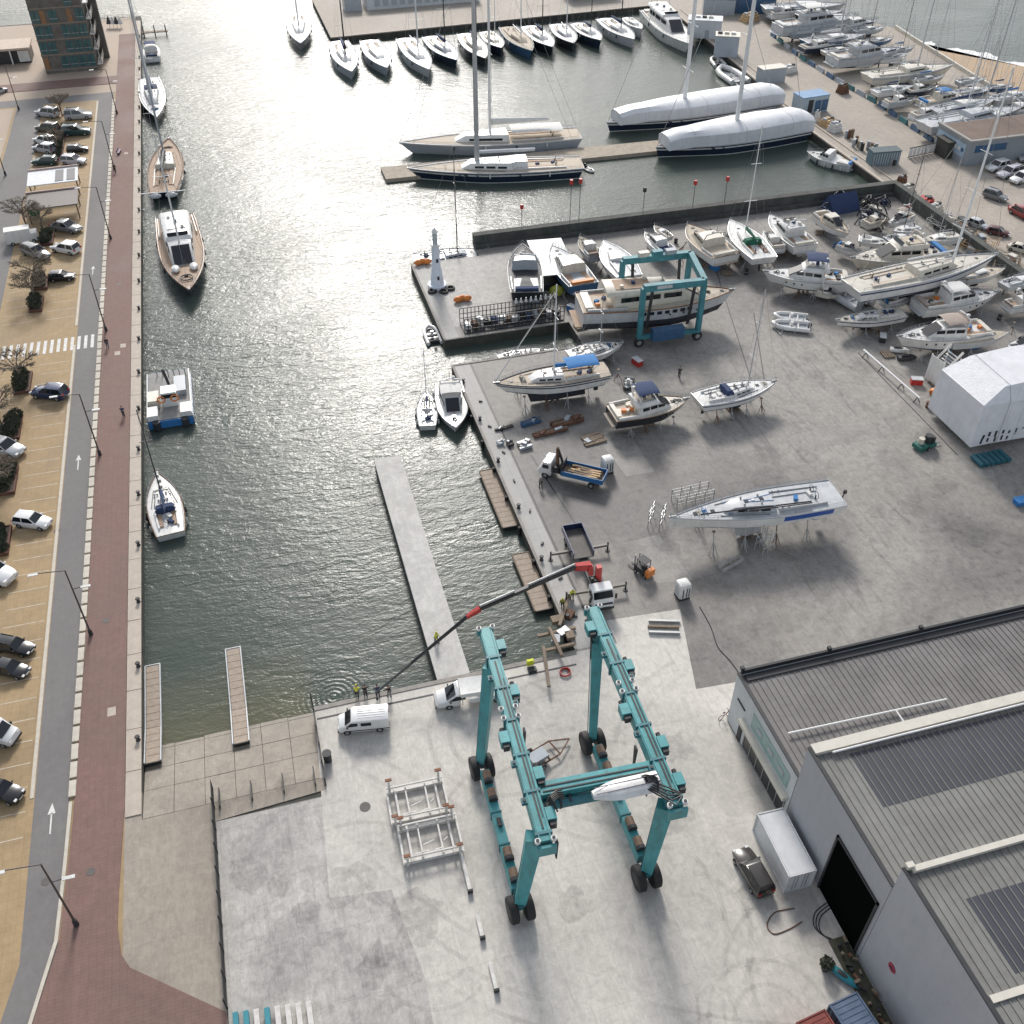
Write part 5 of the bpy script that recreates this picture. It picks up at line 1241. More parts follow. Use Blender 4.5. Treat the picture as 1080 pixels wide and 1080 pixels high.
    for s in (-1, 1): MB().bar((-.47*L, s*cw_*.86, cz+.22), (-.22*L, s*cw_*.92, cz+.25), .16, .45).build('bulwark', hull if hull in (WHITE, CREAM, PALEGREY) else WHITE, ck)
    MB().box((-.515*L, 0, .28), (.055*L, B*.72, .1)).build('bathing_platform', teak or PALEGREY, t)
    for k in range(2): 
        xh = x1+.05*L+k*.09*L; MB().box((xh, 0, at_x(ln, xh).z+.08), (.55, .55, .08)).build('hatch', GLASS, t)
    if detail > 0: rails(ln, .62, .5, .995, 9, .02 if L < 14 else .03).build('pulpit_rail', STEEL, t)
    if detail > 1:
        for s in (-1, 1):
            for k in range(3): 
                p = at_x(ln, L*(.05+.09*k)); MB().tube((p.x, s*(p.y*.985-.02), p.z*.62), (p.x, s*(p.y*.985+.03), p.z*.62), .14, n=10).build('porthole', GLASS, t)
    return t, dict(L=L, B=B, fb=fb, zl=dep+.85, dep=dep, ln=ln, zd=dep+.85+fb)
def rib(label, L, tube=PALEGREY, floor=DARK, console=True, engine=True, name='inflatable_boat'):
    t = thing(name, label, 'dinghy'); r = .075*L*.8; bw_ = .20*L
    m = MB(); m.path([(-.5*L, -bw_, r), (.12*L, -bw_, r), (.34*L, -bw_*.72, r*1.15), (.48*L, 0, r*1.5), (.34*L, bw_*.72, r*1.15), (.12*L, bw_, r), (-.5*L, bw_, r)], r, 8); m.build('tube', tube, t, 60)
    MB().prism([(-.44*L, -bw_), (.15*L, -bw_), (.42*L, 0), (.15*L, bw_), (-.44*L, bw_)], -.05, .18).build('floor', floor, t)
    MB().box((-.43*L, 0, .3), (.06, bw_*1.7, .5)).build('transom', floor, t)
    for k in range(2): MB().box((-.2*L+.22*L*k, 0, .38), (.22, bw_*1.6, .1)).build('thwart', WHITE, t)
    if console: MB().box((-.02*L, 0, .6), (.4, .45, .8)).build('console', WHITE, t)
    if engine:
        MB().loft([[V(-.5*L+x, .16*y_, z) for x, y_ in ((-.25, -1), (.2, -1), (.2, 1), (-.25, 1))] for z in (.55, 1.05)]).build('outboard', DARK, t)
    return t, dict(L=L, B=bw_*2+2*r, fb=.3, zl=.15, dep=.1, ln=None, zd=.5)
def seat_boat(info, t, s, b, land, cr=None, roll=0.0):
    zd = info['zd'] if land else WATER+info['fb']
    ps = at(*s, zd); pb = at(*b, zd); c = (ps+pb)/2; hd = math.atan2(pb.y-ps.y, pb.x-ps.x)
    zl = info['zl'] if land else WATER
    t.location = (c.x, c.y, zl); t.rotation_euler = (roll, 0, hd)
    if land and cr: cradle(cr, c, hd, info['L'], info['B'], zl, info['dep'])
def length(s, b, zd): return (at(*s, zd)-at(*b, zd)).length
def boat(kind, label, s, b, land=False, cr=None, **k):
    f = dict(sail=sailboat, motor=motorboat, rib=rib)[kind]
    zd = (3.0 if land else -.3)
    L_ = length(s, b, zd)
    fbk = k.get('fb') or ((.055*L_+.45) if kind == 'sail' else (.075*L_+.45))
    if kind == 'rib': zd = .5 if land else -1.1
    elif land: zd = fbk+.22+((k.get('kd') or .11*L_+.5) if kind == 'sail' else .055*L_+.63)
    else: zd = WATER+fbk
    L_ = length(s, b, zd)
    if kind in ('sail', 'motor'): k['land'] = land
    t, info = f(label, L_, **k)
    if 'lift' in info: pass
    seat_boat(info, t, s, b, land, cr)
    return t, info
# ---- afloat along the west quay
boat('motor', 'small motor boat with navy cover moored highest along the west quay', (160, 60), (159, 45), hull=WHITE, covered=CANVASN, bimini=CANVASN, fly=False, detail=0, arch=False)
boat('sail', 'white decked sloop moored at the west quay above the dark hulled yacht', (157, 82), (165, 124), B=5.8, hull=BLACKHULL, deck=PALEGREY, house=PALEGREY, hood=CANVASN, detail=2, mh=27, spar=WSPAR, cover=CANVASN)
t, i = boat('sail', 'dark hulled teak decked yacht with two dinghies on its stern', (172, 202), (178, 146), B=7.0, fb=1.9, hull=NAVY, deck=TEAK, teak=TEAK, house=CREAM, rail=VARNISH, stripe=None, mh=31, spar=MIDGREY, cover=DARK, detail=2, ws=.72, mx=.0)
for sy in (-1.5, 1.5):
    m = MB(); m.ell((-i['L']/2-1.0, sy, 1.5), (.8, 1.2, .45), 10, 5); m.build('davit_dinghy', PALEGREY, t, 60)
m = MB(); m.bar((-i['L']/2-.8, -4.2, 2.1), (-i['L']/2-.8, 4.2, 2.1), .14, .14); m.build('davit', WSPAR, t)
t, i = boat('motor', 'classic white motor sailer with teak side decks moored bow towards the camera', (184, 228), (200, 308), B=7.5, fb=2.2, hull=NAVY, deck=TEAK, rail=VARNISH, house=WHITE, fly=True, arch=False, detail=2, cabin_x=(-.30, .20), teak=WHITE, sheer=.5)
rig(t, i['ln'], i['L'], 21, .04*i['L'], WSPAR, None, False, None, 2, .17)
for sy in (-1.5, 1.5): MB().ell((.24*i['L'], sy, at_x(i['ln'], .24*i['L']).z+.45), (1.3, .75, .4), 10, 5).build('deck_tender', WHITE, t, 60)
m = MB(); m.path([V(.36*i['L']+1.0*math.cos(k*math.pi/6), 1.0*math.sin(k*math.pi/6), at_x(i['ln'], .36*i['L']).z+.3) for k in range(13)], .12, 6); m.build('anchor_winch', DARK, t)
# work barge
a = at(171, 445, -.4); c = at(172, 393, -.4); cc = (a+c)/2
bg_ = thing('work_barge', 'grey work barge with blue stern and white crane post at the west quay', 'barge', (-14.9, cc.y, WATER), math.pi/2)
LB_ = (c-a).length
m = MB(); m.loft([[V(x, -3.1*f, z0), V(x, 3.1*f, z0), V(x, 3.1*f, 1.2), V(x, -3.1*f, 1.2)] for x, f, z0 in ((-LB_/2, .98, -.4), (-LB_/2+.6, 1, -.5), (LB_/2-1.5, 1, -.5), (LB_/2, .9, .2))]); m.build('hull', BLUEHULL, bg_)
MB().box((0, 0, 1.24), (LB_-.5, 5.8, .08)).build('deck', mat('grey_deck_paint', (.27, .265, .25), .8, var=.2), bg_)
for s in (-1, 1):
    MB().bar((-LB_/2+.3, s*2.95, 1.55), (LB_/2-1, s*2.9, 1.55), .15, .6).build('bulwark', WHITE if s < 0 else PALEGREY, bg_)
    MB().tube((-LB_/2-.3, s*1.9, .2), (-LB_/2-.3, s*1.9, 1.4), .5, n=12).build('stern_fender', DARK, bg_)
    MB().box((-LB_/2+1.4, s*2.2, 1.7), (2.4, 1.4, .8)).build('locker', WHITE, bg_)
    m = MB(); m.path([V(-LB_/2+3.2, s*.9+.5*math.cos(k*math.pi/5), 2.6+.5*math.sin(k*math.pi/5)) for k in range(11)], .12, 6); m.build('lifebuoy', ORANGE, bg_)
MB().box((-LB_/2-.05, 0, .7), (.1, 5.9, 1.1)).build('transom_band', CANVASB, bg_)
hs_ = MB().box((-LB_/2+4.2, -.2, 2.4), (2.0, 2.0, 2.3)).build('wheelhouse', WHITE, bg_); MB().box((-LB_/2+4.2, -.2, 3.0), (2.05, 2.05, .6)).build('window', GLASS, hs_)
MB().box((-LB_/2+4.6, 2.0, 1.9), (2.6, 1.5, 1.2)).build('deck_box', CREAM, bg_); MB().box((LB_/2-5, -1.6, 1.7), (4, 1.6, .8)).build('hatch', MIDGREY, bg_)
for k in range(6): MB().tube((LB_/2-2+.2*k, -2.4+.8*k, 1.3), (LB_/2-2+.2*k, -2.4+.8*k, 2.6), .08, n=6).build('post', STEEL, bg_)
MB().bar((LB_/2-6, -.4, 1.3), (LB_/2-5.0, .2, 4.6), .3, .3).build('deck_crane', DARK, bg_)
boat('sail', 'white sloop with brown toe rail moored bow up the west quay, lowest of the row', (180, 563), (166, 499), B=4.3, hull=WHITE, deck=WHITE, rail=VARNISH, teak=TEAK, mh=13.5, spar=DARKSPAR, cover=CANVASN, hood=CANVASN, bottom=ANTIFOUL, detail=2, stripe=None)
# ---- afloat beside the yard quay
boat('sail', 'small white sloop moored beside the white motor yacht at the yard quay', (451, 449), (450, 412), B=2.9, detail=2, mh=9.5, spar=WSPAR, cover=CANVASN)
boat('motor', 'white motor yacht moored bow towards the camera at the yard quay', (473, 404), (481, 452), B=4.5, fly=False, arch=True, detail=2, bimini=CANVASW, cabin_x=(-.25, .18))
boat('rib', 'small white skiff tied below the pier head', (459, 362), (452, 344), tube=WHITE, floor=DARK, name='skiff')
boat('sail', 'pale grey sloop without sails moored behind the harbour beacon', (436, 273), (517, 264), B=5.0, hull=MIDGREY, deck=PALEGREY, house=PALEGREY, stripe=None, mh=19, spar=DARKSPAR, detail=2, furl=None)
# ---- the row on the far quay, bows towards the camera
TR = [
 ((314, 14), (317, 46), WHITE, NAVY, WSPAR, 24, 'dark blue hulled yacht lying alone stern out at the left end of the far quay'),
 ((357, 43), (371, 76), WHITE, MIDGREY, DARKSPAR, 24, 'grey hulled sloop with dark mast, leftmost of the far quay row'),
 ((389, 42), (408, 72), WHITE, MIDGREY, None, 0, 'mastless grey hulled sloop, second in the far quay row'),
 ((427, 40), (453, 74), WHITE, PALEGREY, WSPAR, 26, 'pale grey hulled sloop with long bow, third in the far quay row'),
 ((454, 38), (482, 64), PALEGREY, NAVY, DARKSPAR, 30, 'navy hulled racing sloop with black mast, fourth in the far quay row'),
 ((491, 35), (512, 62), CREAM, BLACKHULL, DARKSPAR, 28, 'black hulled sloop just left of the tall mast, fifth in the far quay row'),
 ((513, 33), (529, 51), CREAM, NAVY, WSPAR, 18, 'small navy sloop with cream deck, sixth in the far quay row'),
 ((535, 28), (561, 54), PALETEAK, BLUEHULL, WSPAR, 22, 'teak decked blue hulled sloop, seventh in the far quay row'),
 ((558, 27), (583, 50), WHITE, BLACKHULL, DARKSPAR, 24, 'black hulled sloop with white deck beside the teak decked one'),
 ((588, 25), (605, 46), PALEGREY, BLACKHULL, WSPAR, 20, 'short dark sloop with grey deck, ninth in the far quay row'),
 ((609, 24), (634, 43), WHITE, NAVY, DARKSPAR, 22, 'navy sloop with white deck, tenth in the far quay row'),
 ((637, 19), (669, 42), WHITE, PALEGREY, DARKSPAR, 24, 'long pale sloop next to the white motor yacht'),
 ((661, 18), (677, 31), WHITE, WHITE, None, 0, 'small white sloop tucked beside the white motor yacht'),
]
for s, b, dk, hl_, sp_, mh_, lab in TR:
    L_ = length(s, b, 0)
    boat('sail', lab, s, b, hull=hl_, deck=dk, house=dk, mh=mh_, spar=sp_ or ALU, detail=1, B=min(.30*L_+.4, 6.4), fb=2.4, cover=CANVASN if sp_ is DARKSPAR else None, teak=PALETEAK, wheel_=True, group='yachts moored bow out along the far quay', pw=2.1)
boat('motor', 'large white motor yacht at the right end of the far quay', (688, 10), (728, 48), B=8.5, fb=2.6, fly=True, detail=1, bottom=NAVY, deck=WHITE, cabin_x=(-.32, .2))
# ---- large yachts at the inner pontoon
t, i = boat('sail', 'grey hulled superyacht lying behind the navy one at the pontoon', (611, 140), (421, 151), B=8.4, fb=2.3, hull=MIDGREY, deck=PALETEAK, house=WHITE, teak=TEAK, mh=44, spar=WSPAR, cover=CANVASW, detail=1, bimini=CANVASW, mx=-.0, nspread=4)
t, i = boat('sail', 'navy hulled superyacht with teak deck and the tallest mast at the pontoon', (614, 171), (430, 178), B=8.2, fb=2.2, hull=NAVY, deck=PALETEAK, house=WHITE, teak=TEAK, mh=48, spar=ALU, cover=None, hood=WHITE, stripe=WHITE, detail=2, mx=.105, nspread=4, mr=.52)
def wrapped(label, s, b, B, fb, hgt, mh, mtx):
    zd = WATER+fb; L_ = length(s, b, zd); t = thing('wrapped_yacht', label, 'sailing boat')
    ln = hull_lines(L_, B, fb, .05*L_, .8, .45, 2.1, .02, .1, .02); make_hull(t, ln, NAVY, ANTIFOUL, WHITE, PALETEAK, ALU, fb)
    m = MB(); rings = []
    for k in range(13):
        f = k/12; x = -L_*.505+f*L_*.955; p = at_x(ln, x); hh = hgt*(1-.22*max(0, f-.3)/.7) * (.8 if k in (0, 12) else 1); w_ = max(p.y+.05, .30*B)
        o = rnd.uniform(-.06, .06)
        rings.append([V(x, -w_-.02, fb*.92), V(x, -w_*1.02, p.z+hh*.72+o), V(x, -w_*.66, p.z+hh*.95+o), V(x, 0, p.z+hh+o), V(x, w_*.66, p.z+hh*.95), V(x, w_*1.02, p.z+hh*.72), V(x, w_+.02, fb*.92)])
    m.loft(rings, closed=False); wp = m.build('wrap', WRAP, t, 28)
    for rg in rings[2:-1:4]:
        q = MB(); q.path([p+V(0, (.03 if p.y > 0 else -.03), .03) for p in rg], .025, 5); q.build('strap', PALEGREY, wp)
    ms = MB(); ms.tube((mtx*L_, 0, fb), (mtx*L_, 0, fb+mh), (.5), .32, 8); mt = ms.build('mast', WSPAR, t, 40)
    for k in range(4): z = fb+mh*(k+1)/5; MB().bar((mtx*L_, -2.4, z), (mtx*L_, 2.4, z), .14, .1).build('spreader', WSPAR, mt)
    m = MB(); m.tube((mtx*L_, 0, fb+mh), (L_/2-.3, 0, fb*1.1), .05, n=4); m.tube((mtx*L_, 0, fb+mh), (-L_/2+.3, 0, fb), .05, n=4); m.build('stay', WIRE, mt)
    seat_boat(dict(fb=fb, zl=0, zd=0, L=L_, B=B, dep=1), t, s, b, False)
    return t
wrapped('shrink-wrapped navy yacht moored behind, with a bare dark bow deck', (818, 104), (640, 129), 8.2, 2.2, 3.6, 46, .06)
wrapped('shrink-wrapped navy yacht moored nearest the camera beside the quay road', (848, 132), (692, 155), 8.6, 2.3, 3.8, 50, -.02)
boat('motor', 'white open motor boat with blue cockpit moored at the quay road corner', (901, 172), (851, 160), B=5.4, fly=False, arch=False, detail=1, stripe=None, covered=CANVASB, bottom=BLUEFOUL, cabin_x=(-.05, .22))
boat('rib', 'small round tender tied at the quay beyond the wrapped yachts', (760, 70), (753, 61), tube=WHITE, floor=DARK, engine=False)
boat('rib', 'longer white tender tied at the quay beyond the wrapped yachts', (781, 88), (760, 73), tube=WHITE, floor=PALEGREY)
boat('rib', 'grey tender tied at the stern of the rear wrapped yacht', (822, 112), (806, 103), tube=PALEGREY, floor=DARK)
boat('rib', 'white tender behind the stern of the navy superyacht', (617, 176), (626, 181), tube=WHITE, floor=DARK, console=False)
# ---- ashore in the yard: row along the breakwater
boat('sail', 'white bare hull with sharp bow standing in the middle of the breakwater row', (664, 291), (637, 254), True, 'steel props under the white bare hull by the breakwater', deck=PALEGREY, detail=1, B=5.5, wheel_=False)
boat('motor', 'white open launch with navy cockpit beside the bare hull', (706, 266), (680, 245), True, None, fly=False, arch=False, covered=CANVASN, teak=CANVASN, detail=1)
boat('motor', 'wooden decked trawler yacht with tan deckhouse in the breakwater row', (766, 270), (725, 237), True, 'props under the wooden decked trawler yacht', deck=PALETEAK, rail=VARNISH, house=CREAM, fly=False, bottom=BLUEFOUL, teak=PALETEAK, B=6.0, detail=1)
boat('sail', 'white sloop with green canvas over the boom in the breakwater row', (807, 272), (770, 232), True, 'props under the sloop with the green canvas', B=5.6, mh=19, spar=WSPAR, cover=CANVASG, hood=CANVASG, teak=VARNISH, detail=1)
boat('motor', 'white flybridge motor boat at the right of the breakwater row', (850, 259), (812, 227), True, 'props under the white flybridge boat by the breakwater', B=5.2, fly=True, detail=1)
boat('motor', 'small wooden fishing boat with blue bottom beside the white flybridge boat', (864, 224), (895, 247), True, None, deck=PALETEAK, rail=VARNISH, fly=False, arch=False, bottom=BLUEFOUL, house=CREAM, detail=1)
boat('motor', 'blue grey fishing boat with rounded stern and orange gear by the grey float', (616, 300), (583, 260), True, 'props under the blue grey fishing boat', hull=BLUEHULL, deck=MIDGREY, house=CREAM, fly=False, arch=False, covered=ORANGE, detail=1, B=5.6)
boat('motor', 'dark cluttered workboat with white loop rail at the end of the lift block', (556, 308), (551, 258), True, None, hull=BLACKHULL, deck=DARK, house=MIDGREY, fly=False, arch=True, detail=1, covered=CANVASN, B=5.6, teak=MIDGREY, cabin_x=(-.05, .2))
t, i = boat('motor', 'old white motor yacht with long deckhouse hanging in the blue lift', (611, 319), (774, 307), True, None, B=7.2, fb=3.0, hull=PALEGREY, deck=PALETEAK, house=CREAM, rail=VARNISH, fly=True, arch=False, bottom=ANTIFOUL, detail=2, cabin_x=(-.30, .28), sheer=.3, teak=TEAK, boot=ANTIFOUL)
for k in range(7): 
    for s in (-1, 1):
        p = at_x(i['ln'], i['L']*(-.12+.05*k)); MB().box((p.x, s*p.y*1.0, p.z*.80), (.7, .12, .5)).build('hull_window', GLASS, t)
boat('sail', 'white sloop afloat in the narrow lift slot', (527, 379), (585, 369), hull=WHITE, deck=WHITE, detail=2, B=3.9, hood=None, cover=None, stripe=CANVASN)
boat('sail', 'white sloop on a low trailer beside the lift slot', (600, 374), (657, 362), True, 'low steel trailer under the white sloop by the slot', B=3.6, detail=2, kd=1.0, mh=9, spar=ALU)
boat('sail', 'wooden decked cruising ketch on props with bright blue canvas covers', (641, 388), (521, 405), True, 'steel props under the ketch with blue covers', B=5.0, fb=1.55, hull=WHITE, deck=PALETEAK, teak=TEAK, rail=NAVY, stripe=NAVY, house=WHITE, mh=14, mx=-.02, spar=WSPAR, cover=CANVASB, bimini=CANVASB, detail=2, full=True, bottom=ANTIFOUL, furl=CANVASW, stern=.06, rake=.1)
boat('motor', 'white and brown fishing cruiser with navy canopy on the open yard', (645, 436), (726, 421), True, 'props under the white and brown fishing cruiser', B=4.6, hull=BLACKHULL, deck=CREAM, house=WHITE, fly=True, bimini=CANVASN, stripe=None, rail=VARNISH, detail=2, teak=PALETEAK, cabin_x=(-.2, .24))
boat('sail', 'white sloop with tall bare mast standing on props in the open yard', (735, 421), (819, 402), True, 'props under the white sloop with the tall bare mast', B=4.4, stripe=CANVASN, mh=15, mx=.13, spar=ALU, hood=CANVASN, cover=None, boom=False, detail=2)
t, i = boat('sail', 'long white racing sloop with blue side stripe on props, nearest of the boats ashore', (884, 519), (706, 546), True, 'props under the long white racing sloop', B=5.3, fb=1.5, kd=3.0, hull=WHITE, deck=PALEGREY, house=PALEGREY, bottom=PALEGREY, stripe=None, detail=2, mh=0, ws=.92, tm=.35, pw=1.75, rake=.01, stern=.02, sheer=.1)
m = MB()
for s in (-1, 1):
    a_ = [V(p[0].x, s*(p[0].lerp(p[1], .06).y+.015), p[0].lerp(p[1], .06).z) for p in i['ln'] if -.47*i['L'] < p[0].x < -.12*i['L']]; b2_ = [V(p[0].x, s*(p[1].lerp(p[2], .25).y+.015), p[1].lerp(p[2], .25).z) for p in i['ln'] if -.47*i['L'] < p[0].x < -.12*i['L']]
    n_ = len(a_); m.add(a_+b2_, [(k, k+1, n_+k+1, n_+k) for k in range(n_-1)])
m.build('blue_panel', mat('royal_blue_vinyl', (.03, .09, .34), .35, var=.1), t)
m = MB(); m.tube((-.30*i['L'], 1.4, 2.0), (.34*i['L'], 1.0, 2.2), .1, n=6); m.tube((-.30*i['L'], 1.7, 2.05), (.1*i['L'], 1.5, 2.1), .08, n=6); m.build('lashed_spar', DARKSPAR, t)
m = MB(); m.tube((-.515*i['L'], .4, .3), (-.53*i['L'], .4, 1.6), .08, n=6); m.box((-.53*i['L'], .4, 1.75), (.35, .25, .5)); m.build('outboard', DARK, t)
m = MB(); m.tube((.02*i['L'], 0, i['fb']+.5), (.02*i['L'], 0, i['fb']+.9), .2, n=10); m.build('mast_collar', WHITE, t)
# ---- ashore on the right
boat('motor', 'white flybridge cruiser with blue canopy at the front of the right cluster', (895, 293), (805, 287), True, 'props under the flybridge cruiser with blue canopy', B=5.0, fly=True, bimini=CANVASN, detail=2)
boat('motor', 'cream motor yacht with blue wheelhouse cover in the right cluster', (995, 262), (897, 273), True, 'props under the cream motor yacht', B=6.2, hull=CREAM, deck=CREAM, house=CREAM, fly=True, covered=CANVASB, detail=2, teak=PALETEAK)
boat('sail', 'very long white sloop with the tallest mast in the right cluster', (897, 301), (1052, 268), True, 'props under the very long white sloop', B=6.2, fb=2.0, deck=CREAM, teak=PALETEAK, house=CREAM, bottom=MIDGREY, mh=30, mx=.18, spar=WSPAR, detail=2, stripe=CANVASN, nspread=4)
boat('rib', 'large grey inflatable with twin tubes parked below the flybridge cruiser', (912, 324), (868, 298), True, tube=PALEGREY, floor=MIDGREY)
boat('sail', 'small white day sailer with dark stripe on a trailer, front of the right cluster', (953, 329), (881, 338), True, 'trailer under the small white day sailer', B=3.4, kd=1.2, detail=2, stripe=NAVY, deck=CREAM)
boat('motor', 'white launch with pink-beige tarpaulin and blue bottom in the right cluster', (969, 320), (1053, 308), True, 'props under the launch with beige tarpaulin', B=4.6, bottom=BLUEFOUL, covered=CANVAST, fly=False, arch=True, detail=2, bimini=CANVASW)
boat('motor', 'white express cruiser with brown canopy beside the shelter', (1041, 345), (946, 356), True, 'props under the express cruiser with brown canopy', B=4.9, fly=False, arch=True, bimini=CANVAST, bottom=BLUEFOUL, detail=2, stripe=None)
boat('sail', 'small blue and white sloop behind the cream motor yacht', (906, 251), (938, 255), True, None, bottom=BLUEFOUL, detail=1, B=3.2, kd=1.1, mh=0)
boat('sail', 'small white sloop with leaning bare mast by the retaining wall', (968, 238), (942, 244), True, None, detail=1, B=3.2, kd=1.1, mh=15, spar=DARKSPAR, boom=False)
boat('motor', 'small beige fishing boat among the clutter at the breakwater corner', (912, 236), (934, 230), True, None, hull=CREAM, deck=TEAK, house=CREAM, fly=False, arch=False, detail=0)
boat('rib', 'white racked inflatable, upper of the pair on the yard', (852, 336), (816, 332), True, tube=WHITE, floor=MIDGREY, engine=False)
boat('motor', 'white hull behind the shelter cut by the right edge', (1100, 358), (1062, 366), True, None, detail=0, fly=False, arch=False)
# ---- ashore on the mole, upper right
UR = [
 ('sail', (805, 7), (892, 4), PALEGREY, None, 0, 'grey hull at the top edge of the mole boat park'),
 ('motor', (820, 26), (905, 17), PALEGREY, CANVASW, 0, 'long pale grey boat under white covers in the mole boat park'),
 ('sail', (856, 31), (910, 24), WHITE, None, 22, 'white sloop between the grey boat and the blue hulled one'),
 ('sail', (848, 43), (913, 36), BLUEHULL, CANVASW, 20, 'blue hulled sloop in the mole boat park'),
 ('motor', (878, 60), (950, 51), PALEGREY, None, 0, 'pale grey motor yacht with portholes in the mole boat park'),
 ('sail', (893, 47), (920, 42), CREAM, None, 16, 'cream sloop tucked behind the blue hulled one'),
 ('sail', (914, 79), (1006, 68), CREAM, None, 34, 'big cream hull with grey boot stripe in the mole boat park'),
 ('motor', (972, 107), (1022, 100), CREAM, CANVASB, 0, 'beige launch with blue stern beside the beach wall'),
 ('sail', (984, 116), (1050, 104), WHITE, None, 24, 'white sloop with blue sail cover beside the beach wall'),
 ('sail', (974, 130), (1080, 112), PALEGREY, None, 30, 'long pale sloop with bare mast lowest in the mole boat park'),
 ('motor', (1030, 128), (1078, 122), WHITE, None, 0, 'white motor boat above the flat roofed workshop'),
]
for kd_, s, b, hl_, cv_, mh_, lab in UR:
    L_ = length(s, b, 2.5)
    kw = dict(hull=hl_, deck=CREAM if hl_ is CREAM else PALEGREY, house=hl_ if hl_ in (CREAM, PALEGREY) else WHITE, detail=1, B=min(.28*L_+.6, 6.5))
    if kd_ == 'sail': boat('sail', lab, s, b, True, 'props under the '+' '.join(lab.split()[:-5 if len(lab.split()) > 8 else 9]) if L_ > 15 else None, mh=mh_, spar=ALU, cover=CANVASN if 'sail cover' in lab else cv_, stripe=MIDGREY, kd=1.6, **kw)
    else: boat('motor', lab, s, b, True, None, covered=cv_, fly=L_ > 14, arch=True, bimini=cv_, **kw)
# ================================================================ STREET FURNITURE, CLUTTER, PEOPLE, TREES
POSTM = mat('brown_post_paint', (.07, .055, .05), .5, var=.1)
def lamp_post(label, x, y_):
    t = thing('street_lamp', label, 'street lamp', (x, y_, .09))
    m = MB(); m.tube((0, 0, 0), (0, 0, 9.6), .11, .07, 8); m.build('pole', POSTM, t, 40)
    MB().tube((0, 0, 0), (0, 0, .8), .24, .2, 10).build('base', DARK, t, 40)
    m = MB(); m.tube((0, 0, 9.55), (-2.6, .1, 9.75), .05, n=6); m.tube((0, 0, 6.9), (1.0, 0, 7.0), .045, n=6); m.build('arm', POSTM, t)
    for x_, z in ((-3.0, 9.74), (1.3, 6.98)):
        MB().loft([[V(x_+a, b_, z+c) for a, b_ in ((-.48, -.15), (.48, -.15), (.48, .15), (-.48, .15))] for c in (-.05, .05)]).build('lamp_head', WHITE, t)
    return t
for k, (y_, w_) in enumerate(((48.2, 'nearest the camera, lowest on the promenade'), (81.6, 'second from the bottom of the promenade'), (114.3, 'third from the bottom, beside the dark blue car'), (147, 'fourth from the bottom, by the zebra crossing'), (180, 'fifth from the bottom, beside the white hatchback'), (213, 'sixth from the bottom, beside the trellis shelters'), (246, 'seventh, at the top corner of the road'))):
    lamp_post('tall double-armed street lamp '+w_, -23.9, y_)
for q, lab in (((20, 116), 'street lamp at the far left road corner'), ((6, 185), 'street lamp at the left edge by the western road')):
    p = at(*q); lamp_post(lab, p.x, p.y)
# bollards along the quay
bo = MB(); bo.loft([[V(r*math.cos(k*math.pi/4), r*math.sin(k*math.pi/4), z) for k in range(8)] for r, z in ((.26, 0), (.18, .12), (.17, .42), (.27, .5), (.22, .62))]); bme = bo.mesh('mooring_bollard', DARK, 40)
for k in range(26): tag(inst('mooring_bollard', bme, None, (-19.0, 66+k*9.6, .11)), 'squat black iron bollard on the pale coping of the west quay', 'bollard', 'mooring bollards along the west quay')
for k in range(6): tag(inst('mooring_bollard', bme, None, (26.0, 70+k*9.6, .06)), 'squat black iron bollard on the yard quay beside the lift slot', 'bollard', 'mooring bollards along the yard quay')
for k, q in enumerate(((568, 560), (562, 566))): pass
# floating landing docks on the ramp and beside the track
def dock(label, x0, x1, y0, y1, z0, z1, m_=None, frame=WHITE):
    t = thing('landing_float', label, 'float', ((x0+x1)/2, y0, 0))
    w_ = (x1-x0)/2; n_ = max(3, int((y1-y0)/.9)); st = (y1-y0)/n_
    zf = lambda yy_: z0 if yy_ < 2.6 and z0 != z1 and False else z0+(z1-z0)*min(1, yy_/max(.1, (y1-y0)*.35))
    for k in range(n_):
        ya = k*st; yb = ya+st-.05; za, zb = zf(ya), zf(yb)
        v = []
        for dz in (-.25, 0): v += [(-w_+.1, ya, za+dz), (w_-.1, ya, za+dz), (w_-.1, yb, zb+dz), (-w_+.1, yb, zb+dz)]
        MB().add(v, [(3, 2, 1, 0), (4, 5, 6, 7), (0, 1, 5, 4), (1, 2, 6, 5), (2, 3, 7, 6), (3, 0, 4, 7)]).build('plank', m_ or WOOD, t)
    f = MB()
    for s in (-1, 1):
        f.bar((s*w_, 0, zf(0)-.08), (s*w_, (y1-y0)*.35, z1-.08), .12, .34); f.bar((s*w_, (y1-y0)*.35, z1-.08), (s*w_, y1-y0, z1-.08), .12, .34)
    f.build('frame', frame, t)
    MB().bar((-w_, -.08, z0-.15), (w_, -.08, z0-.15), .12, .35).build('end_bumper', RUBBER, t)
    MB().bar((-w_-.02, y1-y0+.06, z1-.1), (w_+.02, y1-y0+.06, z1-.1), .12, .3).build('end_beam', frame, t)
    return t
FLOATW = mat('float_planking', (.33, .27, .215), .85, var=.15, scale=2)
dock('planked landing float against the west quay at the slipway', -18.6, -17.1, 63.6, 76.5, -.62, -1.1, FLOATW, PALEGREY)
dock('planked landing float in the middle of the slipway', -10.3, -8.75, 63.6, 76.6, -.62, -1.1, FLOATW, PALEGREY)
dock('rough timber float beside the upper end of the lift slot', 23.4, 25.3, 87.2, 98.6, -.85, -.85, FLOATW, WOOD)
dock('rough timber float beside the lower end of the lift slot', 23.2, 25.2, 72.8, 82.2, -.85, -.85, FLOATW, WOOD)
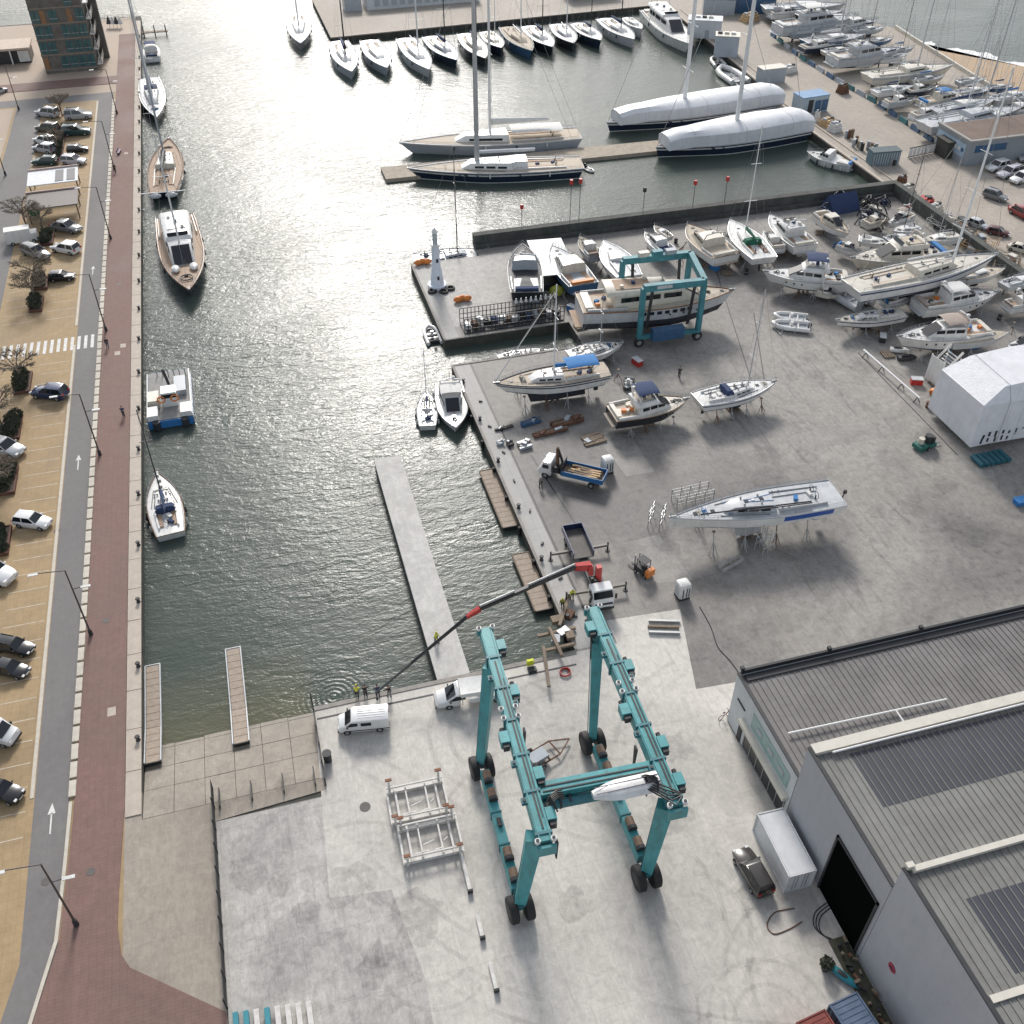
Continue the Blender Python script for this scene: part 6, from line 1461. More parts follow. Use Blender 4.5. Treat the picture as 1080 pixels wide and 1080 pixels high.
# ---- fence along the ramp ground: panels and posts
fe = thing('site_fence', 'dark mesh fence between the ramp ground and the apron', 'fence', (-12.32, 48, .03))
FM = mat('fence_mesh', (.05, .05, .05), .7, var=.2)
for k in range(9):
    ya = -10+k*2.3
    MB().bar((0, ya, 0), (0, ya, 1.7), .14, .14).build('post', DARK, fe)
    m = MB()
    for j in range(12): m.bar((.0, ya+.15+j*.18, .12), (.0, ya+.15+j*.18, 1.4), .04, .05)
    for z in (.12, .75, 1.35): m.tube((0, ya+.1, z), (0, ya+2.15, z), .04, n=4)
    m.build('mesh_panel', FM, fe)
fe = thing('site_fence', 'short dark posts along the top edge of the slipway', 'fence', (-12.2, 57.1, .03))
for k in range(4): MB().bar((.4+k*2.9, -.9, .25), (.4+k*2.9, 1.1, .18), .1, .5).build('rail_stub', DARK, fe)
fe = thing('ramp_railing', 'dark low railing along the slipway edge of the apron', 'railing', (-2.2, 56, 0))
m = MB(); m.bar((0, 0, .25), (0, 9.2, .25), .14, .5); m.build('rail', DARK, fe)
for k in range(5): MB().tube((0, .3+k*2.1, 0), (0, .3+k*2.1, .9), .05, n=6).build('post', DARK, fe)
MB().tube((0, 9.3, -.5), (0, 9.3, 2.4), .07, n=6).build('end_pole', DARK, fe)
# ---- white steel cradles stacked on the apron
CRW = mat('white_cradle_steel', (.60, .58, .55), .6, var=.15, scale=1.5, grime=.6)
RU2 = mat('rust_orange_pad', (.21, .10, .06), .85, var=.3, scale=3)
for k, (q0, lab) in enumerate((((3.0, 50.3), 'white steel boat cradle with rusty pads, farther of the pair'), ((3.3, 46.2), 'white steel boat cradle with rusty pads, nearer of the pair'))):
    t = thing('steel_cradle', lab, 'cradle', (q0[0], q0[1], 0), -.03)
    W_, D_ = 5.2, 3.2
    for y_ in (0, D_):
        MB().bar((0, y_, .25), (W_, y_, .25), .3, .4).build('base_beam', CRW, t); MB().bar((0, y_, 1.0), (W_, y_, 1.0), .14, .16).build('cross_rail', CRW, t)
    for x in (0, .75, W_-.75, W_):
        MB().bar((x, -.4, .6), (x, D_+.4, .6), .18, .2).build('side_beam', CRW, t)
    for x in (1.7, 3.5): MB().bar((x, -.2, .72), (x, D_+.2, .72), .13, .15).build('tie_bar', CRW, t)
    for x in (.3, W_-.3):
        for y_ in (-.3, D_+.3):
            o = MB().bar((x, y_, .3), (x, y_, 1.75), .2, .2).build('post', CRW, t); MB().box((x, y_, 1.8), (.6, .26, .14)).build('pad', RU2, o)
    for j in range(4): MB().bar((1.0+j*.9, .25+.7*(j % 2), .86), (2.3+j*.6, .3+.9*(j % 2), .9), .1, .1).build('loose_strut', CRW, t)
for k, (y0, y1) in enumerate(((42.2, 46.4), (38.0, 39.9), (33.6, 35.8))):
    t = thing('steel_beam', ['long white steel beam lying beside the cradles', 'short white steel beam lying below the cradles, middle of three', 'white steel beam lying nearest the camera, last of three'][k], 'beam', (8.2, y0, 0), -.02)
    MB().bar((0, 0, .2), (0, y1-y0, .2), .3, .34).build('girder', CRW, t); MB().box((0, -.1, .28), (.45, .16, .5)).build('end_plate', DARK, t)
for k in range(8):
    p = at(249+k*11, 1070-1.6*k); x = p.x; m = MB(); m.bar((0, -5.5, .25), (0, 0, .25), .4, .45)
    tag(m.build('stacked_spar', (CANVASB if False else mat('teal_spar', (.03, .22, .27), .5), mat('teal_spar', (.03, .22, .27), .5), CRW, mat('teal_spar', (.03, .22, .27), .5), CRW, CRW, CRW, CRW)[k], None, None, (x, p.y, 0)), ['leftmost teal steel spar at the bottom edge', 'second teal steel spar at the bottom edge', 'white spar between the teal ones at the bottom edge', 'third teal steel spar at the bottom edge', 'white steel spar just right of the teal ones', 'white steel spar, third from the right end', 'white steel spar, second from the right end', 'rightmost white steel spar at the bottom edge'][k], 'spar')
# ---- timber beams piled at the lift slot corner
for k, (a, b, lab) in enumerate((((567, 671), (607, 662), 'upper grey timber beam lying across the slot corner'), ((572, 687), (606, 679), 'lower grey timber beam lying across the slot corner'), ((590, 660), (602, 625), 'long grey timber beam leaning along the track'), ((579, 662), (593, 692), 'crooked grey timber beam crossing the pile'), ((573, 682), (579, 724), 'grey timber beam lying out on the apron'))):
    p = at(*a, .3+.12*k); q = at(*b, .3+.12*k)
    tag(MB().bar((0, 0, 0), q-p, .32, .3).build('timber_beam', WOOD, None, None, tuple(p)), lab, 'beam')
for k, q in enumerate(((588, 655), (594, 668), (600, 650), (586, 676), (601, 672))):
    p = at(*q); tag(MB().box((0, 0, .25), (1.4-.1*k, .9, .5), k*.4).build('sleeper_block', (WOOD, STEEL, RUST, MIDGREY, WOOD)[k], None, None, tuple(p)), ['brown block at the top of the timber pile', 'steel plate lying in the timber pile', 'rusty red block by the track', 'grey block at the slot corner', 'small brown block beside the lift beam'][k], 'block')
p = at(560, 704); 
t = thing('hand_trolley', 'yellow and black hand trolley at the basin edge', 'trolley', tuple(p)); MB().box((0, .3, .5), (.7, .3, .7)).build('tool_box', YELLOW, t); MB().box((0, -.4, .15), (.9, .6, .2)).build('tray', DARK, t)
p = at(596, 710); m = MB(); m.path([V(.55*math.cos(k*.55), .55*math.sin(k*.55), .05+.01*k) for k in range(26)], .07, 6); tag(m.build('coiled_hose', REDP, None, 60, tuple(p)), 'red hose coiled on the apron below the timber pile', 'hose')
p = at(569, 801); t = thing('boat_trailer', 'grey dinghy trailer standing under the lift', 'trailer', tuple(p), .35)
m = MB(); m.bar((-1.8, -.9, .45), (1.8, -.9, .45), .12, .12); m.bar((-1.8, .9, .45), (1.8, .9, .45), .12, .12)
for x in (-1.8, -.6, .6, 1.8): m.bar((x, -.9, .45), (x, .9, .45), .12, .12)
m.bar((1.8, -.9, .45), (3.6, 0, .4), .1, .1); m.bar((1.8, .9, .45), (3.6, 0, .4), .1, .1); m.build('frame', RUST, t)
for s in (-1, 1): wheel(t, V(-.4, s*1.1, .36), .36, .24, (0, 1, 0))
MB().box((-.2, 0, .7), (1.8, 1.2, .4)).build('load', MIDGREY, t)
# ---- pallets of clutter beside the ketch and truck
CL = [((560, 447), 3.2, .9, 1.0, BLUEHULL, 'blue scrap skip left of the rusty girders'), ((598, 446), 5.0, 1.4, .9, RUST, 'pile of rusty girders below the ketch, upper stack'), ((580, 456), 5.2, 1.0, .6, RUST, 'red and rust steel beams below the ketch, lower stack'), ((625, 463), 3.4, 2.2, .35, WOOD, 'flat wooden pallet bay behind the timber truck'), ((553, 470), 2.0, 1.6, .8, MIDGREY, 'grey coil baskets beside the track'), ((532, 452), 3.0, .5, .4, DARK, 'dark steel bar lying across the track'), ((528, 468), 1.2, .8, .7, MIDGREY, 'grey block beside the dark steel bar'), ((538, 469), 1.2, .8, .7, DARK, 'black block beside the dark steel bar')]
for q, a, b, h, m_, lab in CL:
    p = at(*q); t = thing('scrap_stack', lab, 'scrap pile', tuple(p), .12)
    for k in range(5):
        MB().bar((-a/2+rnd.uniform(0, .3), -b/2+b*k/5, h*.3+.1*(k % 2)), (a/2-rnd.uniform(0, .5), -b/2+b*k/5+rnd.uniform(-.1, .1), h*.3+.1*((k+1) % 2)), b/5.5, h*.5).build('beam', m_ if k != 2 else WOOD, t)
    for k in range(2): MB().box((rnd.uniform(-a/3, a/3), rnd.uniform(-b/4, b/4), h*.75), (a*.22, b*.4, h*.4), rnd.uniform(0, 1)).build('crate', (m_, MIDGREY)[k], t)
# steel tubes and jacks on the yard
for k, q in enumerate(((684, 656), (683, 662), (684, 668))):
    p = at(*q); e = at(q[0]+33, q[1]+1); tag(MB().bar((0, 0, .2), V(e.x-p.x, e.y-p.y, .2), .25, .3).build('steel_tube', WOOD if k == 1 else STEEL, None, None, (p.x, p.y, 0)), ['topmost of three steel props lying on the yard', 'middle of three steel props lying on the yard', 'lowest of three steel props lying on the yard'][k], 'prop')
p = at(678, 605); t = thing('forklift', 'small forklift with orange counterweight beside the crane truck', 'forklift', tuple(p), 2.0)
MB().box((0, 0, .75), (1.9, 1.1, .7)).build('chassis', DARK, t); MB().box((-1.0, 0, .9), (.5, 1.15, .9)).build('counterweight', ORANGE, t)
m = MB()
for x, y_ in ((-.5, -.5), (-.5, .5), (.6, -.5), (.6, .5)): m.bar((x, y_, 1.1), (x, y_, 2.15), .07, .07)
m.box((0.05, 0, 2.18), (1.3, 1.1, .08)); m.build('overhead_guard', DARK, t); MB().box((-.1, 0, 1.3), (.5, .5, .3)).build('seat', DARK, t)
m = MB(); m.bar((1.05, -.35, .2), (1.05, -.35, 2.4), .12, .1); m.bar((1.05, .35, .2), (1.05, .35, 2.4), .12, .1); m.build('mast', STEEL, t)
for s in (-1, 1):
    MB().bar((1.1, s*.3, .15), (2.1, s*.3, .15), .12, .06).build('fork', DARK, t)
    for x in (-.7, .7): wheel(t, V(x, s*.5, .3), .3, .22, (0, 1, 0))
def scaffold(label, q, w_, d_, h, rz, m_=STEEL, name='scaffold_rack', cat='rack'):
    p = at(*q); t = thing(name, label, cat, tuple(p), rz); 
    nx = max(2, int(w_/1.1))
    for k in range(nx+1):
        x = -w_/2+w_*k/nx
        m = MB()
        for y_ in (-d_/2, d_/2): m.tube((x, y_, 0), (x, y_, h*(1+.25*(k % 2))), .05, n=5)
        m.tube((x, -d_/2, h*.5), (x, d_/2, h*.9), .04, n=5); m.tube((x, -d_/2, h*.9), (x, d_/2, h*.5), .04, n=5); m.build('upright_frame', m_, t)
    for z in (h*.35, h*.7, h*.95):
        m = MB()
        for y_ in (-d_/2, d_/2): m.tube((-w_/2, y_, z), (w_/2, y_, z), .045, n=5)
        m.build('rail', m_, t)
    return t
scaffold('grey rack of boat props behind the racing sloop bow', (730, 527), 5.0, 1.6, 1.7, .05)
scaffold('mobile scaffold stair at the racing sloop bow', (692, 552), 2.4, 1.4, 2.6, .9)
t = scaffold('aluminium access ladder stand beside the racing sloop', (805, 580), 1.8, 1.2, 2.8, .4, ALU, 'access_ladder', 'ladder')
t = scaffold('steel trestle lying below the racing sloop', (770, 597), 3.2, .8, .7, .35)
# storage cage on the lift block
t = thing('steel_cage', 'long dark steel storage cage at the near edge of the lift block', 'cage', (37.4, 132.6, 0), -.01)
MB().box((0, 0, .1), (16, 3.4, .2)).build('floor', DARK, t)
m = MB()
for k in range(27):
    x = -8+16*k/26
    for y_ in (-1.7, 1.7): m.bar((x, y_, .1), (x, y_, 2.6), .1, .1)
for z in (.9, 1.7, 2.6):
    for y_ in (-1.7, 1.7): m.bar((-8, y_, z), (8, y_, z), .1, .1)
m.build('bars', DARK, t)
for k in range(14): MB().box((-7.2+k*1.1, rnd.uniform(-.5, .5), .6+.2*(k % 3)), (.7, 1.2, .8), k*.3).build('stored_part', (MIDGREY, RUST, PALEGREY, DARK, CANVASN)[k % 5], t)
for k in range(9): MB().loft([[V(1.0+k*.8+a, 1.2+b_, z) for a, b_ in ((-s, -s), (s, -s), (s, s), (-s, s))] for z, s in ((2.6, .2), (3.3, .06))]).build('cone', WHITE, t)
for q, lab in (((446, 279), 'orange buoy pile behind the harbour beacon'), ((488, 318), 'orange float near the steel cage')):
    p = at(*q); m = MB()
    for k in range(3): m.ell((k*.8-.8, .3*(k % 2), .5), (.75, .5, .5), 8, 6)
    tag(m.build('buoy_pile', ORANGE, None, 60, tuple(p)), lab, 'buoy')
# red channel marks and poles on the breakwater
for q, h, lab in (((547, 248), 4.6, 'red topped mark post left on the breakwater end'), ((598, 243), 8.0, 'tall red topped mark post on the breakwater'), ((606, 240), 8.0, 'red topped mark post just right of the tall one'), ((671, 230), 5, 'black topped mark post on the breakwater wall'), ((723, 224), 5.2, 'red topped mark post on the breakwater near the trawler yacht'), ((755, 219), 5.2, 'dark red topped mark post right along the breakwater')):
    p = at(*q); t = thing('mark_post', lab, 'post', (p.x, 159.9, 2.2)); MB().tube((0, 0, 0), (0, 0, h-1), .05, n=6).build('pole', DARK, t); MB().box((0, 0, h-.6), (.5, .5, .8)).build('top_mark', DARK if 'black' in lab else REDP, t)
# grey float deck and sheet by the fishing boat
p = at(567, 296); t = thing('work_float', 'grey sheet roofed work float between the workboat and fishing boat', 'float', (p.x+3, p.y+2, 0), -.1)
MB().box((0, 0, 3.0), (6.0, 13, .12)).build('roof_sheet', MIDGREY, t)
for x in (-2.8, 2.8):
    for y_ in (-6, 6): MB().bar((x, y_, 0), (x, y_, 3), .2, .2).build('post', DARK, t)
MB().box((0, 0, .6), (5.6, 12, 1.0)).build('stored_gear', DARK, t)
p = at(587, 312); tag(MB().ell((0, 0, .9), (1.3, 1.1, .9), 10, 6).build('net_bundle', mat('lime_net', (.34, .36, .03), .8), None, 60, tuple(p)), 'lime yellow net bundle in front of the work float', 'net')
# ---- teal and blue barrier blocks along the mole road
bl = [MB().loft([[V(x, -.35, 0), V(x, .35, 0), V(x, .14, 1.0), V(x, -.14, 1.0)] for x in (-1.6, 1.6)]).mesh('barrier_block', m_) for m_ in (mat('teal_barrier', (.05, .15, .16), .7, var=.2), mat('blue_barrier', (.07, .12, .20), .7, var=.2), MIDGREY)]
pts = [at(*q) for q in ((812, 36), (842, 60), (880, 85), (925, 110), (958, 133), (986, 152))]
for a, b in zip(pts, pts[1:]):
    n_ = max(1, int((b-a).length/4.2)); h_ = math.atan2(b.y-a.y, b.x-a.x)
    for k in range(n_):
        p = a.lerp(b, (k+.5)/n_); tag(inst('barrier_block', bl[rnd.choice((0, 0, 1, 2))], None, tuple(p), h_), 'sloped concrete barrier block in the line between mole road and boat park', 'barrier', 'barrier blocks along the mole road')
ga = thing('sliding_gate', 'white framed sliding gate across the mole road', 'gate', tuple(at(957, 167)), math.atan2(at(990, 160).y-at(957, 167).y, at(990, 160).x-at(957, 167).x))
LG = (at(990, 160)-at(957, 167)).length
for k in range(8): MB().bb(k*LG/8+.1, (k+1)*LG/8-.1, -.04, .04, .3, 2.0).build('gate_panel', PAINTW, ga)
m = MB(); m.bar((0, 0, .2), (LG, 0, .2), .12, .15); m.bar((0, 0, 2.1), (LG, 0, 2.1), .12, .15); m.build('gate_frame', DARK, ga)
p = at(1001, 163); tag(MB().box((0, 0, 1.6), (5, 4, 3.2)).prism([(-2.7, -2.2), (2.7, -2.2), (2.7, 2.2), (-2.7, 2.2)], 3.2, 3.5).build('gate_hut', mat('dark_hut', (.05, .05, .042), .8), None, None, tuple(p)), 'dark square gate hut beside the sliding gate', 'hut')
# drums, pallets, bins along the quay road
for k in range(26):
    u, v = 892+k*2.1+rnd.uniform(-3, 3), 146+k*1.05+rnd.uniform(-4, 4); p = at(u, v)
    t = MB().tube((0, 0, 0), (0, 0, rnd.uniform(1.0, 1.9)), .35, n=8).build('gas_bottle', (MIDGREY, RUST, WOOD, STEEL, DARK)[k % 5], None, 40, (p.x, p.y, 0))
    tag(t, 'dull metal bottle in the crowd stored along the quay kerb', 'bottle', 'metal bottles along the quay kerb')
for q, m_, d, lab in (((872, 132), PALEWOOD, (3.2, 2.4, 1.4), 'pale timber crate beside the kiosk'), ((880, 138), WHITE, (2.6, 2.2, 1.8), 'white chest beside the kiosk'), ((861, 128), WHITE, (1.0, 1.0, 2.2), 'upright white cylinder cabinet by the kiosk'), ((950, 195), RUST, (1.6, 1.6, 1.8), 'rusty drum on the quay corner'), ((956, 202), CREAM, (3, 2, 1.2), 'beige sack pile on the quay corner'), ((972, 218), REDP, (5, 3, 1.4), 'red tarpaulin heap above the retaining wall'), ((985, 224), CREAM, (3, 2, 1.5), 'cream crate next to the red tarpaulin'), ((888, 98), RUST, (2.2, 2.2, 2), 'rust brown machine on the mole road'), ((832, 76), WHITE, (4, 2.2, 1.5), 'white upturned dinghy stack near the container'), ((790, 22), PALEWOOD, (5, 3, 2), 'tan pallet stack at the top of the mole road')):
    p = at(*q); t = thing('stored_goods', lab, 'goods', tuple(p), .3)
    x, y_, z = d
    for k in range(3): MB().box((rnd.uniform(-.1, .1), 0, z*(k+.5)/3), (x*(1-.08*k), y_*(1-.1*k), z/3-.03), .1*k).build('layer', m_, t)
    for k in range(3): MB().box((x*(-.3+.3*k), rnd.uniform(-.2, .2), z+.15), (x*.2, y_*.4, .3), k*.5).build('loose_piece', (MIDGREY, m_, DARK)[k], t)
# racks of gear above the retaining wall on the mole
for k, (q, lab) in enumerate((((998, 238), 'white pipe rack of gear above the retaining wall'), ((1032, 262), 'tan scaffold heap above the retaining wall'), ((1012, 250), 'dark engine rack above the retaining wall'), ((1060, 282), 'timber and pipe stack at the right edge'))):
    t = scaffold(lab, q, 7, 4, 1.6, .3+.2*k, (WHITE, PALEWOOD, DARK, WOOD)[k], 'gear_rack', 'rack')
    for j in range(6): MB().box((-2.5+j, rnd.uniform(-1.2, 1.2), .6+.3*(j % 2)), (1.1, 1.4, .9), j*.5).build('stored_part', (DARK, MIDGREY, RUST, CREAM, CANVASN)[(j+k) % 5], t)
# clutter behind the boats at the breakwater corner
for k in range(16):
    u, v = 868+rnd.uniform(0, 66), 214+rnd.uniform(-2, 28); p = at(u, v)
    t = thing('mooring_block', 'dark steel frame in the jumble stored at the breakwater corner', 'frame', tuple(p), rnd.uniform(0, 3), 'steel frames at the breakwater corner')
    a = rnd.uniform(1.2, 2.4)
    for s in (-1, 1): MB().bar((-a, s*.8, 0), (0, s*.8, a), .18, .18).build('frame_leg', DARK, t); MB().bar((a, s*.8, 0), (0, s*.8, a), .18, .18).build('frame_leg', STEEL if k % 3 == 0 else DARK, t)
    MB().bar((0, -.9, a), (0, .9, a), .2, .2).build('ridge_bar', DARK, t); MB().box((0, 0, .4), (a, 1.1, .7)).build('stored_box', (DARK, CANVASN, CREAM, MIDGREY)[k % 4], t)
# boom barrier pole, generator, cable drums by the shelter
a = at(911, 369, .9); b = at(970, 420, .9)
t = thing('mast_on_trestles', 'long white spar lying on trestles in front of the right cluster', 'spar', (a.x, a.y, 0)); MB().tube((0, 0, .9), V(b.x-a.x, b.y-a.y, .9), .16, .12, 8).build('spar', WSPAR, t, 40)
for f in (.05, .35, .7, .97):
    q = V((b.x-a.x)*f, (b.y-a.y)*f, 0)
    MB().bar(q+V(-.5, 0, 0), q+V(0, 0, .8), .1, .1).add([], []).bar(q+V(.5, 0, 0), q+V(0, 0, .8), .1, .1).build('trestle', DARK, t)
p = at(974, 472); t = thing('pressure_washer', 'green pump trailer with drums near the shelter corner', 'pump', tuple(p), .2)
MB().box((0, 0, .5), (2.8, 1.6, .6)).build('base', mat('green_pump', (.02, .12, .10), .5), t); MB().tube((.4, 0, .8), (.4, 0, 1.9), .5, n=10).build('drum', DARK, t); MB().tube((-.6, .2, .8), (-.6, .2, 1.6), .4, n=10).build('drum', CREAM, t); MB().box((1.0, 0, 1.2), (.5, 1, .8)).build('control_box', DARK, t)
MB().bar((1.3, 0, .4), (2.6, -.4, .3), .1, .1).build('tow_bar', STEEL, t)
for s in (-1, 1): wheel(t, V(0, s*.85, .3), .3, .2, (0, 1, 0))
p = at(1046, 486); t = thing('tube_stack', 'stack of dark teal round tubes below the shelter', 'tube stack', tuple(p), .02)
TT = mat('teal_tube', (.012, .10, .13), .5)
for k in range(6): MB().tube((-2.2+k*.8, -1, .4), (-2.2+k*.8, 1.2, .4), .36, n=10).build('tube', TT, t, 40)
p = at(1076, 531); tag(MB().box((0, 0, .3), (1.6, 1, .6)).prism([(-.9, -.6), (.9, -.6), (.9, .6), (-.9, .6)], .6, .7).build('blue_crate', CANVASB, None, None, tuple(p)), 'small blue crate at the right edge in the shelter shadow', 'crate')
m = MB(); m.path(curve_pts([at(u, v, .04) for u, v in ((738, 640), (750, 662), (757, 682), (770, 697), (781, 712))]), .05, 5); tag(m.build('power_cable', DARK), 'thin dark cable running from the pod to the warehouse corner', 'cable')
m = MB(); m.path(curve_pts([at(u, v, .04) for u, v in ((838, 958), (818, 962), (809, 975), (816, 985), (832, 980), (846, 972))]), .05, 5); tag(m.build('power_cable', RUST), 'brown looped cable in front of the loading door', 'cable')
for k in range(3):
    m = MB(); m.path(curve_pts([at(u+k*3, v+k*2, .04) for u, v in ((872, 952), (860, 962), (858, 975), (866, 985), (880, 992), (888, 1002))]), .045, 5); tag(m.build('power_cable', DARK), ['upper dark cable curling into the loading door', 'middle dark cable curling into the loading door', 'lower dark cable curling into the loading door'][k], 'cable')
p = at(887, 1030); t = thing('teal_kayak', 'teal plastic kayak leaning against the scrap by the warehouse', 'kayak', tuple(p), -1.05)
m = MB(); rings = []
for k in range(9):
    f = k/8; s = max(.03, math.sin(math.pi*f)**.6); rings.append([V(-1.6+3.2*f, .38*s*math.cos(a*math.pi/4), .3+.22*s*math.sin(a*math.pi/4)) for a in range(8)])
m.loft(rings); m.build('shell', mat('teal_kayak', (.02, .20, .25), .4), t, 50); MB().ell((0, 0, .5), (.5, .2, .06), 10, 4).build('cockpit', DARK, t, 50)
p = at(870, 1022); t = thing('potted_shrub', 'dark green potted shrub near the scrap bay', 'plant', tuple(p)); MB().tube((0, 0, 0), (0, 0, .6), .3, .4, 10).build('pot', DARK, t)
SCR = thing('scrap_bay', 'long open bay of rusty scrap along the tall warehouse wall', 'scrap pile', (36.2, 25.5, 0))
MB().bb(-.8, .7, -6, 4.6, 0, .12).build('tray', mat('mossy_floor', (.06, .06, .04), .9, var=.3), SCR)
for k in range(30): MB().box((rnd.uniform(-.5, .5), -5.6+k*.34, .3+rnd.uniform(0, .3)), (rnd.uniform(.2, .6), rnd.uniform(.1, .3), rnd.uniform(.1, .3)), rnd.uniform(0, 3)).build('scrap_piece', (RUST, WOOD, DARK, DARK, WOOD)[k % 5], SCR)
for q, lab in (((346, 802), 'black barrel standing on the apron by the slipway railing'),):
    p = at(*q); t = thing('rubbish_bin', lab, 'bin', tuple(p)); MB().tube((0, 0, 0), (0, 0, 1.1), .38, .42, 12).build('drum', DARK, t, 40); MB().tube((0, 0, 1.1), (0, 0, 1.18), .45, n=12).build('lid', DARK, t)
p = at(385, 851); tag(MB().tube((0, 0, 0), (0, 0, .03), .5, n=16).build('manhole_cover', mat('iron_cover', (.10, .092, .085), .7), None, None, (p.x, p.y, .004)), 'round grey manhole cover left of the cradles', 'cover')
p = at(764, 757); t = thing('parked_bicycle', 'dark red bicycle leaning at the warehouse corner', 'bicycle', tuple(p), .3)
for x in (-.5, .5):
    m = MB(); m.path([V(x+.34*math.cos(k*math.pi/6), 0, .36+.34*math.sin(k*math.pi/6)) for k in range(13)], .03, 5); m.build('wheel', RUBBER, t)
m = MB(); m.tube((-.5, 0, .36), (-.1, 0, .4), .025); m.tube((-.1, 0, .4), (-.2, 0, .9), .025); m.tube((-.1, 0, .4), (.4, 0, .85), .025); m.tube((.4, 0, .95), (.5, 0, .36), .025); m.build('frame', RD, t); MB().box((-.2, 0, .95), (.26, .14, .06)).build('saddle', DARK, t); MB().bar((.4, -.28, .98), (.4, .28, .98), .04, .04).build('handlebar', DARK, t)
# trellis shelters with roof panels in the car park
for k, (q, m_, lab) in enumerate((((60, 206), mat('white_roof_sheet', (.50, .52, .54), .5), 'carport with pale roof and dark solar panels beside the car cluster'), ((59, 231), mat('brown_roof_sheet', (.10, .085, .075), .6), 'carport with brown roof half hidden by the bare tree'))):
    p = at(*q); t = thing('carport', lab, 'shelter', (p.x, p.y+2, 0), .04)
    for x in (-4.2, 4.2):
        for y_ in (-3, 3): MB().bar((x, y_, 0), (x, y_, 2.9), .2, .2).build('post', RUST, t)
    rf = MB().box((0, 0, 3.0), (9.2, 7.4, .16)).build('roof', m_, t)
    MB().bar((-4.7, 3.75, 3.15), (4.7, 3.75, 3.15), .3, .4).build('fascia', mat('pink_fascia', (.40, .30, .26), .7), rf)
    for x in (1.2, 3.3) if k == 0 else (): MB().box((x, -.2, 3.12), (1.5, 5.6, .06)).build('solar_panel', PV, rf)
# benches and rails near the tower
for k in range(4):
    p = at(116+k*4.0, 29); t = thing('sun_parasol', 'folded dark and white parasol in the row beside the tower', 'parasol', tuple(p), 0, 'parasols beside the tower'); MB().tube((0, 0, 0), (0, 0, 2.6), .05, n=6).build('pole', DARK, t); MB().tube((0, 0, 1.0), (0, 0, 2.9), .75, .08, 8).build('canopy', (DARK, WHITE)[k % 2], t)
rl = thing('plaza_railing', 'thin metal railing along the seaward edge of the plaza', 'railing', (-30, 326, 0))
for k in range(10): MB().tube((-1+k*1.25, 0, 0), (-1+k*1.25, 0, 1.1), .04, n=5).build('post', STEEL, rl)
m = MB()
for z in (.4, .75, 1.1): m.tube((-1, 0, z), (10.3, 0, z), .035, n=5)
m.build('rail', STEEL, rl)
p = at(164, 35, WATER+.6); t = thing('gangway', 'dark timber gangway jutting from the end of the west quay', 'gangway', (-18.6, p.y, WATER+.9)); MB().bb(0, 7, -.8, .8, 0, .2).build('deck', WOOD, t)
for x in (.5, 3.5, 6.5): MB().tube((x, 0, -2), (x, 0, 1.8), .15, n=8).build('pile', DARK, t)
p = at(126, 162); t = thing('park_bench', 'low purple bench on the promenade', 'bench', (p.x, p.y, .09), 1.4); MB().box((0, 0, .42), (2.2, .5, .08)).build('seat', mat('violet_bench', (.16, .10, .17), .6), t); MB().box((0, .26, .75), (2.2, .06, .4)).build('backrest', mat('violet_bench', (.16, .10, .17), .6), t)
for x in (-.9, .9): MB().bar((x, 0, 0), (x, 0, .42), .1, .4).build('leg', DARK, t)
# ---- raised planters, hedges and pollarded trees in the car park
LEAF = mat('hedge_leaf', (.045, .052, .030), .8, var=.4, scale=2)
BARK = mat('pale_bark', (.17, .14, .11), .9, var=.25, scale=3)
TWIG = mat('bare_twig', (.20, .165, .125), .9, var=.25, scale=3)
def leaves(c, r, n, size, rr):
    m = MB()
    for _ in range(n):
        d = V(rr.gauss(0, 1), rr.gauss(0, 1), rr.gauss(0, 1)).normalized()*rr.uniform(.55, 1.0); p = V(c[0]+d.x*r[0], c[1]+d.y*r[1], max(.1, c[2]+d.z*r[2]))
        a = V(rr.gauss(0, 1), rr.gauss(0, 1), rr.gauss(0, 1)).normalized(); b = a.orthogonal().normalized(); s = size*rr.uniform(.6, 1.4)
        m.add([p-a*s-b*s*.5, p+a*s*.2-b*s*.6, p+a*s+b*s*.4, p-a*s*.2+b*s*.6], [(0, 1, 2, 3)])
    return m
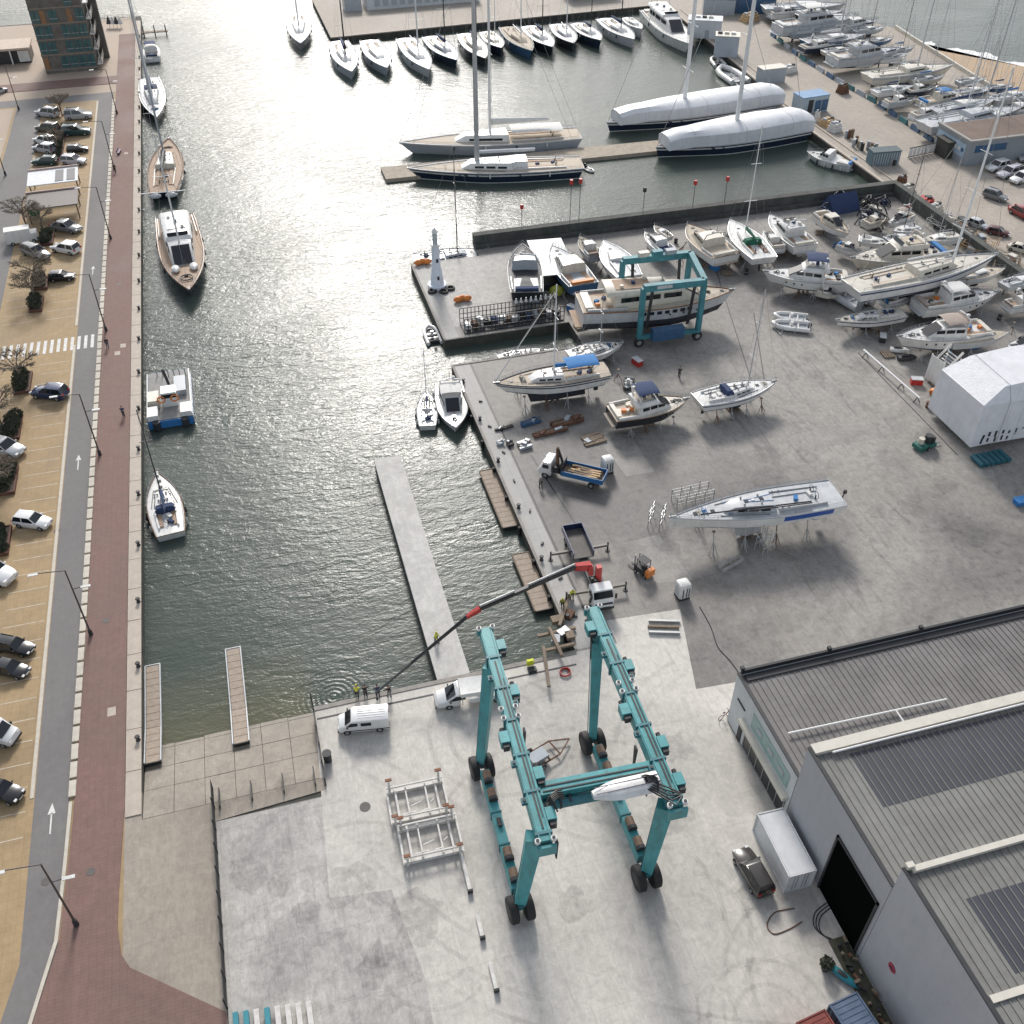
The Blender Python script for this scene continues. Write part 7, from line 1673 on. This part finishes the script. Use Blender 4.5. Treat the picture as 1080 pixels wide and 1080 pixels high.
def pollard(label, x, y_, h, spread, seed, foliage=0):
    rr = random.Random(seed); t = thing('pollarded_tree', label, 'tree', (x, y_, 0), rr.uniform(0, 6))
    m = MB(); m.path([V(0, 0, 0), V(.06, .03, h*.3), V(-.03, .06, h*.55)], [.24, .18, .17], 8); m.build('trunk', BARK, t, 60)
    lm = MB(); tw_ = MB()
    for k in range(7):
        a = k*2*math.pi/7+rr.uniform(-.3, .3); e = V(math.cos(a)*spread*.55, math.sin(a)*spread*.55, h*rr.uniform(.70, .9)); k0 = V(-.03, .06, h*.53)
        mid = k0.lerp(e, .5)+V(0, 0, .25*rr.uniform(0, 1)); lm.path([k0, mid, e], [.13, .09, .07], 6); lm.ell(e, (.16, .16, .14), 6, 4)
        for j in range(12):
            b = a+rr.uniform(-1.1, 1.1); q = e+V(math.cos(b), math.sin(b), rr.uniform(.05, .75))*spread*rr.uniform(.22, .48); c_ = e.lerp(q, .5)+V(rr.uniform(-.1, .1), rr.uniform(-.1, .1), .15)
            tw_.path([e, c_, q], [.045, .032, .018], 4)
            for _ in range(6):
                b2 = b+rr.uniform(-.9, .9); q2 = c_.lerp(q, rr.uniform(.2, 1)); tw_.path([q2, q2+V(math.cos(b2), math.sin(b2), rr.uniform(-.1, .6))*spread*.16], [.024, .012], 4)
    lm.build('limb', BARK, t, 60); tag(tw_.build('twigs', TWIG, t), kind='stuff')
    if True: tag(leaves((0, 0, h*.85), (spread*.85, spread*.85, h*.22), 420+foliage*8, .11, rr).build('dry_leaves', mat('dry_leaf', (.17, .135, .10), .8, var=.3), t), kind='stuff')
    return t
def hedge(label, x, y_, w_, d_, h, seed):
    rr = random.Random(seed); t = thing('hedge_planter', label, 'planter', (x, y_, 0))
    m = MB(); m.bb(-w_/2, w_/2, -d_/2, d_/2, 0, .35); m.build('soil_bed', mat('planter_soil', (.06, .045, .035), .9), t)
    m = MB()
    for s in (-1, 1): m.bb(s*w_/2-.09, s*w_/2+.09, -d_/2-.09, d_/2+.09, 0, .45); m.bb(-w_/2+.1, w_/2-.1, s*d_/2-.09, s*d_/2+.09, 0, .45)
    m.build('rim', mat('corten_rim', (.11, .05, .035), .8, var=.3), t)
    m = MB()
    for k in range(4):
        q = leaves((rr.uniform(-w_*.2, w_*.2), -d_*.33+d_*.22*k, h*.5+.2), (w_*rr.uniform(.4, .62), d_*rr.uniform(.16, .28), h*rr.uniform(.32, .7)), 420, .15, rr); m.add(q.v, q.f)
    tag(m.build('foliage', LEAF, t), kind='stuff')
    return t
TREES = [((38, 318), 4.6, 3.0, 'bare pollarded tree with dry leaves above the zebra crossing', 60), ((24, 405), 4.8, 3.2, 'bare spreading pollarded tree just below the zebra crossing', 0), ((40, 300), 4.6, 3.4, 'wide bare tree arching over the dusty grey estate', 0), ((28, 238), 4.4, 3.2, 'bare tree beside the green bin and carports', 40), ((66, 122), 4.5, 2.6, 'leafless tree at the head of the car cluster', 30), ((2, 448), 4.6, 3.2, 'bare tree cut by the left edge above the silver saloon', 0), ((62, 160), 4.0, 2.2, 'thin bare tree between the two rows of the cluster', 0), ((46, 244), 4.0, 2.6, 'bare tree between carport and blue grey saloon', 0), ((2, 520), 4.4, 3.0, 'bare tree cut by the left edge over the lower planter', 0)]
for k, (q, h, sp, lab, fo) in enumerate(TREES): p = at(*q); pollard(lab, p.x, p.y, h, sp, 31+k, fo)
for k, (q, w_, d_, h, lab) in enumerate((((39, 322), 1.8, 4.6, 1.6, 'dark hedge planter at the foot of the tree above the crossing'), ((25, 405), 2.0, 5.2, 1.8, 'dark hedge planter at the foot of the tree below the crossing'), ((13, 452), 2.2, 5.6, 1.6, 'dark hedge planter right beside the silver saloon'), ((7, 508), 2.4, 5.6, 1.7, 'dark hedge planter below the silver saloon'), ((2, 572), 1.8, 5.0, .9, 'low brown planter cut by the left edge'), ((44, 300), 2.0, 4.0, 1.7, 'dark hedge clump beside the small black hatchback'), ((50, 254), 2.0, 4.0, 1.8, 'dark hedge clump left of the blue grey saloon'), ((64, 152), 1.4, 18, 1.2, 'long shrub bed between the two rows of the car cluster'))):
    p = at(*q); hedge(lab, p.x, p.y, w_, d_, h, 70+k)
p = at(37, 226); t = thing('waste_container', 'green waste container behind the bare tree', 'bin', tuple(p), .1); MB().loft([[V(x*s, y_*s, z) for x, y_ in ((-1, -.8), (1, -.8), (1, .8), (-1, .8))] for z, s in ((0, .8), (1.3, 1.0), (1.5, .9))]).build('body', mat('bin_green', (.02, .13, .06), .5), t); MB().box((0, 0, 1.56), (1.6, 1.2, .1)).build('lid', mat('bin_green', (.02, .13, .06), .5), t)
p = at(870, 1022); t2 = leaves((0, 0, 1.0), (.6, .6, .6), 260, .12, random.Random(5)); tag(t2.build('foliage', LEAF, bpy.data.objects['potted_shrub']), kind='stuff')
p = at(22, 256); t = thing('box_truck', 'white box van roof showing behind the wide bare tree', 'van', (p.x, p.y, 0), .1); MB().box((0, 0, 1.6), (4.2, 2.0, 2.3)).build('box', WHITE, t); MB().box((2.6, 0, 1.1), (1.0, 1.9, 1.5)).build('cab', WHITE, t)
for x in (-1.2, 2.3):
    for s in (-1, 1): wheel(t, V(x, s*.9, .36), .36, .24, (0, 1, 0))
# ---- people
SKIN = mat('skin', (.38, .22, .15), .6, var=.05)
def skinmesh(name, verts, edges, radii, m_, parent, sub=1):
    me = bpy.data.meshes.new(name); me.from_pydata([tuple(v) for v in verts], edges, []); me.materials.append(m_)
    o = bpy.data.objects.new(name, me); COL.objects.link(o); o.parent = parent
    me.attributes  # skin layer comes from the modifier
    md = o.modifiers.new('skin', 'SKIN'); md.use_smooth_shade = True
    sv = me.skin_vertices[0].data
    for i, r in enumerate(radii): sv[i].radius = (r, r); sv[i].use_root = (i == 0)
    s = o.modifiers.new('sub', 'SUBSURF'); s.levels = sub; s.render_levels = sub
    return o
def person(label, loc, rz, top, legs_, hat=None, bend=0.0, arm=.3, stride=.12, scale=1.0):
    t = thing('person', label, 'person', loc, rz); t.scale = (scale,)*3
    hip = V(0, 0, .93); ch = V(math.sin(bend)*.42, 0, .93+math.cos(bend)*.42); nk = ch+V(math.sin(bend)*.12, 0, .13); hd_ = nk+V(.03+math.sin(bend)*.08, 0, .16)
    vs_ = [hip, ch, nk, hd_, hd_+V(.01, 0, .08)]; rd = [.14, .15, .06, .095, .075]; ed = [(0, 1), (1, 2), (2, 3), (3, 4)]
    js = {}
    for s in (-1, 1):
        i0 = len(vs_); st_ = stride*s
        vs_ += [hip+V(0, s*.1, -.06), V(st_*.6+.04, s*.11, .5), V(st_, s*.11, .08), V(st_+.16, s*.12, .04)]; rd += [.095, .065, .045, .04]; ed += [(0, i0), (i0, i0+1), (i0+1, i0+2), (i0+2, i0+3)]
        a0 = len(vs_); sh_ = ch+V(0, s*.19, .03); el = sh_+V(arm*.35, s*.07, -.27); wr = el+V(arm*.75, -s*.02, -.2+arm*.25); hn = wr+V(.06, 0, -.05)
        vs_ += [sh_, el, wr, hn]; rd += [.06, .045, .032, .034]; ed += [(1, a0), (a0, a0+1), (a0+1, a0+2), (a0+2, a0+3)]
        for j, (dy, ln_) in enumerate(((-.03, .075), (-.01, .085), (.012, .08), (.032, .065))):
            vs_.append(hn+V(ln_, s*dy, -.035)); rd.append(.0095); ed.append((a0+3, len(vs_)-1))
        vs_.append(hn+V(.03, -s*.055, -.02)); rd.append(.011); ed.append((a0+3, len(vs_)-1))
        js[s] = (i0, a0)
    skinmesh('body', vs_, ed, rd, SKIN, t)
    jv = [hip+V(0, 0, .04), ch, ch+V(0, 0, .08)]; jr = [.165, .175, .09]; je = [(0, 1), (1, 2)]
    for s in (-1, 1):
        i0, a0 = js[s]; k = len(jv); jv += [vs_[a0], vs_[a0+1], vs_[a0+2]]; jr += [.085, .065, .05]; je += [(1, k), (k, k+1), (k+1, k+2)]
    skinmesh('jacket', jv, je, jr, top, t)
    tv = [hip]; tr = [.165]; te = []
    for s in (-1, 1):
        i0, a0 = js[s]; k = len(tv); tv += [vs_[i0], vs_[i0+1], vs_[i0+2]]; tr += [.115, .085, .07]; te += [(0, k), (k, k+1), (k+1, k+2)]
        MB().box(vs_[i0+3]-V(.06, 0, -.01), (.28, .1, .09)).build('shoe', DARK, t)
    skinmesh('trousers', tv, te, tr, legs_, t)
    m = MB(); m.ell(hd_+V(-.015, 0, .055), (.115, .105, .115), 10, 6, bottom=-.25); m.build('helmet' if hat else 'hair', hat or DARK, t, 60)
    for s in (-1, 1):
        MB().ell(hd_+V(.09, s*.035, .02), (.012, .014, .012), 6, 4).build('eye', DARK, t); MB().ell(hd_+V(0, s*.1, .01), (.025, .015, .035), 6, 4).build('ear', SKIN, t)
    MB().ell(hd_+V(.105, 0, -.01), (.02, .016, .025), 6, 4).build('nose', SKIN, t); MB().box(hd_+V(.095, 0, -.05), (.01, .045, .012)).build('mouth', TAIL, t)
    return t
DKC = mat('dark_clothes', (.03, .032, .04), .85, var=.2); BLC = mat('blue_clothes', (.04, .06, .12), .85, var=.2); GRC = mat('grey_clothes', (.2, .2, .2), .85, var=.2)
PEOPLE = [((377, 736), 1.4, YELLOW, DKC, YELLOW, .5, 'person in a yellow jacket bending at the basin edge, leftmost of the group'), ((386, 735), 1.5, DKC, DKC, None, .2, 'person in dark clothes right beside the yellow jacket'), ((399, 735), 1.6, BLC, DKC, None, .3, 'person in dark blue clothes at the crane hook'), ((411, 735), 1.9, DKC, GRC, None, .1, 'person in dark clothes, rightmost at the basin edge'), ((460, 678), -.8, YELLOW, DKC, YELLOW, .1, 'person in a yellow jacket walking on the pier'), ((603, 632), -1.6, YELLOW, DKC, WHITE, .2, 'person in hi-vis with white helmet beside the crane truck'), ((593, 641), -2.0, mat('olive_vest', (.3, .3, .05), .8), DKC, YELLOW, .3, 'person in hi-vis by the timber pile'), ((570, 514), -1.2, GRC, DKC, WHITE, .0, 'person in grey with a white cap beside the timber truck'), ((131, 440), 1.5, BLC, DKC, None, .1, 'person walking on the red promenade beside the barge'), ((122, 182), 1.2, DKC, DKC, None, .0, 'person in dark clothes on the promenade below the bench'), ((716, 398), 1.0, DKC, DKC, None, .5, 'person in dark clothes bending over on the open yard'), ((114, 367), -1.4, DKC, BLC, None, .0, 'person standing near the lamp by the zebra crossing')]
for q, rz, a, b, hat, bend, lab in PEOPLE:
    p = at(*q); person(lab, (p.x, p.y, .09 if p.x < -20.3 else .006), rz, a, b, hat, bend)

for q, lab in (((112, 655), 'square cover in the promenade beside the second lamp'), ((60, 560), 'round road cover level with the white hatchback'), ((96, 920), 'small cover on the promenade near the lowest lamp'), ((48, 930), 'round road cover near the lowest lamp'), ((126, 300), 'pale cover on the upper promenade')):
    p = at(*q); tag(MB().tube((0, 0, 0), (0, 0, .02), .38, n=14).build('access_cover', mat('iron_cover', (.10, .092, .085), .7), None, None, (p.x, p.y, .088 if p.x > -24.4 else .004)), lab, 'cover')
# ================================================================ MORE BOATS AND YARD CLUTTER
MORE = [
 ('sail', (832, 34), (884, 27), MIDGREY, 24, 'dull grey sloop with tall mast behind the white covers'),
 ('motor', (880, 28), (926, 21), WHITE, 0, 'white cabin boat at the seaward edge of the boat park'),
 ('sail', (925, 62), (958, 56), WHITE, 18, 'small white sloop beside the portholed motor yacht'),
 ('sail', (1006, 98), (1048, 92), NAVY, 26, 'navy sloop standing against the beach wall'),
 ('sail', (986, 124), (1040, 118), WHITE, 22, 'white sloop squeezed between the two long ones'),
 ('motor', (1000, 140), (1044, 134), MIDGREY, 0, 'grey workboat beside the workshop corner'),
 ('sail', (842, 16), (890, 11), NAVY, 22, 'navy sloop near the top edge of the boat park'),
 ('motor', (1056, 118), (1100, 112), CREAM, 0, 'cream launch at the right edge of the boat park'),
 ('sail', (1046, 104), (1092, 96), PALEGREY, 24, 'pale sloop at the right edge beside the beach'),
]
rb = random.Random(21)
MORE += [('sail', (922, 96), (964, 90), WHITE, 16, 'white sloop beside the barrier blocks below the big cream hull'), ('motor', (934, 108), (966, 104), PALEGREY, 0, 'pale cruiser beside the barrier blocks near the gate'), ('sail', (1034, 138), (1082, 130), WHITE, 20, 'white sloop over the workshop roof line'), ('motor', (944, 74), (972, 70), WHITE, 0, 'white launch squeezed above the big cream hull'), ('sail', (868, 54), (902, 50), CREAM, 14, 'cream day sailer in front of the blue hulled sloop')]
fillers = [((812, 14), (850, 11)), ((864, 20), (902, 15)), ((900, 32), (934, 28)), ((846, 50), (884, 45)), ((912, 44), (942, 40)), ((936, 52), (964, 50)), ((900, 66), (930, 62)), ((960, 84), (996, 80)), ((1010, 86), (1040, 82)), ((956, 96), (986, 92)), ((1040, 92), (1070, 90)), ((1066, 104), (1096, 100)), ((962, 122), (992, 117)), ((1014, 110), (1050, 104))]
cols_ = {'white': WHITE, 'cream': CREAM, 'pale grey': PALEGREY, 'navy': NAVY, 'blue': BLUEHULL, 'grey': MIDGREY}
wh_ = ['at the top of the boat park', 'in the second rank of the boat park', 'at the seaward end of the second rank', 'behind the barrier blocks', 'in the middle of the third rank', 'against the beach wall top', 'in front of the portholed motor yacht', 'below the bow of the big cream hull', 'near the beach wall bend', 'in front of the beige launch', 'above the workshop roof', 'by the right edge above the workshop', 'at the barrier line end', 'between the navy and white sloops']
for k, (s_, b_) in enumerate(fillers):
    cn = list(cols_)[k % 6]; MORE.append(('sail' if k % 3 else 'motor', s_, b_, cols_[cn], rb.choice((0, 14, 18)) if k % 3 else 0, 'small %s %s packed %s' % (cn, 'sloop' if k % 3 else 'cruiser', wh_[k])))
for kd_, s, b, hl_, mh_, lab in MORE:
    L_ = length(s, b, 2.5); kw = dict(hull=hl_, deck=PALEGREY, house=WHITE, detail=1, B=min(.28*L_+.6, 5.0))
    if kd_ == 'sail': boat('sail', lab, s, b, True, None, mh=mh_, spar=rnd.choice((ALU, WSPAR, DARKSPAR)), kd=1.5, cover=rnd.choice((None, CANVASN, CANVASB, CANVASW)), **kw)
    else: boat('motor', lab, s, b, True, None, fly=False, **kw)
boat('motor', 'white day boat tucked behind the green canvas sloop', (822, 262), (806, 244), True, None, detail=0, fly=False, arch=False)
boat('sail', 'pale sloop hull behind the cream motor yacht stern', (1012, 248), (972, 252), True, None, detail=1, B=3.4, kd=1.2, mh=14, deck=CREAM)
boat('motor', 'white sports boat with tan canopy behind the retaining wall corner', (960, 226), (938, 236), True, None, detail=0, fly=False, bimini=CANVAST)
boat('rib', 'black inflatable lying beside the fishing cruiser', (664, 398), (661, 410), True, tube=DARK, floor=MIDGREY, engine=False)
boat('rib', 'white racked inflatable, lower of the pair on the yard', (854, 345), (814, 341), True, tube=WHITE, floor=MIDGREY, engine=True)
p = at(835, 348); t = thing('boat_rack', 'steel rack holding the two white inflatables', 'rack', tuple(p), .03)
for x in (-2.4, 0, 2.4):
    MB().bar((x, -1, .1), (x, 1, .1), .14, .14).build('cross_member', STEEL, t)
    for y_ in (-1, 1): MB().bar((x, y_, 0), (x, y_, 1.5), .1, .1).build('post', PALEGREY, t)
FILL2 = [('sail', (1002, 292), (1060, 283), WHITE, 0, 'white sloop close behind the very long sloop on the right'), ('motor', (862, 306), (884, 311), CREAM, 0, 'small cream launch under the bow of the grey inflatable'), ('motor', (932, 318), (964, 311), WHITE, 0, 'white speedboat between the day sailer and the beige launch'), ('sail', (1058, 300), (1096, 290), WHITE, 16, 'white sloop at the right edge below the retaining wall'), ('motor', (884, 258), (908, 266), WHITE, 0, 'white cuddy boat beside the blue bottomed fishing boat'), ('sail', (1000, 358), (1064, 350), PALEGREY, 0, 'pale hull tucked behind the express cruiser'), ('motor', (1062, 322), (1098, 316), WHITE, 0, 'white cabin boat at the right edge below the sloop'), ('sail', (706, 250), (690, 238), WHITE, 0, 'slim white hull behind the open launch'), ('motor', (628, 270), (612, 250), PALEGREY, 0, 'grey launch behind the fishing boat at the breakwater'), ('motor', (786, 262), (762, 246), WHITE, 0, 'white cruiser between the trawler yacht and the green canvas sloop'), ('sail', (935, 252), (965, 247), NAVY, 0, 'navy day sailer behind the cream motor yacht'), ('motor', (980, 306), (1008, 302), CREAM, 0, 'cream cuddy boat under the very long sloop')]
for kd_, s, b, hl_, mh_, lab in FILL2:
    L_ = length(s, b, 2.0); kw = dict(hull=hl_, deck=rb.choice((PALEGREY, CREAM, PALETEAK)), house=WHITE, detail=1, B=min(.28*L_+.8, 4.2), bottom=rb.choice((ANTIFOUL, BLUEFOUL, REDFOUL)))
    if kd_ == 'sail': boat('sail', lab, s, b, True, None, mh=mh_, kd=1.4, **kw)
    else: boat('motor', lab, s, b, True, None, fly=False, arch=rb.random() < .5, covered=rb.choice((None, CANVASN, CANVAST, CANVASB)), **kw)
p = at(985, 416); t = thing('orange_bundle', 'bright orange folded bundle in front of the shelter corner', 'bundle', tuple(p)); MB().ell((0, 0, .5), (.9, .7, .5), 8, 5).build('bundle', ORANGE, t, 60); MB().bar((-.7, 0, .1), (-.9, -.2, 1.0), .1, .1).build('stake', DARK, t)
# jet skis beside the shelter
for k, (q, lab) in enumerate((((948, 372), 'black and white jet ski in front of the express cruiser, upper one'), ((956, 380), 'black jet ski in front of the express cruiser, lower one'))):
    p = at(*q); t = thing('jet_ski', lab, 'jet ski', tuple(p), -.5+k*.3)
    MB().loft([[V(-1.4+2.8*f, w_*y_, z_+.35) for y_, z_ in ((-1, 0), (-.8, h), (.8, h), (1, 0), (.5, -.25), (-.5, -.25))] for f, w_, h in ((0, .45, .3), (.4, .55, .4), (.75, .42, .5), (1, .06, .3))]).build('hull', DARK if k else WHITE, t, 40)
    MB().ell((-.3, 0, .85), (.75, .2, .18), 8, 5).build('saddle', DARK, t, 50); MB().bar((.35, -.4, 1.1), (.35, .4, 1.1), .05, .05).build('handlebar', DARK, t)
# beach wall
a = at(1003, 66); 
bwl = thing('beach_wall', 'low pale wall between the boat park and the beach', 'wall', (0, 0, 0))
prev = None
for q in ((944, 30), (962, 42), (983, 55), (1004, 68), (1026, 82), (1048, 95), (1075, 110), (1110, 132)):
    p = at(*q)
    if prev is not None: MB().bar(V(prev.x, prev.y, .45), V(p.x, p.y, .45), .5, .9).build('wall_length', CREAM, bwl)
    prev = p
bwl.location = (0, 0, 0)
# pallets, drums, props and crates spread among the boats ashore
rk = random.Random(12)
spots = [(610, 300), (622, 308), (640, 296), (668, 292), (690, 262), (712, 258), (716, 276), (750, 282), (770, 286), (790, 290), (812, 284), (838, 268), (860, 272), (880, 262), (900, 286), (928, 300), (868, 248), (925, 262), (960, 300), (1000, 330), (1020, 330), (1056, 336), (1066, 350), (930, 360), (936, 372), (985, 372), (1004, 366), (965, 402), (990, 404), (980, 432), (640, 312), (566, 262), (573, 318), (556, 326), (546, 334), (600, 328), (610, 345), (640, 388), (652, 402), (668, 384)]
pal = [MB(), MB()]
for j in range(5): pal[0].box((0, -.48+.24*j, .13), (1.2, .16, .03)); pal[1].box((0, -.48+.24*j, .13), (1.2, .16, .03))
for j in range(3): pal[0].box((-.5+.5*j, 0, .06), (.1, 1.1, .1)); pal[1].box((-.5+.5*j, 0, .06), (.1, 1.1, .1))
pal_me = pal[0].mesh('wooden_pallet', WOOD)
for k, q in enumerate(spots):
    p = at(q[0]+rk.uniform(-4, 4), q[1]+rk.uniform(-3, 3)); kd_ = k % 4; rz = rk.uniform(0, 3)
    if kd_ == 0:
        tag(inst('wooden_pallet', pal_me, None, (p.x, p.y, 0), rz, (1.5, 1.5, 2)), 'weathered wooden pallet on the ground among the boats ashore', 'pallet', 'pallets among the boats ashore')
    elif kd_ == 1:
        t = thing('oil_drum', 'dull steel drum standing among the boats ashore', 'drum', (p.x, p.y, 0), 0, 'drums among the boats ashore'); MB().tube((0, 0, 0), (0, 0, .95), .32, n=12).build('shell', rk.choice((BLUEHULL, RUST, DARK, MIDGREY)), t, 40); MB().tube((0, 0, .45), (0, 0, .52), .345, n=12).build('hoop', STEEL, t, 40)
    elif kd_ == 2:
        t = thing('prop_stand', 'spare steel prop stand among the boats ashore', 'stand', (p.x, p.y, 0), rz, 'spare prop stands among the boats ashore')
        for a_ in range(3): MB().tube((.7*math.cos(a_*2.1), .7*math.sin(a_*2.1), 0), (0, 0, 1.0), .05, n=5).build('leg', RUST, t)
        MB().tube((0, 0, .8), (0, 0, 1.7), .05, n=6).build('screw', STEEL, t); MB().box((0, 0, 1.75), (.35, .35, .08)).build('pad', WOOD, t)
    else:
        t = thing('tool_chest', 'small work chest with lid among the boats ashore', 'chest', (p.x, p.y, 0), rz, 'work chests among the boats ashore'); c_ = rk.choice((WHITE, CANVASB, REDP, DARK, CREAM)); MB().box((0, 0, .45), (1.6, .9, .9)).build('chest', c_, t); MB().box((0, 0, .93), (1.7, 1.0, .08)).build('lid', PALEGREY, t)
# awnings and sheets over boats at the breakwater
p = at(880, 215); t = thing('work_tent', 'dark navy work sheet tent at the breakwater corner', 'tent', (p.x, p.y-2, 0), .1)
MB().loft([[V(x, -2.4, 0), V(x, 0, 3.0), V(x, 2.4, 0)] for x in (-3, 3)]).build('sheet', CANVASN, t)
# deck gear on the racing sloop and ketch
# quay ladder and fenders on the yard quay
fmesh = MB().tube((0, 0, 0), (0, 0, 1.2), .22, n=10).mesh('quay_fender', RUBBER, 40)
for k in range(9): tag(inst('quay_fender', fmesh, None, (25.2, 68+k*6.0, -1.35)), 'black rubber fender hanging on the yard quay face', 'fender', 'fenders on the yard quay face')
# dark marks on the track: cleats
cme = MB().box((0, 0, .1), (.5, .18, .2)).mesh('deck_cleat', DARK)
for k in range(8): tag(inst('deck_cleat', cme, None, (26.9+.3*(k % 2), 70+k*6.1, .01), .4*k), 'small black cleat set in the lift track slab', 'cleat', 'cleats along the lift track')
